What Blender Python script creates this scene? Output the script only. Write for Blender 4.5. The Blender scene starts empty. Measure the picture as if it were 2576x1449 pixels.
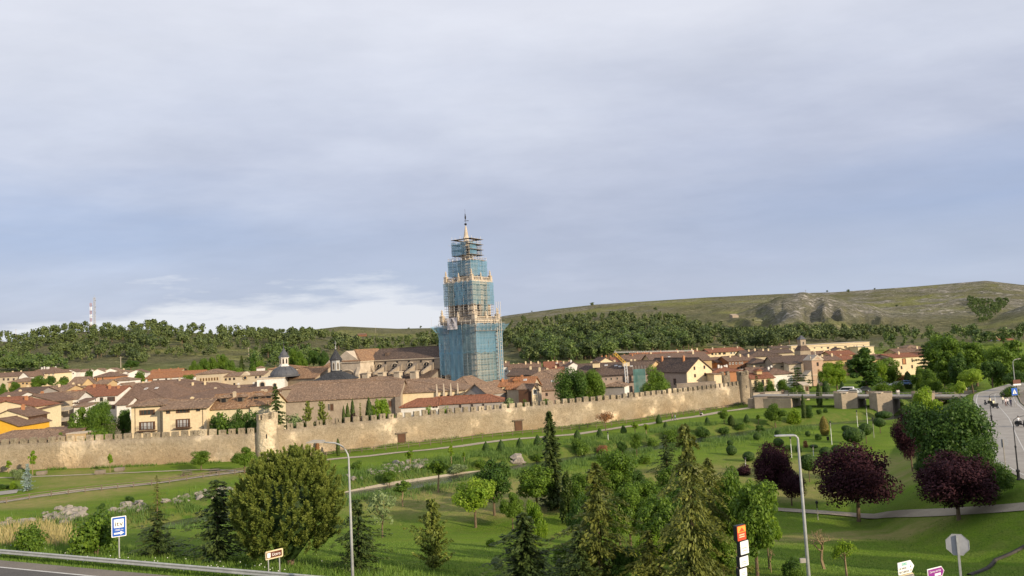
import bpy, math, random
import numpy as np
from mathutils import Vector, Matrix, Euler
C = bpy.context.scene.collection
SC = bpy.context.scene
R = math.radians
# ------------------------------------------------------------------ camera, sky, sun, exposure
CZ, FPX, PITCH, ROLL = 22.0, 1860.0, 4.30, -2.95
cam = bpy.data.cameras.new('camera'); cam.sensor_width = 36; cam.lens = 36*FPX/2576
cam.clip_start = .5; cam.clip_end = 20000
camo = bpy.data.objects.new('camera', cam); C.objects.link(camo); SC.camera = camo
CAMROT = (Matrix.Rotation(R(90+PITCH), 3, 'X') @ Matrix.Rotation(R(ROLL), 3, 'Z'))
camo.matrix_world = Matrix.Translation((0, 0, CZ)) @ CAMROT.to_4x4()
SUN_AZ, SUN_EL = 47, 19          # degrees right of straight behind the camera, elevation
sx, sy = math.sin(R(SUN_AZ)), -math.cos(R(SUN_AZ))
sdir = Vector((sx*math.cos(R(SUN_EL)), sy*math.cos(R(SUN_EL)), math.sin(R(SUN_EL))))
sun = bpy.data.lights.new('sun', 'SUN'); sun.energy = 4.4; sun.angle = R(.9); sun.color = (1, .83, .60)
suno = bpy.data.objects.new('sun', sun); C.objects.link(suno)
suno.rotation_euler = sdir.to_track_quat('Z', 'Y').to_euler()
SC.view_settings.view_transform = 'Standard'; SC.view_settings.look = 'None'
SC.view_settings.exposure = 0.42; SC.view_settings.gamma = 1; SC.view_settings.use_curve_mapping = False
W = bpy.data.worlds.new('World'); SC.world = W; W.use_nodes = True
def nd(t, typ, **kw):
    n = t.nodes.new(typ)
    for k, v in kw.items(): setattr(n, k, v)
    return n
def world():
    t = W.node_tree; t.nodes.clear(); L = t.links.new
    out = nd(t, 'ShaderNodeOutputWorld'); bg = nd(t, 'ShaderNodeBackground'); bg.inputs[1].default_value = .1
    sky = nd(t, 'ShaderNodeTexSky', sky_type='NISHITA', sun_disc=False, sun_elevation=R(SUN_EL), sun_rotation=math.atan2(sx, sy))
    tc = nd(t, 'ShaderNodeTexCoord'); sp = nd(t, 'ShaderNodeSeparateXYZ'); L(tc.outputs['Generated'], sp.inputs[0])
    def m(op, a, b=None, clamp=False):
        n = nd(t, 'ShaderNodeMath', operation=op); n.use_clamp = clamp
        for i, x in enumerate((a, b)):
            if x is None: continue
            if isinstance(x, (int, float)): n.inputs[i].default_value = x
            else: L(x, n.inputs[i])
        return n.outputs[0]
    z = m('MAXIMUM', sp.outputs[2], 0.0)
    zz = m('ADD', z, .26)
    px, py = m('DIVIDE', sp.outputs[0], zz), m('DIVIDE', sp.outputs[1], zz)
    cb = nd(t, 'ShaderNodeCombineXYZ'); L(m('MULTIPLY', px, .62), cb.inputs[0]); L(m('MULTIPLY', py, 1.0), cb.inputs[1])
    def noise(vec, sc, det, ro, off=0):
        mp = nd(t, 'ShaderNodeMapping'); mp.inputs['Location'].default_value = (off, off*.7, off*.3); L(vec, mp.inputs[0])
        n = nd(t, 'ShaderNodeTexNoise'); n.inputs['Scale'].default_value = sc; n.inputs['Detail'].default_value = det
        n.inputs['Roughness'].default_value = ro; L(mp.outputs[0], n.inputs['Vector']); return n.outputs[0]
    n1 = noise(cb.outputs[0], 1.1, 6, .5, 5.3); n2 = noise(cb.outputs[0], 3.2, 8, .58, 7.7)
    # low clouds: direction itself, flattened
    mp = nd(t, 'ShaderNodeMapping'); mp.inputs['Scale'].default_value = (2.2, 2.2, 13); L(tc.outputs['Generated'], mp.inputs[0])
    n3 = noise(mp.outputs[0], 1.5, 7, .55, 1.9)
    # softened elevation, displaced by the noises, drives the layers of cloud
    e = m('ADD', z, m('MULTIPLY', m('SUBTRACT', n1, .5), .34))
    e = m('ADD', e, m('MULTIPLY', m('SUBTRACT', n2, .5), .13))
    e = m('ADD', e, m('MULTIPLY', m('SUBTRACT', n3, .5), .10))
    e = m('ADD', e, m('MULTIPLY', sp.outputs[0], -.05))
    rp = nd(t, 'ShaderNodeValToRGB'); L(e, rp.inputs[0])
    st = [(0, (.38, .43, .555)), (.06, (.365, .41, .53)), (.12, (.36, .395, .51)), (.2, (.42, .45, .555)), (.29, (.51, .535, .62)), (.40, (.60, .615, .68)), (.54, (.54, .56, .635)), (.7, (.61, .63, .69)), (1, (.58, .60, .665))]
    rp.color_ramp.elements[0].position, rp.color_ramp.elements[0].color = st[0][0], (*st[0][1], 1)
    rp.color_ramp.elements[1].position, rp.color_ramp.elements[1].color = st[-1][0], (*st[-1][1], 1)
    for p_, c_ in st[1:-1]:
        el = rp.color_ramp.elements.new(p_); el.color = (*c_, 1)
    # pale clear band of far cloud close to the horizon
    # a blue-grey bank of rain cloud low on the left, and a soft mottling everywhere
    n4 = noise(mp.outputs[0], 4.5, 6, .6, 5.5)
    bank = m('MULTIPLY', m('SUBTRACT', 1.0, m('DIVIDE', m('ABSOLUTE', m('SUBTRACT', m('ADD', z, m('MULTIPLY', m('SUBTRACT', n3, .5), .10)), .15)), .085), True), m('MULTIPLY', m('SUBTRACT', m('ABSOLUTE', m('SUBTRACT', sp.outputs[0], .05)), .06), 2.4, True))
    mxb = nd(t, 'ShaderNodeMix', data_type='RGBA'); L(m('MULTIPLY', bank, .75), mxb.inputs[0]); L(rp.outputs[0], mxb.inputs[6]); mxb.inputs[7].default_value = (.285, .355, .52, 1)
    mo = nd(t, 'ShaderNodeVectorMath', operation='SCALE'); L(mxb.outputs[2], mo.inputs[0]); L(m('ADD', 1.0, m('ADD', m('MULTIPLY', m('SUBTRACT', n4, .5), .07), m('MULTIPLY', m('SUBTRACT', n2, .5), .22))), mo.inputs[3])
    ed = m('ADD', m('ADD', z, m('MULTIPLY', m('SUBTRACT', n3, .5), .15)), m('ADD', m('MULTIPLY', m('SUBTRACT', n4, .5), .07), m('ADD', m('MULTIPLY', m('MAXIMUM', m('ADD', sp.outputs[0], .16), 0.0), .38), m('MULTIPLY', m('MAXIMUM', m('SUBTRACT', -.42, sp.outputs[0]), 0.0), .25))))
    lw = m('MULTIPLY', m('DIVIDE', m('SUBTRACT', .088, ed), .026, True), .78)
    mx0 = nd(t, 'ShaderNodeMix', data_type='RGBA'); L(lw, mx0.inputs[0]); L(mo.outputs[0], mx0.inputs[6]); mx0.inputs[7].default_value = (.66, .67, .715, 1)
    sc = nd(t, 'ShaderNodeVectorMath', operation='SCALE'); sc.inputs[3].default_value = 10.0; L(mx0.outputs[2], sc.inputs[0])
    mx = nd(t, 'ShaderNodeMix', data_type='RGBA'); mx.inputs[0].default_value = .9
    L(sky.outputs[0], mx.inputs[6]); L(sc.outputs[0], mx.inputs[7]); L(mx.outputs[2], bg.inputs[0]); L(bg.outputs[0], out.inputs[0])
world()
# ------------------------------------------------------------------ sight lines: photograph (2576 x 1449 units) -> world
def ray(u, v):
    d = CAMROT @ Vector(((u-1288)/FPX, -(v-724.5)/FPX, -1))
    return d/d.y
def at(u, v, d):
    r = ray(u, v); return Vector((r.x*d, d, CZ+r.z*d))
def hor(u):                                             # v of the horizon at u
    lo, hi = 500, 1200
    for _ in range(30):
        m_ = (lo+hi)/2
        if ray(u, m_).z > 0: lo = m_
        else: hi = m_
    return (lo+hi)/2
def frame(u0, v0, k): return lambda x, y: (u0+x*k, v0+y*k)
fA, fB, fC, fD = (frame(q, 723.2, .2691) for q in (0, 628.9, 1257.8, 1884.2))
fE, fF, fG, fH = (frame(q, 1062.8, .26856) for q in (0, 628.9, 1257.8, 1884.2))
fa, fb, fc, fe, ff, fg, fh = (frame(q, w, .17364) for q, w in ((0, 880.5), (314.5, 880.5), (628.9, 867.9), (943.4, 867.9), (1257.8, 867.9), (1572.3, 836.4), (1886.7, 836.4)))
fK, fS = frame(1081.8, 710.7, .18657), frame(1106.9, 522, .13459)
fU = frame(0, 0, 1)
# ------------------------------------------------------------------ terrain
def vnoise(x, y, seed=0):
    x = np.asarray(x, float); y = np.asarray(y, float)
    xi, yi = np.floor(x).astype(np.int64), np.floor(y).astype(np.int64); fx, fy = x-xi, y-yi
    def h(a, b):
        n = (a*374761393 + b*668265263 + seed*1442695041) & 0x7fffffff
        n = ((n ^ (n >> 13))*1274126177) & 0x7fffffff
        return ((n ^ (n >> 16)) & 0xffff)/65535.
    ux, uy = fx*fx*(3-2*fx), fy*fy*(3-2*fy)
    return (h(xi, yi)*(1-ux)+h(xi+1, yi)*ux)*(1-uy)+(h(xi, yi+1)*(1-ux)+h(xi+1, yi+1)*ux)*uy
def fbm(x, y, o=4, seed=0):
    s = 0; a = .5
    for i in range(o):
        s = s + a*vnoise(x*2**i, y*2**i, seed+i*17); a *= .5
    return s
def sst(a, b, x):
    t = np.clip((x-a)/(b-a), 0, 1); return t*t*(3-2*t)
RIVER = [(-95, 62), (-76, 78), (-59, 95), (-48, 109), (-25, 125), (1, 142), (30, 160), (60, 177), (91, 185), (103.5, 192), (118, 210), (150, 260)]
ROAD2 = [(44, 36, 8), (49, 60, 6.2), (60, 89, 5.2), (74, 112, 4.6), (87, 133, 4.2), (104, 163, 3.7), (118, 185, 3.5), (150, 215, 3.5), (210, 240, 4)]
WALLP = [(-170, 163), (-112, 162), (-83, 161), (-57, 159.5), (-40, 167.6), (-28, 174.8), (-1.7, 188), (12, 193), (26, 199.5), (51, 216), (70, 231)]
def pdist(x, y, P):
    best = np.full(np.shape(x), 1e9); val = np.zeros(np.shape(x))
    for a, b in zip(P[:-1], P[1:]):
        dx, dy = b[0]-a[0], b[1]-a[1]; t = np.clip(((x-a[0])*dx+(y-a[1])*dy)/(dx*dx+dy*dy), 0, 1)
        q = np.hypot(x-a[0]-t*dx, y-a[1]-t*dy); m_ = q < best
        best = np.where(m_, q, best)
        if len(a) > 2: val = np.where(m_, a[2]+t*(b[2]-a[2]), val)
    return best, val
HILLS = []      # (name, d0, dc, controls (u, v of the crest), fall behind)
def hill(d0, dc, ctr):
    us = [c[0] for c in ctr]; xs = [ray(c[0], c[1]).x for c in ctr]
    zs = [CZ+ray(*c).z*dc for c in ctr]; HILLS.append((d0, dc, xs, zs))
hill(470, 900, [(-900, 845), (-300, 850), (0, 858), (60, 862), (100, 850), (180, 836), (260, 831), (360, 828), (500, 838), (650, 846), (760, 846), (850, 858), (950, 880), (1050, 905), (1200, 930)])
hill(520, 1000, [(800, 900), (900, 872), (1000, 866), (1100, 850), (1250, 836), (1400, 815), (1500, 806), (1600, 802), (1700, 808), (1800, 832), (1900, 846), (2100, 853), (2300, 858), (2576, 850), (2900, 840), (3500, 840)])
hill(1000, 2200, [(200, 900), (600, 850), (780, 829), (860, 820), (1000, 826), (1110, 824), (1200, 826), (1400, 850), (1800, 900)])
hill(1050, 2000, [(1000, 880), (1100, 850), (1200, 815), (1265, 795), (1400, 777), (1500, 766), (1640, 757), (1780, 748), (1900, 742), (2000, 738), (2100, 735), (2300, 721), (2480, 706), (2576, 717), (2900, 722), (3500, 740)])
hill(980, 1450, [(1700, 830), (1850, 790), (1950, 748), (2030, 731), (2100, 745), (2200, 768), (2300, 791), (2400, 815), (2480, 838), (2600, 855)])
hill(900, 1300, [(2330, 870), (2400, 845), (2440, 825), (2500, 795), (2576, 768), (2700, 740), (3500, 730)])
wx = np.array([p[0] for p in WALLP]); wy = np.array([p[1] for p in WALLP])
def H(x, y):
    x = np.asarray(x, float); y = np.asarray(y, float)
    t = .372*x+.928*y-34.78
    te = 1.4+np.clip(x-5, 0, 40)*.28
    s = np.clip((t-te)/46, 0, 1); s = s+.06*np.sin(2*np.pi*s)*-1*.5
    z = 9*(1-s)
    z = np.where(t < te, 9.+.42*sst(-.3, -1.3, t), z)
    # bank down from the junction at the right
    sb = sst(0, 26, t-te)*np.clip((x-16)/14, 0, 1)
    z = z*(1-.38*sb*(1-sst(26, 60, t-te)))
    z = z+(fbm(x*.06, y*.06, 3, 5)-.45)*.9*np.clip(s*2, 0, 1)
    dr, _ = pdist(x, y, RIVER)
    z = z*sst(2, 26, dr)-2.5*(1-sst(3.2, 9.5, dr))
    d2, zr = pdist(x, y, ROAD2)
    side = (x > np.interp(y, [p[1] for p in ROAD2], [p[0] for p in ROAD2]))
    emb = np.where(side, zr-np.maximum(0, d2-14)*.12, zr-np.maximum(0, d2-5.2)*.42)
    on = sst(30, 42, t)
    z = np.where((d2 < 60) & (y < 215), z+np.maximum(emb-z, 0)*on, z)
    z = np.where(d2 < 5.6, np.minimum(z, zr*on+z*(1-on)), z)
    yw = np.interp(x, wx, wy)
    tw = y-yw-1.5
    left = sst(-.15, -.45, x/np.maximum(y, 1)) if False else 1-sst(-.45, -.1, x/np.maximum(y, 1))
    zt = 1.2+np.maximum(tw, 0)*(.006+.026*left)
    k = sst(0, 4, tw)*(x < 74)+sst(14, 60, tw)*(x >= 74)
    z = z*(1-k)+zt*k
    a = x/np.maximum(y, 1)
    hz = np.full(np.shape(z), -1e9)
    for d0, dc, xs, zs in HILLS:
        zc = np.interp(a, xs, zs)
        base = 6.+6*left
        p_ = np.clip((y-d0)/(dc-d0), 0, 1)
        q = base+(zc-base)*(p_**1.15)-np.maximum(0, y-dc)*.12
        if dc == 1450: q = q-np.abs(fbm(a*38+y*.0012, y*.004, 4, 71)-.47)*75*np.sin(np.pi*np.clip(p_*.93, 0, 1))*np.clip((zc-22)/45, 0, 1)
        q = q+(fbm(x*.012, y*.012, 4, 9)-.47)*np.minimum(22, (dc-d0)*.03)*np.sin(np.pi*np.clip(p_, 0, 1))
        hz = np.maximum(hz, np.where(y > d0, q, -1e9))
    return np.where(y > 440, np.maximum(z, hz), z)
_ys = np.geomspace(20, 4500, 1300)
def gp(u, v):
    """where the sight line of a photograph point meets the ground"""
    for _ in range(40):
        r = ray(u, v); zz = CZ+r.z*_ys; hh = H(r.x*_ys, _ys)
        if (zz < hh)[_ys < 2400].any(): break
        v += 2
    i = np.argmax(zz < hh)
    if not (zz < hh).any(): i = len(_ys)-1
    if i > 0:
        a, b = zz[i-1]-hh[i-1], hh[i]-zz[i]; y = _ys[i-1]+(_ys[i]-_ys[i-1])*a/(a+b+1e-9)
    else: y = _ys[0]
    return Vector((r.x*y, y, float(H(r.x*y, y))))
def hgt(x, y): return float(H(x, y))
# ------------------------------------------------------------------ objects, tags
def tag(o, label=None, cat=None, group=None, kind=None):
    if label: o['label'] = label
    if cat: o['category'] = cat
    if group: o['group'] = group
    if kind: o['kind'] = kind
    return o
def empty(name, loc=(0, 0, 0), rz=0, label=None, cat=None, group=None, parent=None):
    o = bpy.data.objects.new(name, None); C.objects.link(o); o.location = loc; o.rotation_euler = (0, 0, rz)
    o.empty_display_size = .3
    if parent: o.parent = parent
    return tag(o, label, cat, group)
def link(name, me, parent=None, loc=(0, 0, 0), rot=(0, 0, 0), sc=(1, 1, 1)):
    o = bpy.data.objects.new(name, me); C.objects.link(o); o.location = loc; o.rotation_euler = rot; o.scale = sc
    if parent: o.parent = parent
    return o
def copy_tree(o, parent=None):
    c = o.copy(); C.objects.link(c); c.parent = parent
    for ch in o.children: copy_tree(ch, c)
    return c
class MB:
    def __init__(s): s.v = []; s.f = []; s.m = []; s.k = 0
    def add(s, vs, fs):
        b = len(s.v); s.v += [tuple(p) for p in vs]; s.f += [tuple(b+i for i in f) for f in fs]; s.m += [s.k]*len(fs); return s
    def box(s, x0, y0, z0, x1, y1, z1):
        return s.add([(x0, y0, z0), (x1, y0, z0), (x1, y1, z0), (x0, y1, z0), (x0, y0, z1), (x1, y0, z1), (x1, y1, z1), (x0, y1, z1)],
                     [(3, 2, 1, 0), (4, 5, 6, 7), (0, 1, 5, 4), (1, 2, 6, 5), (2, 3, 7, 6), (3, 0, 4, 7)])
    def prism(s, poly, a, b, axis='y'):             # polygon in the plane across axis, extruded a..b
        n = len(poly)
        mk = {'y': lambda p, q: (p[0], q, p[1]), 'x': lambda p, q: (q, p[0], p[1]), 'z': lambda p, q: (p[0], p[1], q)}[axis]
        return s.add([mk(p, a) for p in poly]+[mk(p, b) for p in poly],
                     [tuple(range(n)), tuple(range(2*n-1, n-1, -1))]+[(i, i+n, (i+1) % n+n, (i+1) % n) for i in range(n)])
    def tube(s, pts, r, n=6, cap=True):
        pts = [Vector(p) for p in pts]; rs = r if isinstance(r, (list, tuple)) else [r]*len(pts)
        rings = []
        for i, p in enumerate(pts):
            d = (pts[min(i+1, len(pts)-1)]-pts[max(i-1, 0)]).normalized()
            a = d.orthogonal().normalized() if abs(d.z) < .95 else Vector((1, 0, 0)); a = (a-d*a.dot(d)).normalized(); b = d.cross(a)
            rings.append([p+(a*math.cos(2*math.pi*k/n)+b*math.sin(2*math.pi*k/n))*rs[i] for k in range(n)])
        vs = [q for g in rings for q in g]; fs = []
        for i in range(len(pts)-1):
            fs += [(i*n+k, i*n+(k+1) % n, (i+1)*n+(k+1) % n, (i+1)*n+k) for k in range(n)]
        if cap: fs += [tuple(range(n-1, -1, -1)), tuple(range((len(pts)-1)*n, len(pts)*n))]
        return s.add(vs, fs)
    def lathe(s, prof, n=16, c=(0, 0, 0), ph=0):
        vs = []; fs = []
        for r, z in prof:
            vs += [(c[0]+r*math.cos(2*math.pi*(k+ph)/n), c[1]+r*math.sin(2*math.pi*(k+ph)/n), c[2]+z) for k in range(n)]
        for i in range(len(prof)-1):
            fs += [(i*n+k, i*n+(k+1) % n, (i+1)*n+(k+1) % n, (i+1)*n+k) for k in range(n)]
        fs += [tuple(range(n-1, -1, -1)), tuple(range((len(prof)-1)*n, len(prof)*n))]
        return s.add(vs, fs)
    def mesh(s, name, *mats):
        me = bpy.data.meshes.new(name); me.from_pydata(s.v, [], s.f)
        for q in mats: me.materials.append(q)
        if len(mats) > 1: me.polygons.foreach_set('material_index', s.m)
        me.update(); return me
    def build(s, name, mat, parent=None, loc=(0, 0, 0), rot=(0, 0, 0), smooth=False):
        me = s.mesh(name, *(mat if isinstance(mat, (list, tuple)) else [mat]))
        if smooth: me.polygons.foreach_set('use_smooth', [True]*len(me.polygons))
        return link(name, me, parent, loc, rot)
def npmesh(name, V, F, mat, tint=None, smooth=False):
    V = np.asarray(V, np.float32); F = np.asarray(F, np.int32); n, k = F.shape
    me = bpy.data.meshes.new(name); me.vertices.add(len(V)); me.vertices.foreach_set('co', V.ravel())
    me.loops.add(n*k); me.loops.foreach_set('vertex_index', F.ravel())
    me.polygons.add(n); me.polygons.foreach_set('loop_start', np.arange(0, n*k, k, dtype=np.int32))
    me.update(calc_edges=True); me.validate()
    if tint is not None:
        a = me.attributes.new('tint', 'FLOAT', 'FACE'); a.data.foreach_set('value', np.asarray(tint, np.float32))
    if smooth: me.polygons.foreach_set('use_smooth', np.ones(n, bool))
    if mat: me.materials.append(mat)
    return me
# ------------------------------------------------------------------ materials
def mat_base(name, rough=.9, metal=0, spec=.3):
    m = bpy.data.materials.new(name); m.use_nodes = True; t = m.node_tree; b = t.nodes['Principled BSDF']
    b.inputs['Roughness'].default_value = rough; b.inputs['Metallic'].default_value = metal
    b.inputs['Specular IOR Level'].default_value = spec
    return m, t, b
def plain(name, c, rough=.6, metal=0, spec=.4):
    m, t, b = mat_base(name, rough, metal, spec); b.inputs['Base Color'].default_value = (*c, 1); return m
def mixn(t, f, a, b, mode='MIX'):
    n = nd(t, 'ShaderNodeMix', data_type='RGBA', blend_type=mode)
    for i, x in ((0, f), (6, a), (7, b)):
        if isinstance(x, (int, float)): n.inputs[i].default_value = x
        elif isinstance(x, tuple): n.inputs[i].default_value = (*x[:3], 1)
        else: t.links.new(x, n.inputs[i])
    return n.outputs[2]
def mth(t, op, a, b=None, clamp=False):
    n = nd(t, 'ShaderNodeMath', operation=op); n.use_clamp = clamp
    for i, x in enumerate((a, b)):
        if x is None: continue
        if isinstance(x, (int, float)): n.inputs[i].default_value = x
        else: t.links.new(x, n.inputs[i])
    return n.outputs[0]
def nz(t, vec, scale, det=4, rough=.55, st=(1, 1, 1), lo=.35, hi=.65, rot=(0, 0, 0)):
    mp = nd(t, 'ShaderNodeMapping'); mp.inputs['Scale'].default_value = st; mp.inputs['Rotation'].default_value = rot; t.links.new(vec, mp.inputs[0])
    n = nd(t, 'ShaderNodeTexNoise'); n.inputs['Scale'].default_value = scale; n.inputs['Detail'].default_value = det
    n.inputs['Roughness'].default_value = rough; t.links.new(mp.outputs[0], n.inputs['Vector'])
    r = nd(t, 'ShaderNodeMapRange'); r.inputs[1].default_value = lo; r.inputs[2].default_value = hi; t.links.new(n.outputs[0], r.inputs[0])
    return r.outputs[0]
def coords(t, kind='Object'):
    if kind == 'World':
        return nd(t, 'ShaderNodeNewGeometry').outputs['Position']
    return nd(t, 'ShaderNodeTexCoord').outputs[kind]
def bump(t, b, h, s, d=.1):
    n = nd(t, 'ShaderNodeBump'); n.inputs['Strength'].default_value = s; n.inputs['Distance'].default_value = d
    t.links.new(h, n.inputs['Height']); t.links.new(n.outputs[0], b.inputs['Normal'])
def noisy(name, c1, c2, scale=.5, rough=.9, bs=0, fine=3., kind='World', spec=.2, st=(1, 1, 1)):
    m, t, b = mat_base(name, rough, 0, spec); v = coords(t, kind)
    n1 = nz(t, v, scale, 5, .6, st); n2 = nz(t, v, fine, 3, .6)
    col = mixn(t, n1, c1, c2); dark = mixn(t, mth(t, 'MULTIPLY', n2, .45), col, tuple(x*.62 for x in c1))
    t.links.new(dark, b.inputs['Base Color'])
    if bs: bump(t, b, n2, bs, .08)
    return m
def roof_mat(name, c1, c2, c3, streak=1.0):
    c1, c2, c3 = (tuple(x*1.18+.008 for x in q) for q in (c1, c2, c3))
    m, t, b = mat_base(name, .92, 0, .15); v = coords(t, 'Object'); oi = nd(t, 'ShaderNodeObjectInfo').outputs['Random']
    ad = nd(t, 'ShaderNodeVectorMath', operation='ADD'); t.links.new(v, ad.inputs[0]); cb = nd(t, 'ShaderNodeCombineXYZ'); t.links.new(mth(t, 'MULTIPLY', oi, 97), cb.inputs[2]); t.links.new(cb.outputs[0], ad.inputs[1]); v = ad.outputs[0]
    big = nz(t, v, .22, 5, .6, lo=.38, hi=.62); row = nz(t, v, 1.0, 3, .75, (2.4*streak, .7, .7), .34, .66); sp = nz(t, v, 1.7, 3, .7, lo=.5, hi=.66)
    col = mixn(t, big, c1, c2); col = mixn(t, mth(t, 'MULTIPLY', row, .8), col, tuple(x*.5 for x in c1)); col = mixn(t, mth(t, 'MULTIPLY', sp, .75), col, c3)
    t.links.new(col, b.inputs['Base Color']); bump(t, b, mth(t, 'ADD', row, sp), .9, .16)
    return m
def leaf_mat(name, c1, c2, trans=.3, var=.25, rough=.55):
    m, t, b = mat_base(name, rough, 0, .25); L = t.links.new
    at_ = nd(t, 'ShaderNodeAttribute', attribute_name='tint'); oi = nd(t, 'ShaderNodeObjectInfo')
    c1 = tuple(x*1.32 for x in c1); c2 = tuple(x*1.32 for x in c2)
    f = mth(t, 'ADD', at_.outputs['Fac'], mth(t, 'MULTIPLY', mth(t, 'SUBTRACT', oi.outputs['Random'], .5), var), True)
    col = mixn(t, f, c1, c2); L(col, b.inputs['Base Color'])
    tr = nd(t, 'ShaderNodeBsdfTranslucent'); L(mixn(t, .5, col, tuple(min(1, x*1.5) for x in c2)), tr.inputs[0])
    mx = nd(t, 'ShaderNodeMixShader'); mx.inputs[0].default_value = trans; L(b.outputs[0], mx.inputs[1]); L(tr.outputs[0], mx.inputs[2])
    L(mx.outputs[0], t.nodes['Material Output'].inputs[0]); return m
M = {}
M['bark'] = noisy('bark', (.12, .085, .055), (.20, .15, .10), 2, .95, .6, 9, 'Object')
M['bark_pale'] = noisy('bark_pale', (.30, .22, .13), (.22, .16, .10), 2, .95, .4, 9, 'Object')
M['white'] = noisy('white_render', (.74, .72, .68), (.62, .60, .56), .3, .9, .0, 2)
M['cream'] = noisy('cream_render', (.72, .60, .40), (.66, .53, .34), .3, .9, .0, 2)
M['pale'] = noisy('pale_yellow_render', (.68, .60, .40), (.60, .52, .34), .3, .9, 0, 2)
M['beige'] = noisy('beige_render', (.54, .46, .34), (.47, .39, .28), .3, .9, 0, 2)
M['grey'] = noisy('grey_render', (.36, .33, .31), (.28, .26, .24), .3, .9, 0, 2)
M['pink'] = noisy('pinkish_render', (.42, .33, .27), (.35, .27, .22), .3, .9, 0, 2)
M['ochre'] = noisy('ochre_yellow_render', (.72, .40, .045), (.66, .36, .04), .3, .9, 0, 2)
M['brick'] = noisy('orange_brick', (.46, .22, .11), (.40, .19, .10), .6, .9, .2, 5)
M['dbrick'] = noisy('dark_brick', (.20, .10, .06), (.25, .12, .07), .6, .9, .2, 5)
M['tan'] = noisy('tan_plaster', (.55, .40, .22), (.46, .33, .18), .4, .9, 0, 2)
M['stone'] = noisy('old_stone', (.40, .33, .25), (.27, .22, .17), .35, .95, .5, 2.2)
M['stone_pale'] = noisy('pale_limestone', (.56, .48, .38), (.42, .35, .27), .5, .95, .4, 2.5)
M['stone_dark'] = noisy('weathered_stone', (.28, .235, .19), (.18, .15, .125), .35, .95, .5, 2.2)
M['roof_old'] = roof_mat('old_roof_tiles', (.235, .155, .105), (.165, .115, .085), (.38, .27, .19))
M['roof_brown'] = roof_mat('brown_roof_tiles', (.185, .118, .085), (.145, .095, .072), (.25, .17, .125))
M['roof_dark'] = roof_mat('dark_roof_tiles', (.115, .08, .064), (.09, .066, .056), (.20, .14, .10))
M['roof_rust'] = roof_mat('rusty_roof_tiles', (.29, .165, .09), (.20, .12, .075), (.44, .30, .19))
M['roof_red'] = roof_mat('red_roof_tiles', (.255, .105, .060), (.21, .09, .055), (.30, .14, .085))
M['roof_orange'] = roof_mat('orange_roof_tiles', (.33, .15, .07), (.28, .125, .065), (.40, .20, .10))
M['slate'] = roof_mat('slate_roof', (.045, .048, .055), (.035, .037, .042), (.075, .08, .09))
M['lead'] = noisy('lead_dome', (.10, .105, .12), (.075, .08, .09), .6, .6, .0, 2)
M['glass'] = plain('window_glass', (.035, .04, .045), .15, 0, .6)
M['curtain'] = plain('curtained_pane', (.36, .36, .36), .4)
M['brownwood'] = noisy('brown_wood', (.115, .06, .036), (.085, .045, .03), 1, .8, .2, 6)
M['greywood'] = noisy('weathered_wood', (.20, .16, .12), (.13, .105, .08), 1.5, .9, .3, 8)
M['whiteframe'] = plain('white_frame', (.70, .68, .64), .5)
M['iron'] = plain('dark_iron', (.03, .03, .032), .5, .4)
M['steel'] = noisy('galvanised_steel', (.38, .39, .39), (.29, .30, .30), 1.5, .45, 0, 6, 'World', .5)
M['dullsteel'] = noisy('dull_steel', (.30, .28, .25), (.40, .37, .33), 1.2, .6, 0, 6, 'World', .4)
M['asphalt'] = noisy('asphalt', (.105, .100, .096), (.135, .128, .120), .25, .95, .3, 12)
M['shoulder'] = noisy('road_shoulder', (.22, .195, .165), (.17, .15, .13), .3, .95, .3, 12)
M['paint'] = noisy('road_paint', (.62, .61, .58), (.48, .47, .45), 1.2, .8, 0, 9)
M['gravel'] = noisy('gravel_path', (.46, .40, .31), (.36, .31, .24), .5, .98, .6, 14)
M['paving'] = noisy('pale_paving', (.36, .34, .31), (.28, .26, .24), .4, .95, .2, 8)
M['rock'] = noisy('limestone_boulder', (.36, .325, .28), (.20, .175, .15), .9, .95, .8, 4)
M['black'] = plain('black_plastic', (.015, .015, .016), .5)
M['rubber'] = plain('tyre_rubber', (.02, .02, .02), .9)
M['red'] = plain('red_panel', (.62, .07, .03), .45)
M['orange'] = plain('orange_panel', (.85, .33, .06), .45)
M['signwhite'] = plain('white_sign_face', (.80, .80, .78), .4)
M['signblue'] = plain('blue_sign_face', (.015, .09, .42), .4)
M['signbrown'] = plain('brown_sign_face', (.11, .035, .02), .4)
M['signpurple'] = plain('purple_sign_face', (.22, .03, .24), .4)
M['signgrey'] = plain('grey_sign_face', (.20, .20, .20), .4)
M['signgreen'] = plain('green_sign_face', (.10, .42, .34), .4)
M['ink'] = plain('black_lettering', (.02, .02, .022), .6)
M['letterwhite'] = plain('white_lettering', (.78, .78, .78), .5)
M['signback'] = noisy('grey_sign_back', (.33, .34, .37), (.28, .29, .32), .8, .5, 0, 5)
M['cloth'] = noisy('white_banner_cloth', (.66, .62, .62), (.56, .52, .53), .5, .8, 0, 2)
M['yellowsteel'] = plain('yellow_steel', (.62, .38, .05), .5)
M['skin'] = plain('skin', (.45, .27, .19), .6)
M['hair'] = plain('dark_hair', (.03, .02, .015), .7)
L_ = {}
L_['dec'] = leaf_mat('green_leaves', (.038, .080, .010), (.125, .195, .020), .33)
L_['bright'] = leaf_mat('bright_green_leaves', (.075, .145, .010), (.20, .28, .022), .38)
L_['deep'] = leaf_mat('deep_green_leaves', (.022, .055, .010), (.070, .125, .016), .28)
L_['lime'] = leaf_mat('lime_leaves', (.12, .20, .018), (.24, .32, .035), .4)
L_['spruce'] = leaf_mat('spruce_needles', (.016, .034, .010), (.065, .090, .020), .18)
L_['brownspruce'] = leaf_mat('brownish_needles', (.046, .064, .014), (.150, .160, .030), .25)
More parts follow.
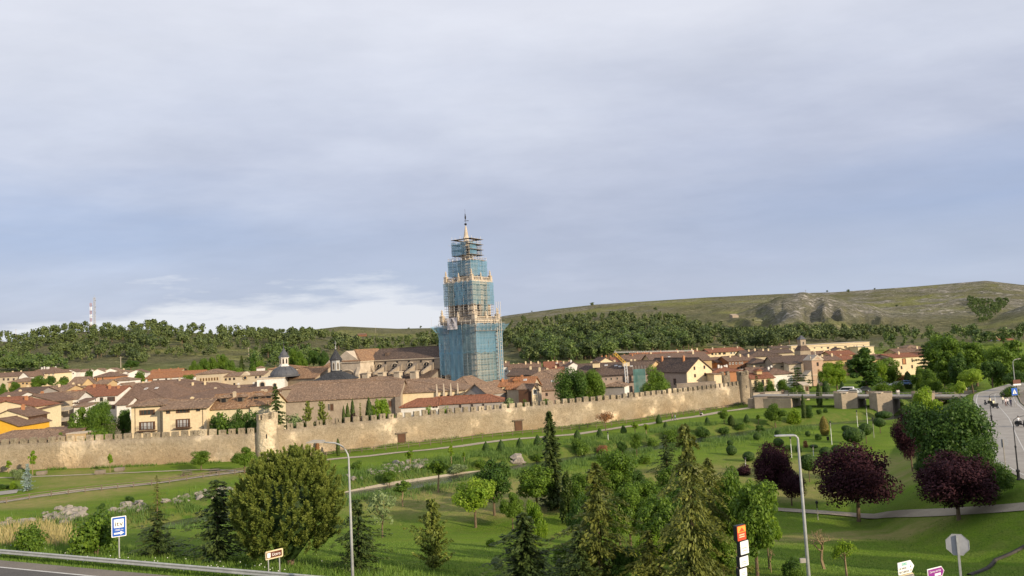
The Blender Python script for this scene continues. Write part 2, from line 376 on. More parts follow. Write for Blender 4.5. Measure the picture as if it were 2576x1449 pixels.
L_['pine'] = leaf_mat('pine_needles', (.060, .090, .016), (.180, .205, .040), .3)
L_['blue'] = leaf_mat('blue_spruce_needles', (.13, .18, .17), (.22, .28, .27), .15)
L_['cypress'] = leaf_mat('cypress_scales', (.024, .046, .010), (.068, .095, .018), .12)
L_['topiary'] = leaf_mat('clipped_yew', (.022, .050, .009), (.056, .100, .016), .12)
L_['gold'] = leaf_mat('golden_cypress', (.10, .10, .02), (.22, .15, .035), .15)
L_['rust'] = leaf_mat('rusty_foliage', (.16, .075, .03), (.24, .12, .05), .15)
L_['plum'] = leaf_mat('purple_plum_leaves', (.017, .005, .010), (.040, .011, .015), .15, .2, .85)
L_['grey'] = leaf_mat('greyish_leaves', (.10, .14, .055), (.20, .25, .11), .3)
L_['fpine'] = leaf_mat('hill_pine_needles', (.030, .050, .016), (.090, .115, .034), .1, .5)
L_['fgreen'] = leaf_mat('hillside_leaves', (.045, .078, .020), (.105, .145, .035), .15, .5)
# ------------------------------------------------------------------ ground sheet (polar grid, reaches the horizon)
def struct(o): o['kind'] = 'structure'; return o
def build_ground():
    na, nr = 560, 430
    a = np.linspace(-1.35, 1.35, na); y = np.concatenate([[6, 12], np.geomspace(18, 7500, nr)]); nr += 2
    Y, A = np.meshgrid(y, a, indexing='ij'); X = A*Y; Z = H(X, Y)
    Z = Z-np.maximum(0, Y-4000)*.02
    V = np.stack([X, Y, Z], -1).reshape(-1, 3)
    i, j = np.meshgrid(np.arange(nr-1), np.arange(na-1), indexing='ij'); q = i*na+j
    F = np.stack([q, q+1, q+na+1, q+na], -1).reshape(-1, 4)
    me = npmesh('ground', V, F, None, smooth=True)
    x, yy, z = V.T; t = .372*x+.928*yy-34.78
    dr, _ = pdist(x, yy, RIVER); d2, _ = pdist(x, yy, ROAD2); yw = np.interp(x, wx, wy)
    town = sst(1, 4, yy-yw)*(x < 76)*(1-sst(430, 520, yy)); far = sst(420, 620, yy)
    aa = x/np.maximum(yy, 1)
    # r: dry/straw share, g: far hillside, b: bare earth/town, plus rock
    dry = sst(.50, .68, fbm(x*.035+3, yy*.09, 4, 21))*.9*(1-far)*sst(22, 34, dr)*(yy > 62)*(yy < 160)
    dry = np.maximum(dry, .85*sst(30, 10, np.hypot((x+3)*.8, (yy-112)*1.6))*sst(5, 11, dr))
    dry = np.maximum(dry, .75*sst(26, 8, np.hypot((x-38)*.45, (yy-118)*1.9)))
    dry = np.maximum(dry, .6*sst(9, 3, np.abs(dr-7))*(x < -48)*(yy < 112))
    field = far*sst(.48, .66, fbm(aa*9+2, np.log(yy)*16, 4, 33))
    rock = far*sst(.40, .56, fbm(x*.018, yy*.018, 5, 41))*sst(20, 60, z)*sst(.26, .40, aa)
    zsp = np.interp(aa, HILLS[4][2], HILLS[4][3]); spur = far*sst(.345, .39, aa+.0001*(1450-yy))*(yy > 1060)*(yy < 1500)*sst(-40, -22, z-(10+(zsp-10)*np.clip((yy-980)/470, 0, 1)**1.15))*sst(24, 44, z); rock = np.maximum(rock, spur*(.5+.5*sst(.40, .55, fbm(x*.02, yy*.02, 5, 43))))
    rock = np.maximum(rock, far*.8*sst(.5, .56, aa)*(yy > 900)*(yy < 1400)*sst(20, 40, z)*sst(.36, .52, fbm(x*.02, yy*.02, 5, 49)))
    rock = np.maximum(rock, far*.9*sst(.50, .62, fbm(x*.012, yy*.03, 5, 47))*sst(1500, 1850, yy)*(aa > -.05)*.7)
    bank = sst(13, 6, dr)*(1-far)
    for n_, d_ in (('dry', dry), ('far', far), ('town', town), ('field', field), ('rock', rock), ('bank', bank)):
        at_ = me.attributes.new(n_, 'FLOAT', 'POINT'); at_.data.foreach_set('value', d_.astype(np.float32))
    m, tr, b = mat_base('grass_and_hill_ground', .95, 0, .1); v = coords(tr, 'World')
    A_ = lambda n: nd(tr, 'ShaderNodeAttribute', attribute_name=n).outputs['Fac']
    n1 = nz(tr, v, .09, 5, .6); n2 = nz(tr, v, .7, 4, .6); n3 = nz(tr, v, 5, 3, .65)
    mow = nz(tr, v, .16, 3, .5, (.35, 1.6, 1), rot=(0, 0, .3))
    g = mixn(tr, n1, (.125, .218, .014), (.190, .285, .024)); g = mixn(tr, mth(tr, 'MULTIPLY', mow, .65), g, (.085, .158, .014))
    g = mixn(tr, mth(tr, 'MULTIPLY', n2, .55), g, (.17, .20, .04)); g = mixn(tr, mth(tr, 'MULTIPLY', n3, .5), g, (.058, .115, .010))
    g = mixn(tr, mth(tr, 'MULTIPLY', A_('dry'), mth(tr, 'ADD', .45, mth(tr, 'MULTIPLY', n2, .5))), g, (.30, .245, .105))
    g = mixn(tr, mth(tr, 'MULTIPLY', A_('bank'), .7), g, mixn(tr, n2, (.05, .10, .018), (.15, .15, .05)))
    g = mixn(tr, A_('town'), g, mixn(tr, n2, (.20, .16, .11), (.13, .13, .06)))
    f1 = nz(tr, v, .012, 6, .62, (1, 1, 1)); f2 = nz(tr, v, .06, 5, .65); f3 = nz(tr, v, .02, 5, .6, (.5, .5, 4))
    h = mixn(tr, f1, (.135, .145, .060), (.205, .190, .110)); h = mixn(tr, mth(tr, 'MULTIPLY', f2, .8), h, (.060, .075, .028))
    h = mixn(tr, mth(tr, 'MULTIPLY', f3, .5), h, (.235, .215, .125))
    h = mixn(tr, mth(tr, 'MULTIPLY', A_('field'), .75), h, (.22, .23, .075))
    rk = nz(tr, v, .07, 6, .78, (1, 1, 1.2), .44, .60)
    h = mixn(tr, mth(tr, 'MULTIPLY', A_('rock'), mth(tr, 'ADD', .6, mth(tr, 'MULTIPLY', rk, .4))), h, mixn(tr, rk, (.12, .115, .09), (.40, .375, .335)))
    # scrub dots
    vo = nd(tr, 'ShaderNodeTexVoronoi'); vo.inputs['Scale'].default_value = .10; tr.links.new(v, vo.inputs['Vector'])
    dots = mth(tr, 'MULTIPLY', mth(tr, 'LESS_THAN', vo.outputs['Distance'], .30), nz(tr, v, .018, 4, .6, lo=.42, hi=.6))
    h = mixn(tr, mth(tr, 'MULTIPLY', dots, .75), h, (.045, .055, .022))
    col = mixn(tr, A_('far'), g, h); tr.links.new(col, b.inputs['Base Color'])
    hb = mth(tr, 'ADD', mth(tr, 'MULTIPLY', n3, .10), mth(tr, 'MULTIPLY', mth(tr, 'MULTIPLY', rk, A_('far')), 5.0))
    bump(tr, b, hb, .8, 1.0)
    me.materials.append(m); return struct(link('ground', me))
build_ground()
def strip(name, pts, w, mat, lift=.05, step=1.5, wl=None, zf=None):
    """a ribbon draped on the ground along world points"""
    P = [Vector((p[0], p[1])) for p in pts]; S = [P[0]]
    for p, q in zip(P[:-1], P[1:]):
        n = max(1, int((q-p).length/step)); S += [p.lerp(q, k/n) for k in range(1, n+1)]
    for _ in range(6): S = [S[0]]+[(S[i-1]+S[i]*2+S[i+1])/4 for i in range(1, len(S)-1)]+[S[-1]]
    V = []; nw = 5
    for i, p in enumerate(S):
        d = (S[min(i+1, len(S)-1)]-S[max(i-1, 0)]).normalized(); n = Vector((-d.y, d.x))
        for k in range(nw):
            o = (k/(nw-1)-.5)*w; q = p+n*o
            V.append((q.x, q.y, (hgt(q.x, q.y) if zf is None else zf)+lift))
    F = [(i*nw+k, i*nw+k+1, (i+1)*nw+k+1, (i+1)*nw+k) for i in range(len(S)-1) for k in range(nw-1)]
    return link(name, npmesh(name, V, F, mat, smooth=True)), S
# river
mw, tw_, bw = mat_base('river_water', .08, 0, .5)
bw.inputs['Base Color'].default_value = (.035, .045, .035, 1); bump(tw_, bw, nz(tw_, coords(tw_, 'World'), 1.6, 4, .6), .35, .05)
struct(strip('river', RIVER, 13, mw, 0, 2, zf=-1.75)[0])
# near road, with its shoulder and edge line
ax, nx_ = Vector((.928, -.372)), Vector((.372, .928)); G0 = Vector((-36.1, 51.95))
def rd(s, off): p = G0+ax*s+nx_*off; return (p.x, p.y)
struct(strip('road', [rd(-60, -6.6), rd(70, -6.6)], 8.6, M['asphalt'], .03)[0])
struct(strip('road_shoulder', [rd(-60, -1.75), rd(70, -1.75)], 1.1, M['shoulder'], .026)[0])
struct(strip('road_line', [rd(-60, -2.42), rd(70, -2.42)], .15, M['paint'], .036)[0])
# road on the right with its kerb and lines
struct(strip('town_road', [p[:2] for p in ROAD2[1:]], 8.6, M['paving'], .07, 2)[0])
def offs(P, o):
    Q = []
    for i, p in enumerate(P):
        a, b = P[max(i-1, 0)], P[min(i+1, len(P)-1)]; d = Vector((b[0]-a[0], b[1]-a[1])).normalized()
        Q.append((p[0]-d.y*o, p[1]+d.x*o))
    return Q
R2 = [p[:2] for p in ROAD2[1:]]
for o_, w_ in ((3.6, .16), (0, .12), (-3.6, .16)): struct(strip('town_road_line', offs(R2, o_), w_, M['paint'], .085, 2)[0])
struct(strip('pavement', offs(R2[1:], -6.0), 2.6, M['shoulder'], .16, 2)[0])
def kerb(name, pts, w, h, mat):
    V = []; F = []
    for i, p in enumerate(pts):
        a, b = pts[max(i-1, 0)], pts[min(i+1, len(pts)-1)]; d = Vector((b[0]-a[0], b[1]-a[1])).normalized(); n = Vector((-d.y, d.x))*w/2
        z = hgt(*p)
        V += [(p[0]+n.x, p[1]+n.y, z-.2), (p[0]+n.x, p[1]+n.y, z+h), (p[0]-n.x, p[1]-n.y, z+h), (p[0]-n.x, p[1]-n.y, z-.2)]
    for i in range(len(pts)-1): F += [(4*i+k, 4*i+k+1, 4*i+5+k, 4*i+4+k) for k in range(3)]
    return link(name, npmesh(name, V, F, mat))
def dens(P, step=2.):
    S = [Vector(P[0])]
    for p, q in zip(P[:-1], P[1:]):
        p, q = Vector(p), Vector(q); n = max(1, int((q-p).length/step)); S += [p.lerp(q, k/n) for k in range(1, n+1)]
    return [tuple(s) for s in S]
struct(kerb('kerb', dens(offs(R2[1:], -4.6)), .22, .16, M['stone_dark']))
UP = lambda L: [tuple(gp(*p)[:2]) for p in L]
PROM = UP([(-60, 1268), (16, 1263), (129, 1243), (336, 1221), (470, 1204), (591, 1189), (700, 1172), (820, 1157), (1000, 1139), (1264, 1108), (1414, 1096), (1648, 1064), (1729, 1051), (1850, 1032), (1945, 1014)])
struct(strip('promenade', PROM, 2.6, M['gravel'], .07)[0])
struct(strip('wall_path', UP([(-60, 1205), (0, 1202), (268, 1192), (505, 1181), (602, 1186)]), 1.1, M['gravel'], .07)[0])
struct(strip('gravel_path', UP([(800, 1262), (889, 1238), (985, 1220), (1085, 1206), (1193, 1190), (1270, 1186)]), 1.3, M['gravel'], .07)[0])
struct(strip('park_path', UP([(1900, 1278), (1967, 1284), (2080, 1290), (2201, 1294), (2341, 1292), (2480, 1284), (2600, 1274)]), 1.9, M['gravel'], .08)[0])
struct(strip('paved_square', UP([(-80, 1247), (10, 1243), (45, 1236)]), 5, M['paving'], .09)[0])
# side road edge, low dark kerb at bottom right
e0 = UP([(2450, 1440), (2500, 1412), (2600, 1366)])
# ------------------------------------------------------------------ the town wall
mws, tt, b = mat_base('town_wall_masonry', .95, 0, .12); v = coords(tt, 'World')
n1 = nz(tt, v, .16, 5, .62); n2 = nz(tt, v, 1.4, 4, .65); n3 = nz(tt, v, .45, 4, .6, (1, 1, .6))
sepz = nd(tt, 'ShaderNodeSeparateXYZ'); tt.links.new(v, sepz.inputs[0]); z_ = sepz.outputs[2]
col = mixn(tt, n1, (.60, .49, .345), (.69, .585, .435)); col = mixn(tt, mth(tt, 'MULTIPLY', n2, .35), col, (.30, .22, .14))
low = mth(tt, 'MULTIPLY', mth(tt, 'SUBTRACT', 1.0, mth(tt, 'DIVIDE', z_, 5.0), True), nz(tt, v, .09, 4, .6, lo=.40, hi=.58))
col = mixn(tt, mth(tt, 'MULTIPLY', low, .5), col, (.47, .29, .13))
hi_ = mth(tt, 'MULTIPLY', mth(tt, 'DIVIDE', mth(tt, 'SUBTRACT', z_, 3.6), 3.0, True), nz(tt, v, .12, 5, .65, (1, 1, .25), .38, .6))
col = mixn(tt, mth(tt, 'MULTIPLY', hi_, .65), col, (.25, .22, .18))
vo = nd(tt, 'ShaderNodeTexVoronoi', feature='DISTANCE_TO_EDGE'); mp = nd(tt, 'ShaderNodeMapping'); mp.inputs['Scale'].default_value = (1.5, 1.5, 2.4); tt.links.new(v, mp.inputs[0]); tt.links.new(mp.outputs[0], vo.inputs['Vector'])
jn = mth(tt, 'MULTIPLY', mth(tt, 'LESS_THAN', vo.outputs['Distance'], .09), nz(tt, v, .12, 5, .65, lo=.40, hi=.56))
col = mixn(tt, mth(tt, 'MULTIPLY', jn, .5), col, (.16, .12, .08))
pit = nz(tt, v, 2.6, 3, .7, (1, 1, 1.6), .62, .70); col = mixn(tt, mth(tt, 'MULTIPLY', pit, .7), col, (.12, .09, .06))
tt.links.new(col, b.inputs['Base Color']); bump(tt, b, mth(tt, 'ADD', n2, mth(tt, 'MULTIPLY', jn, -1.2)), .9, .15)
M['wall'] = mws
def wall_line(P, d=2.5):
    return dens(P, d)
WT = empty('town_wall', (0, 182, 0), 0, 'long crenellated medieval stone wall running behind the lawns', 'wall')
def wtop(x): return float(np.interp(x, [-170, -109, -57, -40, -1.7, 26, 52, 72], [5.8, 5.8, 5.7, 6.1, 5.85, 5.75, 5.65, 5.6]))
def curtain(P, par, org):
    """wall body of jointed slices with an uneven top, 1.5 m thick"""
    pts = dens(P, 1.2); V = []; F = []; rng = random.Random(4); nz_ = 7
    for i, p in enumerate(pts):
        a, b2 = pts[max(i-1, 0)], pts[min(i+1, len(pts)-1)]; d = Vector((b2[0]-a[0], b2[1]-a[1])).normalized(); n = Vector((d.y, -d.x))
        zt = wtop(p[0])+rng.uniform(-.06, .06); z0 = hgt(p[0], p[1]-1)-.6
        for k in range(nz_):
            f = k/(nz_-1); o = .0-f*.25+rng.uniform(-.05, .05); q = Vector(p)+n*o
            V.append((q.x-org.x, q.y-org.y, z0+(zt-z0)*f))
        for zz in (zt, z0):
            q = Vector(p)-n*1.5; V.append((q.x-org.x, q.y-org.y, zz))
    nn = nz_+2
    for i in range(len(pts)-1): F += [(i*nn+k, (i+1)*nn+k, (i+1)*nn+k+1, i*nn+k+1) for k in range(nn-1)]
    for i in (0, len(pts)-1): F.append(tuple(i*nn+k for k in range(nn))[:4])
    return link('masonry', npmesh('masonry', V, [f for f in F], M['wall']), par)
curtain(WALLP, WT, Vector((0, 182)))
def merlon_mesh(seed, slit):
    rng = random.Random(seed); m = MB(); w, h, d = .66, 1.2, .38
    j = lambda: rng.uniform(-.07, .07)
    if slit:
        m.box(-w, -d, -.1, -.09, d, h+j()); m.box(.09, -d, -.1, w, d, h+j()); m.box(-.09, -d, -.1, .09, d, .35); m.box(-.09, -d, .95, .09, d, h-.02)
    else:
        m.add([(-w+j(), -d, -.1), (w+j(), -d, -.1), (w, d, -.1), (-w, d, -.1), (-w+j(), -d, h+j()), (w+j(), -d, h+j()), (w, d, h+j()), (-w, d, h+j()), (j(), -d-.02, h+.08)],
              [(3, 2, 1, 0), (4, 8, 7), (8, 6, 7), (8, 5, 6), (0, 1, 5, 8, 4), (1, 2, 6, 5), (2, 3, 7, 6), (3, 0, 4, 7)])
    return m.mesh('merlon', M['wall'])
MER = [merlon_mesh(k, k % 2 == 0) for k in range(6)]
def merlons(P, par, org, step, r0=0):
    acc = 0; pos = []
    for p, q in zip(P[:-1], P[1:]):
        p, q = Vector(p), Vector(q); L = (q-p).length; s = step-acc if acc else 0
        while s < L: pos.append((p.lerp(q, s/L), math.atan2(q.y-p.y, q.x-p.x))); s += step
        acc = L-(s-step)
    rng = random.Random(9)
    for i, (p, a) in enumerate(pos):
        n = Vector((math.sin(a), -math.cos(a)))
        q = p-n*.66
        link('merlon', MER[(i*2+rng.randrange(2)) % 6], par, (q.x-org.x, q.y-org.y, wtop(p.x)+rng.uniform(-.05, .03)), (0, 0, a), (rng.uniform(.92, 1.1), 1, rng.uniform(.88, 1.08)))
merlons([p for p in WALLP if p[0] > -140], WT, Vector((0, 182)), 2.1)
# doors in the wall
for (u, v, vt, wpx) in ((fF(1360, 195)[0], fF(1360, 195)[1], fF(1360, 108)[1], 19), (fC(105, 1345)[0], fC(105, 1345)[1], fC(105, 1250)[1], 18)):
    a_ = (u-1288)/FPX
    x = 0
    for y in np.arange(150, 240, .05):
        if y > np.interp(a_*y, wx, wy): break
    x = a_*y; s_ = (np.interp(x+1, wx, wy)-np.interp(x-1, wx, wy))/2; ang = math.atan(s_)
    zb = at(u, v, y).z; zt = at(u, vt, y).z; w_ = wpx/FPX*y
    g = MB().box(-w_/2, -.16, 0, w_/2, .05, zt-zb)
    dr = g.build('door', M['brownwood'], WT, (x, y-182, zb), (0, 0, ang))
    MB().box(-w_*.8, -.34, zt-zb+.01, w_*.8, .0, zt-zb+.28).build('lintel', M['greywood'], dr)
    MB().box(w_/2+.01, -.24, 0, w_/2+.18, 0, zt-zb-.02).build('jamb', M['greywood'], dr)
def round_tower(name, label, u, vb, vt, wpx, y, z0, mer, taper=1.06, cap=True):
    c = at(u, vb, y); r = wpx/FPX*y/2; zt = at(u, vt, y).z-1.1
    t = empty(name, (c.x, y, z0), 0, label, 'tower'); rng = random.Random(3); h = zt-z0
    n = 30; prof = [(r*(taper+(1-taper)*k/8)+.0, -.6+(h+.6)*k/8) for k in range(9)]; V = []; F = []
    for rr, zz in prof: V += [((rr+rng.uniform(-.05, .05))*math.cos(2*math.pi*k/n), (rr+rng.uniform(-.05, .05))*math.sin(2*math.pi*k/n), zz) for k in range(n)]
    m = MB().add(V, [(i*n+k, i*n+(k+1) % n, (i+1)*n+(k+1) % n, (i+1)*n+k) for i in range(8) for k in range(n)]+[tuple(range(8*n, 9*n))])
    m.build('masonry', M['wall'], t)
    MB().box(-.12, -r*1.03-.02, h*.55, .12, -r*.9, h*.55+.9).build('arrow_slit', M['black'], t, rot=(0, 0, R(12)))
    for k in range(mer):
        a = 2*math.pi*(k+.35)/mer
        link('merlon', MER[k % 6], t, (math.cos(a)*(r-.36), math.sin(a)*(r-.36), h+rng.uniform(-.15, .1)), (0, 0, a+math.pi/2), (rng.uniform(.75, .95), 1, rng.uniform(.8, 1.15)))
    return t
round_tower('wall_tower', 'round stone tower of the town wall left of the lamp post', 675, 1152, 1040, 50, 160.5, -.2, 7)
round_tower('gate_tower', 'weathered round corner tower at the right end of the town wall', fg(1732, 1)[0], 1012, fg(1, 560)[1], 28, 231, -.2, 6)
round_tower('ruined_turret', 'ruined stone turret stub behind the end of the town wall', fg(1468, 1)[0], 1000, fg(1, 570)[1], 25, 243, 1.5, 4)
# ------------------------------------------------------------------ fences along the promenade and by the left river bank
def fence(label, P, h, rails, step, mat, rail_r=.05, post_r=.07, name='wooden_fence'):
    S = dens(P, step); o = Vector((S[0][0], S[0][1], hgt(*S[0]))); t = empty(name, o, 0, label, 'fence')
    pm = MB().tube([(0, 0, -.3), (0, 0, h)], post_r, 6).mesh('post', mat)
    Q = [Vector((p[0], p[1], hgt(*p)))-o for p in S]
    for q in Q: link('post', pm, t, q)
    for k in range(rails):
        zz = h*(.92-.42*k)
        for i in range(0, len(Q)-1, 4):
            MB().tube([q+Vector((0, 0, zz)) for q in Q[i:i+5]], rail_r, 5).build('rail', mat, t)
    return t
fence('long wooden post and rail fence beside the promenade under the wall', UP([(760, 1156), (880, 1141), (1000, 1130), (1264, 1098), (1414, 1086), (1500, 1076), (1648, 1056), (1760, 1038), (1870, 1021), (1920, 1013)]), 1.05, 2, 2.4, M['greywood'], .065, .095)
fence('wooden rail fence on the left between promenade and grassy river bank', UP([(-40, 1272), (16, 1266), (129, 1249), (336, 1226), (470, 1209), (591, 1193), (660, 1182)]), 1.0, 2, 2.4, M['greywood'], .065, .095)
# ------------------------------------------------------------------ guard rail on the near road
def guard_rail():
    S = [Vector((*rd(s, 0), 0)) for s in np.arange(-24, 30.1, 2)]; o = Vector((S[0].x, S[0].y, 9)); t = empty('guard_rail', o, 0, 'galvanised steel crash barrier along the edge of the near road', 'guard rail')
    prof = [(-.0, .45), (-.05, .47), (-.085, .51), (-.05, .56), (-.02, .605), (-.05, .65), (-.085, .70), (-.05, .745), (0, .765)]
    n2 = Vector((nx_.x, nx_.y, 0)); ni = len(prof)
    for i in range(0, len(S)-1, 2):
        V = []; F = []; seg = S[i:i+3]
        for p in seg:
            for (d, z) in prof: q = p-o+n2*(d-.12); V.append((q.x, q.y, z+.0))
            for (d, z) in reversed(prof): q = p-o+n2*(d-.112); V.append((q.x, q.y, z))
        k2 = 2*ni
        for j in range(len(seg)-1): F += [(j*k2+k, (j+1)*k2+k, (j+1)*k2+(k+1) % k2, j*k2+(k+1) % k2) for k in range(k2)]
        link('rail_beam', npmesh('rail_beam', V, F, M['steel']), t)
    pm = MB().box(-.06, -.05, -.3, .06, .05, .74).mesh('post', M['dullsteel']); bm = MB().box(-.08, -.14, .5, .08, -.055, .7).mesh('spacer', M['dullsteel']); rm = MB().box(-.03, -.235, .58, .03, -.215, .64).mesh('reflector', M['orange'])
    ang = math.atan2(ax.y, ax.x)
    for i in range(0, len(S), 2):
        p = link('post', pm, t, S[i]-o, (0, 0, ang)); link('spacer', bm, p)
        link('reflector', rm, p)
guard_rail()
# ------------------------------------------------------------------ boulders on the river bank
def boulder_mesh(seed):
    rng = random.Random(seed); ico = [(0, 0, 1)]+[(math.cos(a*math.pi*2/6)*math.cos(b), math.sin(a*math.pi*2/6+b)*math.cos(b), math.sin(b)) for b in (.45, -.45) for a in range(6)]+[(0, 0, -1)]
    v = [(x*rng.uniform(.7, 1.25), y*rng.uniform(.7, 1.25), z*rng.uniform(.6, 1.0)) for x, y, z in ico]
    f = [(0, 1+k, 1+(k+1) % 6) for k in range(6)]+[(1+k, 7+k, 7+(k+1) % 6) for k in range(6)]+[(1+k, 7+(k+1) % 6, 1+(k+1) % 6) for k in range(6)]+[(13, 7+(k+1) % 6, 7+k) for k in range(6)]
    return MB().add(v, f).mesh('boulder', M['rock'])
BM = [boulder_mesh(k) for k in range(7)]
def boulders(fr, poly, n, size, label, group):
    rng = random.Random(int(poly[0][0])+n); xs = [p[0] for p in poly]; ys = [p[1] for p in poly]
    k = 0; guard = 0
    while k < n and guard < n*40:
        guard += 1; x, y = rng.uniform(min(xs), max(xs)), rng.uniform(min(ys), max(ys))
        if not inpoly(x, y, poly): continue
        p = gp(*fr(x, y)); s = size*rng.choice((.35, .45, .55, .7, .9, 1.15))
        o = link('boulder', BM[rng.randrange(7)], None, p+Vector((0, 0, s*.22)), (rng.uniform(-.4, .4), rng.uniform(-.4, .4), rng.uniform(0, 6)), (s, s*rng.uniform(.7, 1), s*rng.uniform(.6, .9)))
        tag(o, label, 'boulder', group); k += 1
def inpoly(x, y, P):
    c = False; j = len(P)-1
    for i in range(len(P)):
        if (P[i][1] > y) != (P[j][1] > y) and x < (P[j][0]-P[i][0])*(y-P[i][1])/(P[j][1]-P[i][1])+P[i][0]: c = not c
        j = i
    return c
boulders(fE, [(400, 860), (520, 810), (800, 785), (790, 880), (600, 960), (400, 950)], 84, .72, 'pale boulder heaped on the river bank left of the blue sign', 'boulders heaped left of the blue sign')
boulders(fE, [(0, 930), (100, 910), (300, 900), (320, 950), (120, 975), (0, 975)], 26, .65, 'boulder at the far left end of the river bank', 'boulders at the far left')
boulders(fE, [(1000, 830), (1260, 740), (1390, 750), (1380, 830), (1100, 870)], 36, .8, 'boulder on the river bank just above the blue sign', 'boulders above the blue sign')
boulders(fE, [(1500, 740), (1800, 660), (2130, 600), (2160, 660), (1900, 730), (1550, 770)], 70, .65, 'boulder on the river bank between the dark conifer and the big pine', 'boulders left of the big pine')
boulders(fF, [(1090, 470), (1250, 400), (1500, 350), (1690, 340), (1660, 420), (1400, 465), (1150, 490)], 90, .62, 'white boulder in the bright heap right of the near lamp post', 'boulders right of the near lamp post')
boulders(fF, [(860, 500), (1000, 480), (1060, 540), (960, 560)], 12, .6, 'boulder in the low rocks right beside the near lamp post', 'low rocks beside the near lamp post')
boulders(fG, [(80, 345), (240, 345), (240, 395), (110, 395)], 5, 1.6, 'large grey river boulder left of the tall narrow conifer', 'large boulders left of the narrow conifer')
boulders(fh, [(150, 1050), (330, 1020), (480, 1040), (250, 1100)], 16, .7, 'pale rock on the slope below the bridge abutment', 'rocks below the bridge abutment')
# ------------------------------------------------------------------ houses
def unit_window(frame_m, pane_m, bars=0, arched=False):
    f = MB(); t = .13
    if arched:
        n = 8; out = [(-.5, 0), (.5, 0)]+[(.5*math.cos(math.pi*k/n), .72+.28*math.sin(math.pi*k/n)) for k in range(n+1)]
        inn = [(-.36, .06), (.36, .06)]+[(.36*math.cos(math.pi*k/n), .70+.2*math.sin(math.pi*k/n)) for k in range(n+1)]
        m_ = len(out); f.add([(x, -.10, z) for x, z in out]+[(x, -.10, z) for x, z in inn]+[(x, .02, z) for x, z in out]+[(x, .0, z) for x, z in inn],
              [(i, (i+1) % m_, m_+(i+1) % m_, m_+i) for i in range(m_)]+[((i+1) % m_, i, 2*m_+i, 2*m_+(i+1) % m_) for i in range(m_)]+[(m_+i, m_+(i+1) % m_, 3*m_+(i+1) % m_, 3*m_+i) for i in range(m_)])
        p = MB().add([(x, -.03, z) for x, z in inn], [tuple(range(len(inn)))])
    else:
        f.box(-.5, -.10, 0, -.5+t, .03, 1); f.box(.5-t, -.10, 0, .5, .03, 1); f.box(-.5+t, -.10, 0, .5-t, .03, t*.8); f.box(-.5+t, -.10, 1-t*.8, .5-t, .03, 1)
        for k in range(1, bars+1): x = -.5+k/(bars+1); f.box(x-.03, -.09, t*.8, x+.03, .02, 1-t*.8)
        p = MB().add([(-.5+t, -.04, t*.8), (.5-t, -.04, t*.8), (.5-t, -.04, 1-t*.8), (-.5+t, -.04, 1-t*.8)], [(0, 1, 2, 3)])
    return f.mesh('window', frame_m), p.mesh('pane', pane_m)
WIN = {'b': unit_window(M['brownwood'], M['glass']), 'w': unit_window(M['whiteframe'], M['glass']), 's': unit_window(M['stone_pale'], M['glass']),
       'b4': unit_window(M['brownwood'], M['glass'], 3), 'c4': unit_window(M['brownwood'], M['curtain'], 3), 'a': unit_window(M['stone_pale'], M['black'], 0, True),
       'ab': unit_window(M['tan'], M['brownwood'], 0, True), 'd': unit_window(M['greywood'], M['brownwood']), 'r': unit_window(M['brownwood'], M['brick']), 'w2': unit_window(M['whiteframe'], M['glass'], 1)}
CHM = {k: MB().box(-.32, -.3, -1.2, .32, .3, 1.0).box(-.4, -.38, 1.001, .4, .38, 1.12).box(-.22, -.2, 1.121, .22, .2, 1.3).mesh('chimney', M[k]) for k in ('cream', 'brick', 'beige', 'white')}
def add_window(par, x, y, z, w, h, st='b', rz=0):
    f, p = WIN[st]; o = link('window', f, par, (x, y-.004, z), (0, 0, rz), (w, 1, h)); link('pane', p, o); return o
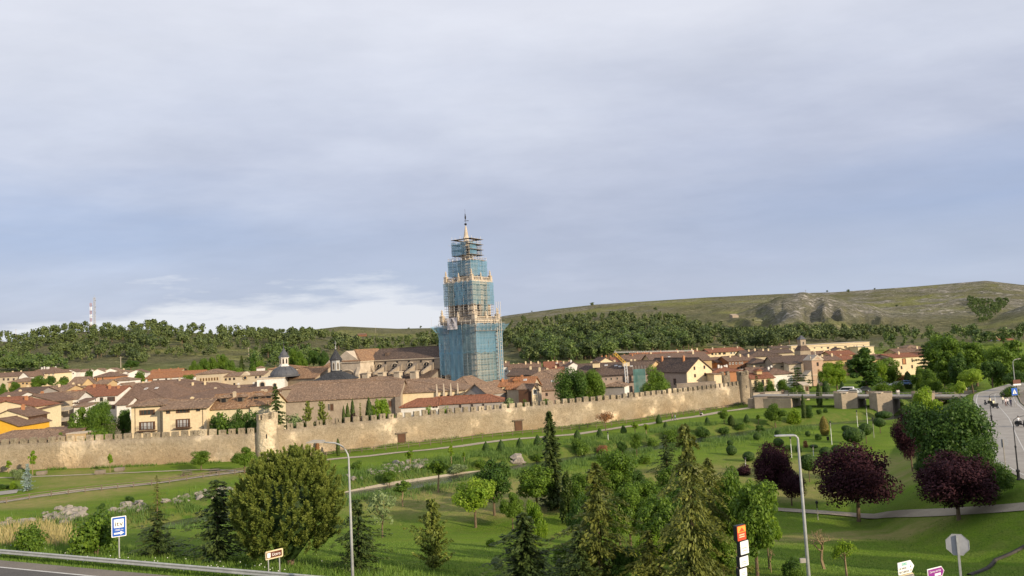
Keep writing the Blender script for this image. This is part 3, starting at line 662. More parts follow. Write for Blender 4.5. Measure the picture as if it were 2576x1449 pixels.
def roof_mesh(kind, w, d, he, hr, ov, mat, th=.22, hipx=None):
    """solid tiled roof: footprint x -w/2..w/2, y 0..d"""
    m = MB(); x0, x1, y0, y1 = -w/2-ov, w/2+ov, -ov, d+ov
    if kind == 'x':
        sl = (hr-he)/(d/2); e = he-sl*ov; a, b = (y0, e), (d/2, hr); c_ = (y1, e)
        m.prism([(a[0], a[1]), (b[0], b[1]), (c_[0], c_[1]), (c_[0], c_[1]+th), (b[0], b[1]+th), (a[0], a[1]+th)][::-1], x0, x1, 'x')
        m.tube([(x0, d/2, hr+th), (x1, d/2, hr+th)], .16, 6)
    elif kind == 'y':
        sl = (hr-he)/(w/2); e = he-sl*ov
        m.prism([(x0, e), (0, hr), (x1, e), (x1, e+th), (0, hr+th), (x0, e+th)][::-1], y0, y1, 'y')
        m.tube([(0, y0, hr+th), (0, y1, hr+th)], .16, 6)
    elif kind == 'shed':
        sl = (hr-he)/d; m.prism([(y0, he-sl*ov), (y1, hr+sl*ov), (y1, hr+sl*ov+th), (y0, he-sl*ov+th)][::-1], x0, x1, 'x')
    elif kind == 'flat':
        m.box(x0, y0, he, x1, y1, he+th)
    else:
        e = he-.12; i = min((y1-y0)/2, (x1-x0)/2)
        if (x1-x0) >= (y1-y0): ra, rb = (x0+i*.9, (y0+y1)/2, hr+th), (x1-i*.9, (y0+y1)/2, hr+th)
        else: ra, rb = ((x0+x1)/2, y0+i*.9, hr+th), ((x0+x1)/2, y1-i*.9, hr+th)
        if kind == 'hipl': rb = (x1, (y0+y1)/2, hr+th)
        if kind == 'hipr': ra = (x0, (y0+y1)/2, hr+th)
        B = [(x0, y0, e), (x1, y0, e), (x1, y1, e), (x0, y1, e)]; T = [(p[0], p[1], p[2]+th) for p in B]
        if (x1-x0) >= (y1-y0): fs = [(4, 5, 9, 8), (5, 6, 9), (6, 7, 8, 9), (7, 4, 8)]
        else: fs = [(4, 5, 8), (5, 6, 9, 8), (6, 7, 9), (7, 4, 8, 9)]
        m.add(B+T+[ra, rb], [(3, 2, 1, 0), (0, 1, 5, 4), (1, 2, 6, 5), (2, 3, 7, 6), (3, 0, 4, 7)]+fs)
        U_ = lambda p: (p[0], p[1], p[2]+.0)
        m.tube([ra, rb], .16, 6)
        for c_, r_ in ((4, ra), (7, ra if (x1-x0) >= (y1-y0) else rb), (5, rb if (x1-x0) >= (y1-y0) else ra), (6, rb)):
            m.tube([(B+T)[c_], r_], .13, 5)
    return m.mesh('roof', mat)
def house(label, fr, uL, uR, ve, vr, d, dep=10, rot=0, roof='x', wall='beige', rm='roof_brown', win=(), ch=0, chm='cream', ov=.45, base=None, name='house', cat='house', sky=0, group=None, hh=None):
    rt = R(rot); um = (uL+uR)/2
    if hh is None and base is None and d < 235:
        for _ in range(3):
            xs_ = [at(*fr(q, ve), d).x for q in (uL, uR)]
            if max(xs_) < 71: d = max(d, float(np.interp(sum(xs_)/2, wx, wy))+2.4+abs(xs_[1]-xs_[0])*.5*abs((np.interp(xs_[1], wx, wy)-np.interp(xs_[0], wx, wy))/max(1, xs_[1]-xs_[0])-math.tan(rt)))
    pL, pR = at(*fr(uL, ve), d), at(*fr(uR, ve), d); w = (pR.x-pL.x)/max(.5, math.cos(rt)); c = (pL+pR)/2
    zb = (hgt(c.x, c.y+dep/2)-.8) if base is None else base
    if hh: zb = c.z-hh
    he = c.z-zb
    hr = at(*fr(um, vr), d+(dep/2*math.cos(rt) if roof != 'y' else 0)).z-zb
    hr = max(hr, he+.6)
    r = empty(name, (c.x, c.y, zb), rt, label, cat, group); m = MB()
    if roof == 'x': m.prism([(0, 0), (dep, 0), (dep, he), (dep/2, hr), (0, he)][::-1], -w/2, w/2, 'x')
    elif roof == 'y': m.prism([(-w/2, 0), (w/2, 0), (w/2, he), (0, hr), (-w/2, he)][::-1], 0, dep, 'y')
    elif roof == 'shed': m.prism([(0, 0), (dep, 0), (dep, hr), (0, he)][::-1], -w/2, w/2, 'x')
    else: m.box(-w/2, 0, 0, w/2, dep, he)
    m.build('wall', M[wall], r)
    rf = link('roof', roof_mesh(roof, w, dep, he, hr, ov, M[rm]), r)
    rng = random.Random(int(um*7+d*3))
    for k in range(ch):
        fx = (k+.5)/ch+rng.uniform(-.12, .12); x = (fx-.5)*w
        if roof == 'y': x = rng.choice((-1, 1))*w*.12; y = dep*fx; z = hr-.2
        else: y = dep*(.5+rng.choice((-.12, .1))); z = hr-.3
        if roof[:3] == 'hip': x *= .5
        link('chimney', CHM[chm], rf, (x, y, z), (0, 0, 0), (1, 1, rng.uniform(.7, 1.1)))
    for k in range(sky):
        fx = rng.uniform(.15, .85)-.5; fy = rng.uniform(.25, .4)
        if roof in ('x', 'hip', 'hipl', 'hipr'):
            sl = math.atan2(hr-he, dep/2); z = he+(hr-he)*fy*2+.27
            s = MB().box(-.5, -.6, 0, .5, .6, .06).mesh('skylight', M['whiteframe']); o = link('skylight', s, rf, (fx*w*.8, fy*dep, z), (sl, 0, 0))
            link('pane', MB().box(-.4, -.5, .061, .4, .5, .075).mesh('pane', M['curtain']), o)
    for q in win:
        st = q[4] if len(q) > 4 else 'b'
        a = at(*fr(q[0], q[1]), d); k = (fr(1, 0)[0]-fr(0, 0)[0])*d/FPX
        x = (a.x-c.x)/math.cos(rt); ww = q[2]*k/math.cos(rt); hh = q[3]*k
        if abs(x)+ww/2 < w/2+.3: add_window(r, x, 0, a.z-zb-hh/2, ww, hh, st)
    return r, w, he, hr
def row(xs, y, w, h, st='b', dy=0): return [(x, y+dy*i, w, h, st) for i, x in enumerate(xs)]
ROWS = 'houses of the town behind the wall'
# ---- near left
house('orange-yellow house at the left edge just behind the wall', fa, -260, 268, 1112, 1005, 181, 12, 0, 'y', 'ochre', 'roof_brown')
r, w, he, hr = house('pale yellow gabled house with brown-clad side wall behind the orange-yellow one', fa, -130, 388, 975, 875, 187, 9, 4, 'y', 'pale', 'roof_brown', ch=1, chm='brick')
MB().box(w/2+.01, .3, he*.35, w/2+.09, 8.6, he-.05).build('brown_side_sheet', M['brownwood'], r)  # thin brown sheet over the right side wall
house('cream gabled house with red chimney stack between two yellow houses on the left', fa, -300, 500, 838, 742, 197, 10, 0, 'y', 'cream', 'roof_red', ch=1, chm='brick')
r, w, he, hr = house('cream side house with awning and low terrace right of the yellow gables', fa, 460, 620, 855, 830, 199, 8, 0, 'shed', 'pale', 'roof_brown', win=[(630, 990, 30, 80, 'w')])
r, w, he, hr = house('beige gabled house with stacked corner balconies near the left edge', fa, 190, 775, 752, 660, 212, 11, 0, 'y', 'beige', 'roof_brown', ch=1, chm='brick')
for k in range(3):
    z = he-3.1-k*2.9
    bl = MB().box(w/2+.02, .2, z, w/2+3.2, 4, z+.22).build('balcony', M['stone_pale'], r)
    MB().box(w/2+.03, .2, z+.23, w/2+3.2, .28, z+1.15).box(w/2+3.12, .29, z+.23, w/2+3.2, 4, z+1.15).build('railing', M['dullsteel'], bl)
    MB().box(w/2+.02, 1, z+.24, w/2+.1, 3.4, z+2.4).build('balcony_door', M['glass'], r)
MB().box(w/2+.02, -.2, he-.25, w/2+3.6, 4.4, he-.05).build('balcony_roof', M['roof_brown'], r)
house('tall plain white house with brown roof left of the big garden trees', fa, 885, 1112, 716, 618, 221, 12, 12, 'x', 'white', 'roof_old', ch=1, chm='brick')
house('white half-gabled house wall just left of the tall white house', fa, 590, 900, 720, 640, 226, 10, 0, 'y', 'white', 'roof_brown')
house('small white annex with one window stepping down right of the tall white house', fa, 1080, 1210, 772, 720, 216, 6, 0, 'shed', 'white', 'roof_brown', win=[(1122, 765, 40, 36, 'w')])
house('low white lean-to below the white annex', fa, 1070, 1260, 822, 795, 211, 5, 0, 'shed', 'white', 'roof_old')
house('grey rendered block with red roof left of the white apartment house', fa, 1110, 1352, 645, 530, 243, 14, 0, 'x', 'grey', 'roof_red', ch=1, chm='brick')
house('white apartment house with red roof and wide windows above the garden trees', fa, 1352, 1702, 662, 545, 238, 14, 0, 'x', 'white', 'roof_red', ch=2, chm='brick', win=[(1382, 720, 26, 44, 'w'), (1472, 714, 44, 56, 'b'), (1612, 710, 110, 64, 'b4'), (1612, 822, 110, 60, 'b4')])
house('plain white wall house under the vast brown roof', fa, 1690, 1850, 790, 700, 232, 8, 0, 'x', 'white', 'roof_brown')
house('vast brown tiled roof with a dark skylight strip left of the cream twin house', fA, 1095, 1600, 1082, 903, 236, 26, 0, 'hipr', 'white', 'roof_brown', sky=2, name='hall', cat='hall')
house('low shed with a long striped brown roof right behind the wall', fa, 458, 1080, 1215, 1150, 170, 6, 0, 'shed', 'tan', 'roof_brown', name='shed', cat='shed')
house('low shed with broad brown hipped roof touching the wall at far left', fa, -330, 780, 1322, 1182, 163, 10, 0, 'hip', 'beige', 'roof_old', name='shed', cat='shed')
house('small beige flat garden shed behind the wall below the big garden trees', fa, 960, 1235, 1216, 1205, 167, 4, 0, 'flat', 'tan', 'stone_pale', ov=.1, name='shed', cat='shed')
# ---- left middle band
house('grey-brown roofed house with stone gable on the far left', fa, 130, 540, 640, 556, 268, 12, 0, 'x', 'grey', 'roof_dark', ch=2)
house('low old house with long brown roof and chimneys left of the grey block', fa, 560, 935, 608, 528, 290, 14, 0, 'x', 'tan', 'roof_old', ch=3)
house('little beige house with one dark window under a brown roof, left of the red roofs', fa, 970, 1130, 566, 535, 300, 10, 0, 'x', 'tan', 'roof_old', win=[(1030, 592, 28, 28)], ch=1)
house('white house corner with brown roof at far left edge', fa, -60, 250, 690, 625, 250, 10, 0, 'x', 'white', 'roof_brown', ch=1)
house('red roofed low house at the far left edge behind yellow gables', fa, -200, 195, 762, 700, 226, 9, 0, 'x', 'beige', 'roof_red', ch=1)
house('brown roofed old barn between the grey block and little beige house', fa, 900, 1115, 670, 600, 262, 12, 0, 'x', 'beige', 'roof_red', name='barn', cat='barn')
house('tan gabled barn standing among the trees of the left town', fa, 1195, 1365, 520, 412, 345, 14, 25, 'y', 'tan', 'roof_old', name='barn', cat='barn')
house('long low brown roof left of the tan gabled barn', fa, 985, 1200, 492, 400, 352, 12, 0, 'x', 'tan', 'roof_old')
house('orange brick house with hipped roof and two arched balcony windows', fa, 1360, 1668, 388, 328, 372, 12, 0, 'hip', 'brick', 'roof_brown', win=[(1398, 420, 30, 56, 'ab'), (1490, 416, 30, 56, 'ab')])
house('low white house with brown roof in front of the orange brick house', fa, 1555, 1880, 446, 402, 345, 10, 0, 'hip', 'white', 'roof_old')
house('low tiled shed with open beams in front of orange brick house', fa, 1380, 1560, 492, 440, 330, 8, 0, 'x', 'tan', 'roof_old', name='shed', cat='shed')
house('small white gabled house under the orange brick house', fa, 1675, 1840, 540, 492, 300, 10, 0, 'y', 'white', 'roof_old', ch=1, chm='white')
house('red hipped roof house right of little beige house', fa, 1130, 1360, 635, 520, 285, 12, 0, 'hip', 'beige', 'roof_red', ch=1, chm='brick')
# ---- far left row
house('beige terrace with brown roof at far left, lowest of the back row', fa, -120, 290, 388, 334, 440, 12, 0, 'x', 'beige', 'roof_brown', win=row((-60, 55, 120, 200), 425, 26, 34), ch=3)
house('white gable end between the two beige terraces at the far left', fa, 275, 415, 388, 322, 436, 14, 0, 'y', 'white', 'roof_brown')
house('long beige apartment terrace with brown hipped roof and white chimney pots', fa, 350, 815, 345, 265, 452, 14, -8, 'hip', 'cream', 'roof_brown', win=row((520, 575, 640, 725, 790), 356, 22, 32, 'w', -3), ch=5, chm='white')
house('ochre house with hipped roof in front of the beige terrace at far left', fa, 120, 420, 464, 412, 405, 12, 0, 'hip', 'tan', 'roof_old', win=[(335, 485, 26, 22), (390, 485, 26, 24)])
house('white house with brown roof, first of the white row by the hill', fa, 850, 960, 327, 286, 468, 12, 0, 'x', 'white', 'roof_brown', win=[(880, 347, 18, 20), (936, 344, 18, 20)])
house('bright white gabled house, second of the white row by the hill', fa, 955, 1092, 318, 284, 466, 12, 10, 'y', 'white', 'roof_brown', win=[(1058, 340, 14, 18)])
house('white house half hidden by a round tree, third of the white row', fa, 1135, 1262, 316, 284, 474, 10, 0, 'x', 'white', 'roof_old', win=[(1162, 334, 16, 20)])
house('white gabled house with grey roof, fourth of the white row', fa, 1330, 1512, 318, 274, 470, 12, 12, 'y', 'white', 'roof_old')
house('wide white gabled house, rightmost of the white row by the hill', fa, 1505, 1705, 306, 266, 472, 12, 12, 'y', 'white', 'roof_old')
house('beige flat-topped tower house with chimney right of the white row', fa, 1680, 1785, 318, 296, 430, 8, 0, 'hip', 'beige', 'roof_old', ch=1, win=[(1730, 345, 18, 20)])
house('white sloping house right of the beige tower house', fa, 1775, 1880, 330, 306, 425, 9, 0, 'y', 'white', 'roof_old')
house('white and bluish gabled house left of the long orange roof', fb, 60, 282, 330, 288, 410, 12, 15, 'y', 'white', 'roof_brown', win=[(158, 352, 20, 18)])
house('long low terrace of orange tiled roofs behind the red-roofed hall', fb, 330, 785, 325, 286, 430, 12, 0, 'x', 'beige', 'roof_orange', ch=3, chm='brick')
house('long white hall with a bright orange-red roof and a big red door', fb, 300, 1080, 396, 318, 358, 15, 0, 'x', 'white', 'roof_orange', win=[(366, 455, 80, 70, 'r'), (480, 440, 26, 38, 'b'), (598, 430, 26, 38, 'b'), (730, 432, 90, 14, 'b')], name='hall', cat='hall')
house('low white shed at the left foot of the red-roofed hall', fb, 178, 320, 475, 465, 340, 8, 0, 'flat', 'white', 'stone_pale', name='shed', cat='shed')
house('brown roofed house with white gable tip in front of the red-roofed hall', fb, 300, 1010, 528, 440, 300, 14, 0, 'hipr', 'white', 'roof_brown', ch=2, chm='beige')
house('small white gabled house in front of the red-roofed hall, left of the brown roof', fb, 300, 445, 535, 492, 296, 8, 0, 'y', 'white', 'roof_old')
house('low tan-roofed house left of the small white gable', fb, 20, 260, 535, 490, 292, 10, 0, 'hip', 'tan', 'roof_old', ch=1)
# ---- seminary
house('cream seminary block with hipped roof and seven arched windows', fb, 1026, 1392, 346, 290, 335, 16, 0, 'hip', 'beige', 'roof_old', win=[(1098+40.3*i, 430-2.5*i, 27, 50, 'ab') for i in range(7)], name='seminary', cat='building')
r, w, he, hr = house('long cream seminary wing with a pediment and round window', fb, 1392, 2010, 376, 326, 338, 14, 0, 'x', 'beige', 'roof_old', win=[(1460, 426, 30, 34), (1519, 420, 30, 34), (1581, 417, 30, 34), (1898, 396, 28, 32), (1960, 390, 28, 32), (1460, 508, 28, 36), (1585, 496, 28, 36), (1900, 478, 28, 36)], name='seminary', cat='building')
k_ = .17364*338/FPX; px = (1742-1701)*k_
MB().prism([(-2.6, he-.3), (2.6, he-.3), (0, he+1.9)][::-1], -.35, 3, 'y').build('pediment', M['beige'], r, (px, 0, 0))
MB().add([(.75*math.cos(k*math.pi/8), 0, .75*math.sin(k*math.pi/8)) for k in range(16)], [tuple(range(15, -1, -1))]).build('round_window', M['glass'], r, (px, -.36, he-.9))
rg = []
for k in range(16):
    a = k*math.pi/8; rg.append((.75*math.cos(a), .75*math.sin(a)))
MB().tube([(x*1.1, 0, z*1.1) for x, z in rg+rg[:1]], .14, 5, False).build('window_surround', M['tan'], r, (px, -.37, he-.9))
house('little white clock turret on the seminary roof ridge', fb, 1905, 1992, 262, 244, 348, 3.5, 0, 'hip', 'white', 'roof_old', hh=3, name='clock_turret', cat='turret', ov=.2)
# ---- brown roofs left of the chapel
house('long low brown roof with chimneys behind the cream twin house, upper one', fb, 490, 1470, 600, 495, 285, 16, 0, 'hipr', 'tan', 'roof_brown', ch=2)
house('long brown hipped roof right behind the cream twin house', fb, 600, 1945, 700, 580, 226, 20, 0, 'hipl', 'tan', 'roof_brown', ch=2, chm='beige')
house('low brown roof with white dish left of the white chapel', fb, 1480, 1920, 560, 515, 280, 10, 0, 'x', 'tan', 'roof_brown', ch=2, chm='white')
# ---- cream twin house by the wall
def balcony(r, x, z, w):
    b = MB().box(x-w/2, -.9, z-.12, x+w/2, -.01, z).build('balcony', M['brownwood'], r); q = MB()
    n = int(w/.3)
    for k in range(n+1): q.box(x-w/2+k*w/n-.015, -.89, z+.001, x-w/2+k*w/n+.015, -.86, z+1)
    q.box(x-w/2, -.9, z+1.001, x+w/2, -.85, z+1.06); q.build('railing', M['iron'], b)
r, w, he, hr = house('cream rendered house with hipped roof, left half of the pair behind the wall', fb, 92, 552, 806, 725, 172, 10, 2, 'hip', 'cream', 'roof_old', win=[(322, 903, 215, 72, 'b4'), (322, 1098, 222, 118, 'c4')], ov=.8)
k_ = .17364*172/FPX; balcony(r, 0, he-(1160-806)*k_, 275*k_)
MB().tube([(-w/2+.9, -.06, 0), (-w/2+.9, -.06, he)], .06, 6).build('downpipe', M['brownwood'], r); MB().tube([(w/2-.6, -.06, 0), (w/2-.6, -.06, he)], .06, 6).build('downpipe', M['brownwood'], r)
r, w, he, hr = house('cream rendered house with lower roof, right half of the pair behind the wall', fb, 552, 1172, 842, 735, 170, 10, 2, 'x', 'cream', 'roof_old', win=[(630, 900, 55, 42, 'b'), (840, 884, 192, 50, 'b4'), (1058, 866, 54, 42, 'b'), (840, 1060, 200, 122, 'c4')], ov=.8, ch=1)
k_ = .17364*170/FPX; balcony(r, (840-862)*k_, he-(1120-842)*k_, 250*k_)
MB().tube([(w/2-.8, -.06, 0), (w/2-.8, -.06, he)], .06, 6).build('downpipe', M['brownwood'], r)
r, w, he, hr = house('old long house with rust roof and four tiled dormers right of the cream pair', fb, 1172, 2075, 838, 645, 172.5, 13, 0, 'x', 'pale', 'roof_rust', ch=2, chm='beige')
k_ = .17364*172.5/FPX
for q in (1372, 1612, 1845, 2030):
    x = (q-1623)*k_; y = 2.9; z = he+(hr-he)*y/6.5
    dm = MB().box(x-.75, y-.4, z-.4, x+.75, y+3, z+1.05).build('dormer', M['greywood'], r)
    MB().prism([(x-1.2, z+1.05), (x+1.2, z+1.05), (x, z+1.75)][::-1], y-.8, y+3.4, 'y').build('dormer_roof', M['roof_old'], dm)
    MB().box(x-.5, y-.46, z+.0, x+.5, y-.405, z+.95).build('dormer_window', M['black'], dm)
house('rusty low roof with small chimney left of the tall spruce', fc, -20, 240, 780, 690, 186, 8, 0, 'x', 'pale', 'roof_rust', ch=1, chm='beige')
house('little tiled outhouse tucked left of the tall spruce behind the wall', fc, 0, 262, 872, 800, 172, 6, 0, 'x', 'pale', 'roof_rust', name='outhouse', cat='house')
# ---- white domed chapel
def chapel():
    d = 268; c = at(*fc(300, 490), d); zb = 2; r = empty('domed_chapel', (c.x, c.y, zb), R(8), 'white domed chapel with dark dome and white lantern', 'chapel'); k = .17364*d/FPX
    he = c.z-zb; w = 385*k; MB().box(-w/2, 0, 0, w/2, w, he).build('wall', M['white'], r); MB().box(-w/2-.25, -.25, he, w/2+.25, w+.25, he+.4).build('cornice', M['stone_pale'], r)
    add_window(r, -w/2+75*k, 0, he-155*k, 84*k, 125*k, 'a'); add_window(r, w/2-138*k, 0, he-150*k, 60*k, 90*k, 'a')
    cx, cy = (472-297)*k*.9, w*.55; rr = 205*k; hz = he+.4
    dm = MB().lathe([(rr*1.12, 0), (rr*1.12, .5), (rr, .55), (rr*.98, 1.05), (rr*.92, 1.55), (rr*.8, 2.3), (rr*.62, 3.1), (rr*.42, 3.65), (rr*.3, 3.85)], 20, (cx, cy, hz)).build('dome', M['lead'], r)
    ribs = MB()
    for q in range(10):
        a = q*math.pi/5; ribs.tube([(cx+math.cos(a)*x, cy+math.sin(a)*x, hz+z) for x, z in ((rr*.99, 1.05), (rr*.93, 1.55), (rr*.81, 2.35), (rr*.63, 3.15), (rr*.43, 3.7))], .09, 4)
    ribs.build('ribs', M['lead'], dm)
    lr = 66*k*.95; z0 = hz+3.75; zt = at(*fc(500, 178), d+w*.5).z-zb
    ln = MB().lathe([(lr*1.2, 0), (lr*1.2, .35), (lr, .4), (lr, zt-z0-.3), (lr*1.2, zt-z0-.25), (lr*1.2, zt-z0)], 8, (cx, cy, z0), .5).build('lantern', M['white'], r)
    for q in range(8):
        a = R(q*45)-R(90); add_window(r, cx+lr*.93*math.cos(a), cy+lr*.93*math.sin(a), z0+.9, lr*.5, (zt-z0)*.62, 'a', a+math.pi/2)
    MB().lathe([(lr*1.25, 0), (lr*1.3, .25), (lr*.95, .7), (lr*.85, 1.4), (lr*.55, 2.0), (lr*.4, 2.4), (lr*.42, 2.6), (.12, 3.4), (.1, 4.4)], 12, (cx, cy, zt)).build('cap', M['lead'], r)
    MB().lathe([(.05, 0), (.28, .2), (.28, .4), (.05, .6), (.05, 1.6)], 8, (cx, cy, zt+4.4)).build('finial', M['iron'], r)
chapel()
house('cream hipped house half hidden behind the dark dome', fc, 270, 698, 343, 300, 292, 12, 0, 'hip', 'beige', 'roof_rust', name='house')
# ---- cathedral complex
house('gabled side chapel with rusty red tile roof between the domes', fc, 495, 985, 480, 335, 272, 15, -30, 'x', 'stone', 'roof_rust', name='side_chapel', cat='chapel')
def sacristy():
    d = 262; c = at(*fc(1165, 510), d); zb = 2; k = .17364*d/FPX; he = c.z-zb; w = 500*k; za = at(*fc(1165, 392), d+6).z-zb
    r = empty('slate_chapel', (c.x, c.y, zb), R(-12), 'octagonal slate lantern tower on a dark pyramid roofed chapel', 'chapel')
    MB().box(-w/2, 0, 0, w/2, w*.8, he).build('wall', M['stone_pale'], r)
    o = .5; cy = w*.4; rr = 82*k
    MB().add([(-w/2-o, -o, he), (w/2+o, -o, he), (w/2+o, w*.8+o, he), (-w/2-o, w*.8+o, he), (-rr, cy-rr, za), (rr, cy-rr, za), (rr, cy+rr, za), (-rr, cy+rr, za)], [(3, 2, 1, 0), (0, 1, 5, 4), (1, 2, 6, 5), (2, 3, 7, 6), (3, 0, 4, 7), (4, 5, 6, 7)]).build('roof', M['slate'], r)
    zt = at(*fc(1165, 205), d+6).z-zb
    MB().lathe([(rr*1.08, 0), (rr, .9), (rr, zt-za-.4), (rr*1.12, zt-za-.3), (rr*1.12, zt-za)], 8, (0, cy, za-.2), .5).build('lantern', M['slate'], r)
    for q in range(8):
        a = R(q*45)-R(90); add_window(r, rr*.925*math.cos(a), cy+rr*.925*math.sin(a), za+.7, rr*.36, (zt-za)*.6, 'a', a+math.pi/2)
        if q in (0, 1): MB().box(-rr*.36, -.03, .3, rr*.36, .02, zt-za-.5).build('lead_panel', M['steel'], r, (rr*.925*math.cos(a), cy+rr*.925*math.sin(a), za), (0, 0, a+math.pi/2))
    MB().lathe([(rr*1.15, 0), (rr*.85, .9), (rr*.55, 2.0), (rr*.2, 3.2), (.15, 3.6)], 8, (0, cy, zt-.2), .5).build('cap', M['slate'], r)
    MB().lathe([(.08, 0), (.3, .3), (.3, .5), (.08, .8), (.25, 1.1), (.06, 1.5), (.06, 3.2)], 8, (0, cy, zt+3.3)).build('finial', M['steel'], r)
    MB().box(-.5, cy-.03, zt+5.6, .5, cy+.03, zt+5.75).build('cross_arm', M['steel'], r)
sacristy()
def cathedral():
    # origin at the foot of the bell tower's near corner; nave runs left and away (local -x)
    d0 = 292; c = at(1106, 893, d0); r = empty('cathedral', (c.x, c.y, 1), R(-24), 'old stone cathedral nave and transept with dark tiled roofs and flying buttresses', 'cathedral')
    he = at(1035, 902, 305).z-1; hr = at(1035, 877, 313).z-1
    Ln = 33.; dn = 15.
    MB().prism([(0, 0), (dn, 0), (dn, he), (dn/2, hr), (0, he)][::-1], -Ln, .6, 'x').build('nave_wall', M['stone'], r)
    link('nave_roof', roof_mesh('x', Ln+.6, dn, he+.25, hr+.25, .3, M['roof_dark']), r, (-Ln/2+.3, 0, 0))
    MB().box(-Ln, -.45, he-.3, .6, -.01, he+.1).build('cornice', M['stone_pale'], r)
    for k in range(6): MB().box(-.35, -.1, 0, .35, .02, .9).build('eaves_window', M['black'], r, (-3-5.6*k, -.02, he-1.6))
    lt = .5*he
    # transept
    tw, tl = 13.5, 9.5
    tx = -Ln-tw+2
    MB().prism([(tx, 0), (tx+tw, 0), (tx+tw, he), (tx+tw/2, hr+.4), (tx, he)][::-1], -tl, dn+4, 'y').build('transept_wall', M['stone_pale'], r)
    link('transept_roof', roof_mesh('hip', tw, dn+tl+4, he+.25, hr+.5, .5, M['roof_rust']), r, (tx+tw/2, -tl, 0))
    MB().box(tx-.3, -tl-.4, he-.35, tx+tw+.3, -tl-.01, he+.1).box(tx+tw+.01, -tl-.4, he-.35, tx+tw+.4, -.5, he+.1).build('cornice', M['stone_pale'], r)
    for sxx in (tx+.7, tx+tw-.7):
        MB().prism([(-tl-1.8, 0), (-tl+.1, 0), (-tl+.1, he-2.0), (-tl-1.6, he-5)][::-1], sxx-.8, sxx+.8, 'x').build('buttress', M['stone_pale'], r)
    # lancet window on the right face of the transept, rose arch on its front
    def arch(name, w, h, mat, pt=1.0):
        n = 8; P = [(-w/2, 0), (w/2, 0)]+[(w/2*math.cos(math.pi*k/n), h*.62+h*.38*math.sin(math.pi*k/n)**(1/pt)) for k in range(n+1)]
        return MB().add([(x, 0, z) for x, z in P], [tuple(range(len(P)))]).mesh(name, mat), P
    me, P = arch('lancet', 1.5, 7, M['black'])
    y_ = -tl/2-.5
    o = link('lancet_window', me, r, (tx+tw+.03, y_, he-11), (0, 0, R(90)))
    MB().tube([(x*1.25, -.02, z*1.03) for x, z in P+P[:1]], .3, 5, False).build('window_surround', M['stone_pale'], o)
    MB().prism([(0, 0), (1.9, 0), (1.6, he-5), (0, he-2)], y_+2.6, y_+4.0, 'y').build('buttress', M['stone'], r, (tx+tw, 0, 0))
    me, P = arch('rose', 7.4, 5.2, M['stone_dark'])
    o = link('rose_window', me, r, (tx+tw*.5, -tl-.03, he-8.5))
    MB().tube([(x*1.04, -.02, z*1.02) for x, z in P[1:]], .32, 5, False).build('window_surround', M['stone_pale'], o)
    for i, (x, z) in enumerate(((-1.9, 1.5), (-.7, 2.9), (1.0, 2.6), (2.1, 1.2), (0, 1.0))):
        MB().add([(x+.62*math.cos(k*math.pi/5), -.03, z+.62*math.sin(k*math.pi/5)) for k in range(10)], [tuple(range(9, -1, -1))]).build('rosette', M['black'], o)
    # apse arm going left
    MB().prism([(0, 0), (dn-2, 0), (dn-2, he-2.5), ((dn-2)/2, hr-2), (0, he-2.5)][::-1], tx-13, tx+.2, 'x').build('apse_wall', M['stone'], r)
    link('apse_roof', roof_mesh('hipl', 13, dn-2, he-2.3, hr-1.9, .5, M['roof_rust']), r, (tx-6.5, 0, 0))
    # aisle with lean-to roof, buttress piers, flying buttresses, arched windows
    az = he-8.2; aw = 8.5
    MB().prism([(-aw, 0), (0, 0), (0, az+3.3), (-aw, az)][::-1], -Ln+1, -.5, 'x').build('aisle_wall', M['stone_dark'], r)
    MB().prism([(-aw-.4, az), (-.01, az+3.6), (-.01, az+3.9), (-aw-.4, az+.3)][::-1], -Ln+.9, -.4, 'x').build('aisle_roof', M['roof_dark'], r)
    for k in range(4):
        x = -Ln+4.6+7.4*k
        MB().box(x-1.3, -aw-1.9, 0, x+1.3, -aw+.5, az+3.4).box(x-1.6, -aw-2.3, az+3.41, x+1.6, -aw+.8, az+3.7).build('buttress_pier', M['stone_pale'], r)
        MB().prism([(-aw+.4, az+2.2), (-aw+.4, az+3.3), (0, he-2.2), (0, he-4.2)][::-1], x+2.2, x+3.1, 'x').build('flying_buttress', M['stone'], r)
        MB().prism([(-1.7, az+2.5), (0, az+3), (0, he-1.6), (-1.3, he-2.4)][::-1], x+1.7, x+3.6, 'x').build('wall_buttress', M['stone_dark'], r)
        me, P = arch('clerestory', 2.7, 2.6, M['black']); o = link('clerestory_window', me, r, (x+.1, -.03, az+3.9))
        MB().tube([(q*1.15, -.02, z*1.1) for q, z in P[1:]], .28, 5, False).build('window_surround', M['stone_pale'], o)
        MB().tube([(0, -.04, 0), (0, -.04, 2.4)], .1, 4).tube([(-1.2, -.04, 1.2), (1.2, -.04, 1.2)], .1, 4).build('tracery', M['stone_pale'], o)
    MB().box(-Ln+6, 2.0, he+1, -Ln+7.3, 5, he+3.0).build('roof_dormer', M['roof_dark'], r)
    # west end towards the tower
    return r
cathedral()
house('upper cloister roof, long and brown, behind the main cloister roof', fc, 440, 1740, 610, 528, 250, 12, 0, 'hipl', 'stone', 'roof_old', name='cloister_wing', cat='cloister')
house('small hipped chapter roof with old brown tiles above the right cloister wing', fe, -220, 300, 520, 470, 262, 9, 0, 'hip', 'stone', 'roof_old', name='chapter_house', cat='cloister')
r, w, he, hr = house('main cloister wing with a huge brown tiled roof and wooden shutters', fB, 335, 1392, 1040, 893, 212, 20, 0, 'x', 'stone', 'roof_old', win=[(765, 1120, 34, 70, 'd'), (1310, 1088, 32, 66, 'd'), (738, 1120, 18, 76, 's'), (1130, 1085, 14, 36, 's')], name='cloister_wing', cat='cloister')
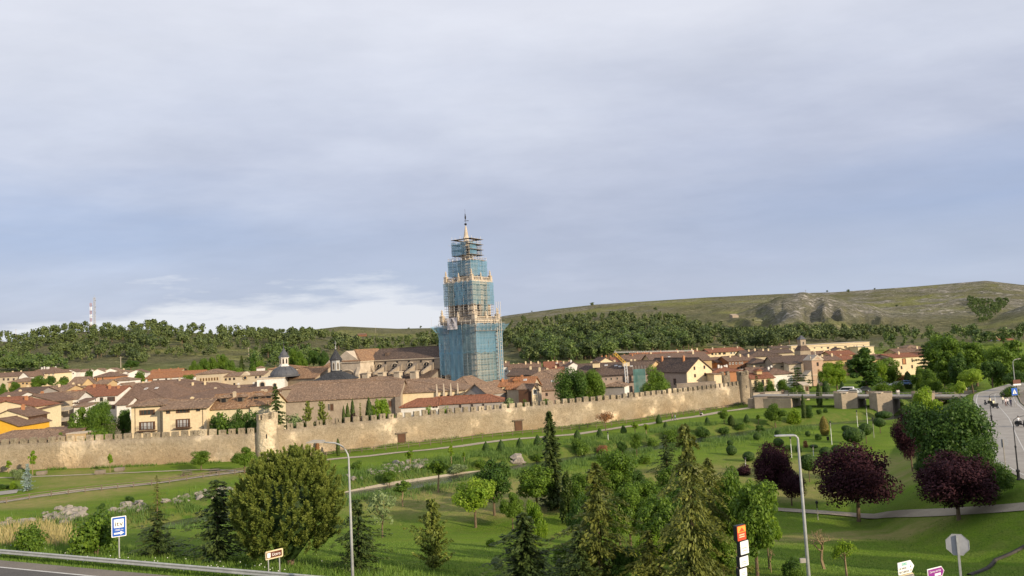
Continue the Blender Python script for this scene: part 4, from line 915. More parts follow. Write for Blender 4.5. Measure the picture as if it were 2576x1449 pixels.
MB().box(w/2-.9, -1.3, 0, w/2+.5, -.01, he-.2).build('buttress', M['stone_dark'], r)
r, w, he, hr = house('right cloister wing with pale plastered wall and small pinnacled buttresses', fB, 1392, 2010, 974, 855, 219, 20, -3, 'hipr', 'cream', 'roof_old', name='cloister_wing', cat='cloister')
k_ = .2691*219/FPX
for i, q in enumerate((1750, 1815, 1880, 1945)):
    x = (q-1701)*k_
    MB().box(x-.3, -.7, 0, x+.3, -.01, he-1).prism([(x-.3, he-.99), (x+.3, he-.99), (x+.08, he+2.2), (x-.08, he+2.2)][::-1], -.7, -.2, 'y').build('pinnacle', M['stone_pale'], r)
    if i: add_window(r, x-.95, 0, he-2.3, .7, 1.2, 'b')
house('low tan roof of a small building just below the tower foot', fe, 1000, 1390, 630, 470, 240, 16, -20, 'hip', 'stone', 'roof_old', name='cloister_wing', cat='cloister')
house('grey gabled building with a pillared porch in front of the tower', fe, 1295, 1625, 710, 572, 210, 16, -33, 'y', 'grey', 'roof_old', win=[(1390, 725, 26, 18), (1545, 718, 26, 18)])
house('long low building with red roof and white wall, left part, behind the wall', fe, 375, 900, 892, 790, 186, 8, 0, 'hipl', 'white', 'roof_red', win=[(850, 893, 30, 34), (893, 890, 30, 34)])
r, w, he, hr = house('long low building with red roof and grey wall, right part, behind the wall', fe, 880, 1850, 838, 742, 183, 8, 0, 'hipr', 'grey', 'roof_red', win=[(1235, 886, 30, 48), (1405, 881, 30, 48), (1569, 875, 30, 48)], ch=0)
MB().box(-3, -1.6, 0, 1.5, -.8, 3.4).build('garden_wall', M['stone_dark'], r, (-w/2-6, 0, 0))
# ---- right of the tower
house('yellow house with orange roof and tiled roof turret right of the tower', ff, -60, 180, 600, 520, 216, 10, 5, 'x', 'pale', 'roof_orange', win=[(22, 605, 24, 34)], ch=1, chm='brick')
r, w, he, hr = house('grey-yellow house with broad orange roof beside the yellow house', ff, 100, 462, 632, 480, 214, 14, -12, 'x', 'beige', 'roof_orange', ch=1, chm='brick', sky=1)
house('little tiled turret with arched openings on the orange roof', ff, 200, 270, 512, 474, 218, 3, 0, 'hip', 'brick', 'roof_orange', hh=3, win=[(220, 530, 14, 24, 'ab'), (250, 528, 14, 24, 'ab')], name='roof_turret', cat='turret', ov=.3)
r, w, he, hr = house('house with a brown timber gallery and a white glazed bay left of the giant tree', ff, 265, 470, 640, 575, 207, 10, -16, 'x', 'greywood' if 0 else 'beige', 'roof_old')
MB().box(-w/2+.3, -1.0, he-4.2, w/2-.1, -.02, he-.2).build('timber_gallery', M['brownwood'], r)
house('narrow gable end with a white glazed bay left of the giant tree', ff, 462, 545, 640, 588, 205, 9, 18, 'y', 'cream', 'roof_old', win=[(505, 680, 62, 76, 'w2')])
house('white terrace house, leftmost of the row right of the tower', ff, 36, 130, 310, 250, 345, 10, 0, 'x', 'white', 'roof_brown', ch=1, win=[(86, 378, 26, 28, 'w')])
house('white terrace house, second of the row right of the tower', ff, 128, 330, 352, 285, 342, 10, 0, 'x', 'white', 'roof_brown', ch=2, win=[(183, 385, 24, 24), (255, 372, 22, 18)])
house('cream terrace house, rightmost of the row right of the tower', ff, 300, 588, 328, 265, 348, 10, 0, 'x', 'cream', 'roof_brown', ch=3, win=[(345, 362, 22, 18)])
house('big old dark roof right of the tower, upper left one', ff, 105, 570, 440, 345, 262, 18, -14, 'x', 'stone_dark', 'roof_dark', ch=1)
house('big old brown roof with grey chimney left of the giant tree', ff, 362, 830, 500, 370, 246, 18, -10, 'hipl', 'stone', 'roof_old', ch=2)
house('sunlit brown roof end directly left of the giant tree top', ff, 800, 960, 470, 368, 250, 18, 10, 'hip', 'stone', 'roof_old')
house('old roof sloping to the giant tree with plastered wall and two windows', ff, 545, 945, 652, 482, 226, 18, -8, 'x', 'pink', 'roof_old', win=[(580, 722, 30, 40), (678, 716, 30, 44)], sky=1)
house('red tiled house with roof windows above the giant tree, left one', ff, 650, 900, 330, 245, 352, 14, 0, 'x', 'cream', 'roof_red', ch=3, sky=1)
house('red tiled house with white gables above the giant tree, right one', ff, 880, 1060, 330, 250, 348, 12, 0, 'x', 'cream', 'roof_brown', ch=2)
house('white gabled house above the giant tree', ff, 990, 1160, 300, 252, 340, 8, 8, 'y', 'white', 'roof_brown', ch=1, chm='white')
house('low brown roof right in front of the white gables', ff, 700, 930, 372, 330, 310, 10, 0, 'x', 'cream', 'roof_red', ch=1)
# palace
PW = [(x, y, 34, 92, 'b') for x, y in ((1795, 495), (1884, 488), (1970, 480))]+[(x, y, 36, 100, 'b') for x, y in ((1805, 645), (1897, 640), (1982, 635))]+[(1455, 500, 26, 44, 'b'), (1540, 495, 22, 40, 's'), (1615, 490, 22, 40, 's'), (1700, 484, 22, 40, 's')]
r, w, he, hr = house('long pinkish palace with a vast dark roof and iron balconies behind the trees', ff, 1120, 2190, 436, 262, 246, 22, -10, 'x', 'pink', 'roof_dark', win=PW, ch=4, sky=4, name='palace', cat='palace')
k_ = .17364*246/FPX/math.cos(R(10))
for q, y in ((1795, 540), (1884, 533), (1970, 526), (1805, 695), (1897, 690), (1982, 685)): balcony(r, (q-1655)*k_, he-(y-436)*k_, 1.5)
for q in (-6, 4):
    dm = MB().box(q-1.1, 3.0, he+2.6, q+1.1, 6, he+4.2).build('dormer', M['cream'], r); MB().prism([(q-1.5, he+4.21), (q+1.5, he+4.21), (q, he+5)][::-1], 2.6, 7, 'y').build('dormer_roof', M['roof_dark'], dm)
house('orange plastered timber gable at the right end of the palace', fg, 340, 560, 500, 415, 250, 12, 30, 'y', 'tan', 'roof_old')
r, w, he, hr = house('white hut with little hipped roof in front of the palace', ff, 1520, 1790, 600, 545, 204, 6, -20, 'hip', 'grey', 'roof_old')
MB().box(w/2+.01, -.05, 0, w/2+.12, 6, he-.05).build('white_side_wall', M['white'], r)
# gable building
r, w, he, hr = house('large cream gabled building with four small windows near the right wall tower', fg, 868, 1288, 556, 375, 236, 22, 27, 'y', 'cream', 'roof_dark', win=[(995, 516, 26, 48), (1160, 504, 26, 48), (1003, 624, 26, 48), (1171, 608, 26, 48)], ch=2, chm='brick')
MB().box(-w/2-.06, .5, 0, -w/2-.01, 21.8, he-.3).build('side_wall', M['pink'], r)
for y, z in ((6, he-4.2), (6, he-7.2), (13, he-4.2)): add_window(r, -w/2-.07, y, z, 1.2, 2, 'b', R(-90))
house('cream annex stepping down right of the cream gabled building', fg, 1285, 1400, 605, 590, 232, 8, 10, 'flat', 'cream', 'roof_old')
r_ = house('dark stone garden wall with creepers in front of the cream gabled building', fg, 735, 1330, 735, 730, 217, .9, 10, 'flat', 'stone_dark', 'stone_dark', ov=.05, name='garden_wall', cat='wall')
house('vast brown roof behind palace and gable, with roof light', fg, 395, 1255, 420, 300, 300, 26, 0, 'x', 'tan', 'roof_brown', ch=3, sky=2)
house('brown roofed terrace left of the crane at the back', fg, -20, 400, 396, 325, 352, 14, 0, 'x', 'cream', 'roof_brown', ch=5, chm='brick')
house('cream gabled house with two chimneys above the palace roof', ff, 1440, 1640, 240, 185, 345, 12, 12, 'y', 'cream', 'roof_brown', ch=2, chm='brick')
house('red tiled row with many chimneys above the palace roof', ff, 1630, 1850, 240, 180, 355, 14, 0, 'x', 'cream', 'roof_red', ch=4, chm='brick')
house('long orange-brown roof beside the crane top', fg, 100, 880, 330, 285, 392, 14, 0, 'x', 'cream', 'roof_red', ch=4, chm='brick')
AW = [(1262, 312, 30, 28, 'b'), (1313, 312, 26, 30, 's'), (1370, 306, 34, 28, 'b'), (1438, 304, 40, 28, 'b'), (1540, 298, 34, 26, 'w'), (1588, 296, 28, 26, 'w'), (1652, 292, 28, 26, 'w')]
house('long cream apartment block with orange-brown roof and top-floor windows', fg, 1225, 1730, 276, 228, 402, 14, 4, 'x', 'cream', 'roof_red', win=AW, ch=3, chm='beige', ov=.8)
house('hipped roof wing at the left of the cream apartment block', fg, 850, 1235, 318, 252, 400, 14, 0, 'hip', 'cream', 'roof_red', ch=2)
house('orange brick house with brown roof, left of three behind the wall tower', fg, 1160, 1335, 440, 370, 312, 12, -12, 'x', 'brick', 'roof_brown', ch=1)
house('orange brick house, middle of three behind the wall tower', fg, 1330, 1500, 434, 362, 310, 12, 8, 'x', 'brick', 'roof_brown', ch=1, win=[(1470, 455, 26, 40)])
house('dark brick house with rows of windows behind the wall tower', fg, 1490, 1795, 412, 342, 304, 12, 8, 'x', 'dbrick', 'roof_brown', ch=2, win=row((1515, 1560, 1610, 1660, 1700), 450, 22, 30, 'w', -2)+row((1640, 1690, 1730), 515, 26, 34, 'b', -2))
house('small orange house with brown roof right of the dark brick house', fg, 1785, 1925, 405, 345, 308, 12, 10, 'x', 'brick', 'roof_brown', ch=1)
house('reddish tiled low roof behind the ruined turret', fg, 1290, 1700, 568, 505, 262, 12, 0, 'hip', 'brick', 'roof_red', ch=4, chm='white')
house('long grey slate-like roof at the back, above the orange houses', fg, 1720, 2060, 330, 258, 372, 14, 0, 'x', 'beige', 'roof_dark', ch=2)
# ---- right part of the town
r, w, he, hr = house('yellow house with red roof and dark balconies right of the wall tower', fh, 12, 352, 664, 592, 241, 10, 4, 'x', 'cream', 'roof_red', win=[(80, 740, 34, 90, 'b'), (187, 728, 34, 90, 'b'), (262, 712, 50, 60, 'd')])
k_ = .17364*241/FPX; balcony(r, (80-182)*k_, he-(785-664)*k_, 1.7); balcony(r, (290-182)*k_, he-(765-664)*k_, 2.4)
dm = MB().box(-.9, 2.2, he+1.2, .9, 5, he+2.3).build('dormer', M['tan'], r); MB().prism([(-1.4, he+2.31), (1.4, he+2.31), (0, he+3)][::-1], 1.8, 5, 'y').build('dormer_roof', M['roof_red'], dm)
house('white house with grey hipped roof right of the yellow house', fh, 245, 625, 604, 512, 258, 14, 10, 'hip', 'white', 'roof_brown', ch=2, chm='white', sky=2)
house('brown roofed house with a big dormer window above the yellow house', fh, 20, 262, 598, 512, 268, 12, 0, 'x', 'cream', 'roof_brown', ch=1, win=[(215, 577, 34, 36)])
house('white low house at the left above the yellow house', fh, -60, 100, 545, 515, 285, 8, 0, 'flat', 'white', 'stone_pale')
house('stone building with dark pyramid roof and one black window', fh, 18, 335, 446, 382, 298, 14, 0, 'hip', 'beige', 'roof_dark', win=[(158, 492, 32, 24)])
house('dark roofed hall above the pyramid-roofed stone building', fh, -20, 445, 345, 262, 320, 16, 0, 'hip', 'beige', 'roof_dark', ch=2)
house('dark flat-pitched roof left of the long cream block', fh, 270, 620, 300, 250, 345, 12, 0, 'x', 'beige', 'roof_dark', ch=2)
house('church nave with long dark roof left of the pink church front', fh, 340, 890, 430, 342, 282, 16, -8, 'x', 'stone', 'roof_dark', win=[(470, 495, 34, 20), (540, 500, 60, 40, 's')], name='church_nave', cat='church')
house('small lower church annex with flat dark roof beside the nave', fh, 560, 740, 455, 440, 276, 5, 0, 'shed', 'stone_pale', 'roof_dark', name='church_annex', cat='church')
def church():
    d = 272; c = at(*fh(975, 400), d); zb = 1.; k = .17364*d/FPX; he = c.z-zb; w = 190*k; za = at(*fh(975, 322), d).z-zb
    r = empty('church', (c.x, c.y, zb), R(14), 'pinkish stone church front with pediment, niche and arched portal', 'church')
    MB().box(-w/2, 0, 0, w/2, 5, he).build('facade', M['pinkstone'], r)
    MB().prism([(-w/2-.3, he), (w/2+.3, he), (0, za)][::-1], -.3, 5, 'y').build('pediment', M['stone_pale'], r)
    MB().prism([(-w/2+1, he+.35), (w/2-1, he+.35), (0, za-.75)][::-1], -.33, -.301, 'y').build('tympanum', M['pinkstone'], r)
    add_window(r, 0, 0, he-85*k, 30*k, 54*k, 'b'); add_window(r, .2, 0, he-195*k, 36*k, 70*k, 'ab'); add_window(r, 0, 0, .6, 60*k, 95*k, 'a')
    MB().box(-w/2-.1, -.22, he-205*k-.3, w/2+.1, -.01, he-205*k).build('string_course', M['stone_pale'], r)
    MB().prism([(-w/2-3.2, 0), (-w/2-.01, 0), (-w/2-.01, he*.62), (-w/2-3.2, he*.36)][::-1], .4, 4, 'y').build('side_wing', M['stone_pale'], r)
    MB().prism([(w/2+.01, 0), (w/2+3.2, 0), (w/2+3.2, he*.36), (w/2+.01, he*.62)][::-1], .4, 4, 'y').build('side_wing', M['stone_pale'], r)
    for x, z in ((-w/2+.3, he+.1), (w/2-.3, he+.1), (0, za-.05)): MB().lathe([(.3, 0), (.35, .3), (.12, .5), (.3, .9), (.05, 1.5)], 8, (x, 1, z)).build('finial', M['stone_pale'], r)
M['pinkstone'] = noisy('pinkish_masonry', (.48, .33, .24), (.40, .29, .22), .5, .95, .4, 3)
church()
def grey_lantern():
    d = 330; c = at(*fh(802, 260), d); k = .17364*d/FPX; zb = c.z-8; r = empty('stone_lantern_tower', (c.x, c.y, zb), R(10), 'small grey stone lantern tower rising in front of the cream block', 'tower')
    MB().box(-80*k, 0, 0, 80*k, 160*k, 8).build('base', M['stone'], r); s = 42*k
    MB().add([(-82*k, -.3, 8), (82*k, -.3, 8), (82*k, 162*k, 8), (-82*k, 162*k, 8), (-s, 80*k-s, 10.2), (s, 80*k-s, 10.2), (s, 80*k+s, 10.2), (-s, 80*k+s, 10.2)], [(0, 1, 5, 4), (1, 2, 6, 5), (2, 3, 7, 6), (3, 0, 4, 7), (3, 2, 1, 0)]).build('base_roof', M['roof_dark'], r)
    h = (260-165)*k; MB().box(-s, 80*k-s, 10, s, 80*k+s, 10+h).build('lantern', M['stone'], r); add_window(r, 0, 80*k-s, 10.5, .9, 1.6, 'a')
    MB().add([(-s-.3, 80*k-s-.3, 10+h), (s+.3, 80*k-s-.3, 10+h), (s+.3, 80*k+s+.3, 10+h), (-s-.3, 80*k+s+.3, 10+h), (0, 80*k, 12+h)], [(0, 1, 4), (1, 2, 4), (2, 3, 4), (3, 0, 4), (3, 2, 1, 0)]).build('cap', M['lead'], r)
grey_lantern()
CW = [(x, 240-.050*(x-600), 26, 20, 's') for x in (625, 660, 730, 930, 1035)]+[(1130, 222, 34, 26, 'b'), (1240, 214, 36, 22, 'b'), (1390, 208, 36, 22, 'b'), (1520, 200, 20, 20, 's'), (1560, 198, 20, 20, 's'), (1660, 192, 20, 20, 's')]
r, w, he, hr = house('long cream flat-roofed apartment block at the back of the right town', fh, 575, 1750, 166, 140, 465, 16, 4, 'flat', 'cream', 'stone_pale', win=CW, ch=0, ov=.4, name='apartment_block', cat='building')
MB().box(-w/2, -.9, he-4.6, w/2, -.01, he-4.2).build('ledge', M['stone_pale'], r); MB().box(-w/2, -.25, he-1.3, w/2, -.02, he-.9).build('ledge', M['stone_pale'], r)
house('low cream flat block stepping out at the right end of the long cream block', fh, 1560, 1796, 206, 200, 455, 10, 4, 'flat', 'cream', 'stone_pale', name='apartment_block', cat='building')
house('grey-roofed house left of the long cream block', fh, 330, 585, 232, 200, 430, 12, 0, 'x', 'beige', 'roof_dark', ch=2)
house('brown tiled roof right behind the church pediment', fh, 885, 1190, 320, 275, 345, 12, 0, 'x', 'tan', 'roof_brown', ch=2)
house('brown tiled roof in the middle, right of the church front', fh, 1060, 1320, 402, 335, 305, 14, 0, 'x', 'tan', 'roof_brown', ch=2, win=[(1085, 450, 26, 18), (1150, 450, 26, 22)])
house('brown tiled long house between church and poplar', fh, 1180, 1520, 325, 270, 335, 12, 0, 'x', 'tan', 'roof_red', ch=2)
house('lower brown roof with sunlit wall beside the poplar', fh, 1310, 1520, 394, 340, 310, 12, 0, 'x', 'tan', 'roof_red', ch=1)
house('small pointed brown roof above the middle roofs', fh, 1230, 1395, 262, 232, 360, 8, 0, 'y', 'beige', 'roof_brown')
house('brown roofed wing left of the cream building behind the trees', fD, 1130, 1345, 668, 628, 300, 14, -6, 'x', 'tan', 'roof_brown', ch=1)
BW = [(1445, 690, 36, 56, 'r'), (1525, 680, 10, 34, 'b'), (1420, 748, 14, 30, 'b'), (1525, 740, 14, 30, 'b')]
house('cream building with long red-brown roof among the trees at the right', fD, 1335, 1700, 648, 616, 296, 14, 6, 'x', 'cream', 'roof_red', win=BW, ch=1)
house('brown roof row behind the cream building at the right', fD, 1380, 1660, 605, 570, 345, 12, 0, 'x', 'tan', 'roof_brown', ch=2)
house('little pale roof with gable at the far right of the town', fD, 1480, 1610, 560, 538, 400, 10, 0, 'hip', 'tan', 'roof_old')
house('cream house on the hillside at the far right', fD, 2265, 2412, 452, 440, 620, 12, 8, 'hip', 'cream', 'roof_brown', win=[(2300, 464, 10, 12), (2330, 462, 10, 12), (2362, 460, 10, 14)], ch=1)
house('brown roofed house left of the cream hillside house', fD, 2200, 2275, 462, 440, 640, 12, 0, 'hip', 'tan', 'roof_brown')
house('low house with red roof and white gable on the far right hillside', fD, 2350, 2500, 496, 470, 560, 12, 10, 'x', 'white', 'roof_red')
house('tiny ruined stone hut on the bare right hill', fC, 2172, 2232, 262, 246, 1150, 10, 10, 'shed', 'stone', 'stone', name='ruined_hut', cat='hut', ov=.05, hh=3.5)
house('long low red-roofed farm shed on the distant hill left of the tower', fB, 1005, 1080, 440, 430, 1500, 14, 0, 'x', 'dbrick', 'roof_brown', name='farm_shed', cat='shed', hh=4)
house('stone kiosk with slanted roof at the bridge end', fh, 775, 850, 765, 748, 231, 3.5, 0, 'shed', 'beige', 'stone_pale', ov=.4, name='kiosk', cat='kiosk', win=[(826, 815, 44, 70, 'd')])
house('pale garden wall with dark gateways below the yellow house', fh, 40, 760, 862, 858, 229.5, .6, 3, 'flat', 'stone_pale', 'stone', ov=.05, win=[(175, 895, 76, 66, 'd'), (480, 862, 52, 64, 'd')], name='garden_wall', cat='wall')
# ------------------------------------------------------------------ bell tower and its scaffolding
def net_mat(name, col, al):
    m = bpy.data.materials.new(name); m.use_nodes = True; t = m.node_tree; b = t.nodes['Principled BSDF']; L = t.links.new
    b.inputs['Roughness'].default_value = .8; b.inputs['Specular IOR Level'].default_value = .1; v = coords(t, 'Object'); oi = nd(t, 'ShaderNodeObjectInfo').outputs['Random']
    n1 = nz(t, v, .35, 4, .6, (1, 1, .35), .3, .7); n2 = nz(t, v, 1.5, 3, .6, (1, 1, .2), .3, .7)
    c = mixn(t, n1, col, tuple(x*.72 for x in col)); L(c, b.inputs['Base Color'])
    tr = nd(t, 'ShaderNodeBsdfTranslucent'); L(c, tr.inputs[0]); m1 = nd(t, 'ShaderNodeMixShader'); m1.inputs[0].default_value = .4; L(b.outputs[0], m1.inputs[1]); L(tr.outputs[0], m1.inputs[2])
    tp = nd(t, 'ShaderNodeBsdfTransparent'); m2 = nd(t, 'ShaderNodeMixShader')
    f = mth(t, 'ADD', mth(t, 'ADD', al-.17, mth(t, 'MULTIPLY', n2, .22)), mth(t, 'MULTIPLY', oi, .26), True)
    L(f, m2.inputs[0]); L(tp.outputs[0], m2.inputs[1]); L(m1.outputs[0], m2.inputs[2]); L(m2.outputs[0], t.nodes['Material Output'].inputs[0]); return m
M['net'] = net_mat('blue_debris_net', (.23, .48, .68), .50); M['netpale'] = net_mat('pale_blue_debris_net', (.30, .52, .62), .33); M['netgreen'] = net_mat('green_debris_net', (.16, .36, .33), .62)
M['plank'] = noisy('scaffold_planks', (.22, .18, .14), (.32, .26, .20), 1, .9, .2, 5)
M['pole'] = plain('scaffold_tube', (.42, .40, .37), .5, .3)
TD, TZ0 = 293., .5; TROT = R(-33)
def tz(v): return at(1187, v, TD-6).z-TZ0
tc_ = at(1187, 900, TD)
BT = empty('bell_tower', (tc_.x, TD, TZ0), TROT, 'tall baroque stone bell tower wrapped in scaffolding', 'tower')
SF = empty('scaffolding', (tc_.x, TD, TZ0), TROT, 'tube scaffolding with blue debris netting all around the bell tower', 'scaffolding')
Z1, Z2, Z3, Z4 = tz(806), tz(705), tz(660), tz(600)        # tops of the tiers
H1, H2, H3, H4 = 7.4, 5.75, 3.9, 2.0                         # half widths of the tiers
def tier(name, h, z0, z1, mat):
    m = MB(); m.box(-h, -h, z0, h, h, z1)
    return m.build(name, mat, BT)
lo = tier('lower_stage', H1, 0, Z1, M['stone'])
for zz in (Z1*.36, Z1*.68):
    MB().box(-H1-.35, -H1-.35, zz, H1+.35, H1+.35, zz+.8).build('cornice', M['stone_pale'], BT)
for a in range(4):
    for s_ in (-1, 1):
        MB().box(s_*H1*.86-1.0, -H1-.75, 0, s_*H1*.86+1.0, -H1-.01, Z1-1.2).build('pilaster', M['stone_pale'], BT, rot=(0, 0, a*math.pi/2))
MB().box(-H1-1.0, -H1-1.0, Z1-1.19, H1+1.0, H1+1.0, Z1).build('cornice', M['stone_pale'], BT)
tier('bell_stage', H2, Z1+.01, Z2, M['stone'])
for a in range(4):
    for s_ in (-1, 1):
        add = MB().box(s_*H2*.82-.9, -H2-.5, Z1+1, s_*H2*.82+.9, -H2-.01, Z2-1.6).build('pilaster', M['stone_pale'], BT, rot=(0, 0, a*math.pi/2))
    MB().box(-.7, -H2-.5, Z1+1, .7, -H2-.01, Z2-1.6).build('pilaster', M['stone_pale'], BT, rot=(0, 0, a*math.pi/2))
    ca, sa = math.cos(a*math.pi/2), math.sin(a*math.pi/2)
    for s_ in (-1, 1):
        x, y = s_*H2*.40, -H2-.02
        add_window(BT, x*ca-y*sa, x*sa+y*ca, Z1+3.6, 2.0, 5.4, 'a', a*math.pi/2)
MB().box(-H2-.7, -H2-.7, Z2-1.6, H2+.7, H2+.7, Z2-.8).box(-H2-1.0, -H2-1.0, Z2-.79, H2+1.0, H2+1.0, Z2).build('cornice', M['stone_pale'], BT)
bal_me = MB().lathe([(.10, 0), (.16, .25), (.10, .6), (.09, .9), (.13, 1.0)], 6).mesh('baluster', M['stone_pale'])
def pinn(x, y, z, h, w):
    p = MB().box(-w, -w, 0, w, w, h*.42).box(-w*1.2, -w*1.2, h*.42, w*1.2, w*1.2, h*.46).mesh('pinnacle', M['stone_pale']); o = link('pinnacle', p, BT, (x, y, z))
    MB().lathe([(w*.8, 0), (w*.95, h*.06), (w*.45, h*.14), (w*.75, h*.24), (w*.4, h*.34), (w*.55, h*.40), (.05, h*.54)], 8, (0, 0, h*.46)).build('urn', M['stone_pale'], o)
def balustrade(h, z, n, ph, pw):
    for a in range(4):
        rz = a*math.pi/2; ca, sa = math.cos(rz), math.sin(rz)
        b = MB().box(-h, -h-.14, 0, h, -h+.14, .18).box(-h, -h-.16, 1.19, h, -h+.16, 1.42).build('balustrade', M['stone_pale'], BT, (0, 0, z+.01), (0, 0, rz))
        for k in range(n):
            link('baluster', bal_me, b, (-h+(k+.5)*2*h/n, -h, .181))
        pinn(-h*ca+h*sa, -h*sa-h*ca, z, ph, pw); pinn(h*sa, -h*ca, z, ph*.75, pw*.7)
balustrade(H1+.4, Z1, 26, 4.9, .75)
balustrade(H2+.5, Z2, 18, 4.4, .6)
MB().lathe([(H3*1.08, Z2+.01), (H3*1.05, Z2+1), (H3, Z2+1.1), (H3, Z3-1), (H3*1.12, Z3-.8), (H3*1.12, Z3), (H4*1.5, Z3+.8)], 8, ph=.5).build('octagon_stage', M['stone_pale'], BT)
MB().lathe([(H4*1.45, Z3+.81), (H4*1.3, Z3+1.8), (H4*1.15, Z3+1.9), (H4*1.1, Z4-1.2), (H4*1.35, Z4-1), (H4*1.35, Z4-.6), (H4*.7, Z4)], 8, ph=.5).build('lantern', M['stone_pale'], BT)
for q in range(8):
    a = R(q*45)-R(90); add_window(BT, H4*1.03*math.cos(a), H4*1.03*math.sin(a), Z3+3, 1.0, 3.6, 'a', a+math.pi/2)
zs = tz(561)
MB().lathe([(H4*.62, Z4+.01), (H4*.5, Z4+.6), (H4*.66, Z4+1.0), (.95, Z4+1.8), (.5, zs-1.5), (.22, zs)], 8).build('spire', M['stone_pale'], BT)
zb_ = tz(557)
MB().lathe([(.05, -.5), (.42, -.32), (.55, 0), (.42, .32), (.05, .5)], 10, (0, 0, zb_)).build('orb', M['iron'], BT)
MB().tube([(0, 0, zb_+.4), (0, 0, tz(518))], .05, 5).build('vane_rod', M['iron'], BT)
vc = (math.cos(-TROT), math.sin(-TROT))
MB().box(-.1, -.05, 0, 1.3, .05, .22).prism([(-.6, .1), (-.1, -.1), (-.1, .3)], -.04, .04).build('weather_vane', M['iron'], BT, (0, 0, tz(549)), (0, 0, -TROT))
MB().prism([(-.22, 0), (.22, 0), (.34, 1.1), (.2, 1.5), (.1, 2.4), (-.1, 2.4), (-.2, 1.5), (-.3, .9)], -.1, .1).build('cross', M['iron'], BT, (0, 0, tz(545)), (0, 0, -TROT))
# scaffolding: tubes, ledgers, platforms, netting for each side
PM = {}
def pole(x, y, z0, z1, par, r=.075):
    k = 'p'
    if k not in PM: PM[k] = MB().tube([(0, 0, 0), (0, 0, 1)], 1, 5).mesh('scaffold_pole', M['pole'])
    link('scaffold_pole', PM[k], par, (x, y, z0), (0, 0, 0), (r, r, z1-z0))
def scaffold(h, gap, z0, z1, lift, bay, plank=True, sides=(0, 1, 2, 3), flare=0, r=.075):
    H_ = h+gap; n = max(2, round(2*H_/bay)); nl = int((z1-z0)/lift)
    for a in sides:
        rz = a*math.pi/2; ca, sa = math.cos(rz), math.sin(rz); T = lambda x, y: (x*ca-y*sa, x*sa+y*ca)
        for k in range(n):
            x = -H_+k*2*H_/n; pole(*T(x, -H_), z0, z1+random.Random(k+a).uniform(.4, 1.4), SF, r)
            if k % 2 == 0: pole(*T(x+.2, -H_+.95), z0, z1, SF, r*.8)
        for l in range(nl+1):
            zz = z0+l*lift; m = MB()
            for y, o in ((-H_-.1, 0), (-H_-.1, 1.0)):
                m.tube([(-H_, y, zz+o), (H_, y, zz+o)], r*.75, 4)
            if l % 2 == 0: m.tube([(-H_+(l % 4)*3, -H_-.14, zz), (-H_+(l % 4)*3+4.4, -H_-.14, zz+lift)], r*.6, 4)
            m.build('ledger', M['pole'], SF, rot=(0, 0, rz))
            if plank: MB().box(-H_+.15, -H_+.05, zz-.08, H_-.15, -H_+.95, zz).build('platform', M['plank'], SF, rot=(0, 0, rz))
def net(h, z0, z1, a, x0, x1, mat, flare=0, seed=0):
    rng = random.Random(seed); nx, nzz = 8, 12; V = []; F = []
    for j in range(nzz+1):
        for i in range(nx+1):
            f = j/nzz; x = x0+(x1-x0)*i/nx; z = z0+(z1-z0)*f
            o = h+flare*max(0, (f-.62)/.38)**1.3+.10*math.sin(i*1.6+seed)*math.sin(j*.9+seed*2)+rng.uniform(-.04, .04)
            V.append((x*(o/h) if abs(x) > h*.9 else x, -o, z+(.25*math.sin(i*1.3+seed) if j in (0, nzz) else 0)))
    F = [(j*(nx+1)+i, j*(nx+1)+i+1, (j+1)*(nx+1)+i+1, (j+1)*(nx+1)+i) for j in range(nzz) for i in range(nx)]
    o = link('debris_net', npmesh('debris_net', V, F, mat, smooth=True), SF, rot=(0, 0, a*math.pi/2)); return o
G1 = H1+1.35; N1 = G1+.22
scaffold(H1, 1.35, 0, Z1-.4, 2.05, 2.3)
for a, parts in ((0, ((-N1, -.42*N1, 'net', .34), (-.42*N1, .28*N1, 'net', .02), (.28*N1, N1, 'netpale', .02))), (1, ((-N1, -.1*N1, 'netpale', .02), (-.1*N1, .5*N1, 'netpale', .0), (.5*N1, N1, 'net', 0))), (2, ((-N1, 0, 'net', 0), (0, N1, 'net', 0))), (3, ((-N1, 0, 'net', .3), (0, N1, 'net', .3)))):
    for i, (x0, x1, mt, bot) in enumerate(parts):
        net(N1, Z1*bot, Z1*.62, a, x0+.02, x1-.02, M[mt], 0, a*5+i)
        net(N1+.06, Z1*.60, Z1-1.6, a, x0+.02, x1-.02, M['net' if (a, i) != (0, 2) else 'netpale'], 2.3 if a in (1, 3) else .5, a*5+i+40)
scaffold(H1, 2.6, Z1-4.2, Z1-1.5, 2.1, 2.6, True, (1, 3))
G2 = H2+1.2; N2 = G2+.2
scaffold(H2, 1.2, Z1+.05, Z2-.3, 2.0, 2.2)
for a in range(4):
    cut = Z1+6.2
    for i, (x0, x1) in enumerate(((-N2, -.25*N2), (-.25*N2, .35*N2), (.35*N2, N2))):
        net(N2, cut if not (a == 1 and i == 1) else Z1-1, Z2-.5, a, x0+.02, x1-.02, M[('netpale', 'net', 'net', 'netpale', 'netpale', 'net')[(a*3+i) % 6]], 0, 60+a*3+i)
G3 = H3+1.5
scaffold(H3, 1.5, Z2+.1, Z3+1.2, 2.0, 2.2)
for a in range(4): net(G3+.2, Z2+1.9, Z3+1.0, a, -G3-.18, G3+.18, M['net'], 0, 90+a)
scaffold(H4, 2.1, Z3+1.3, Z4+.3, 2.15, 2.0, False, r=.06)
HH = H4+2.1
for l in range(5):
    zz = Z3+1.35+l*(Z4-Z3-1)/4
    for a in range(4):
        e = .4 if a != 1 else 1.2
        MB().box(-HH-.2, -HH-e, zz-.1, HH+.3, -HH+1.6, zz).build('platform', M['plank'], SF, rot=(0, 0, a*math.pi/2))
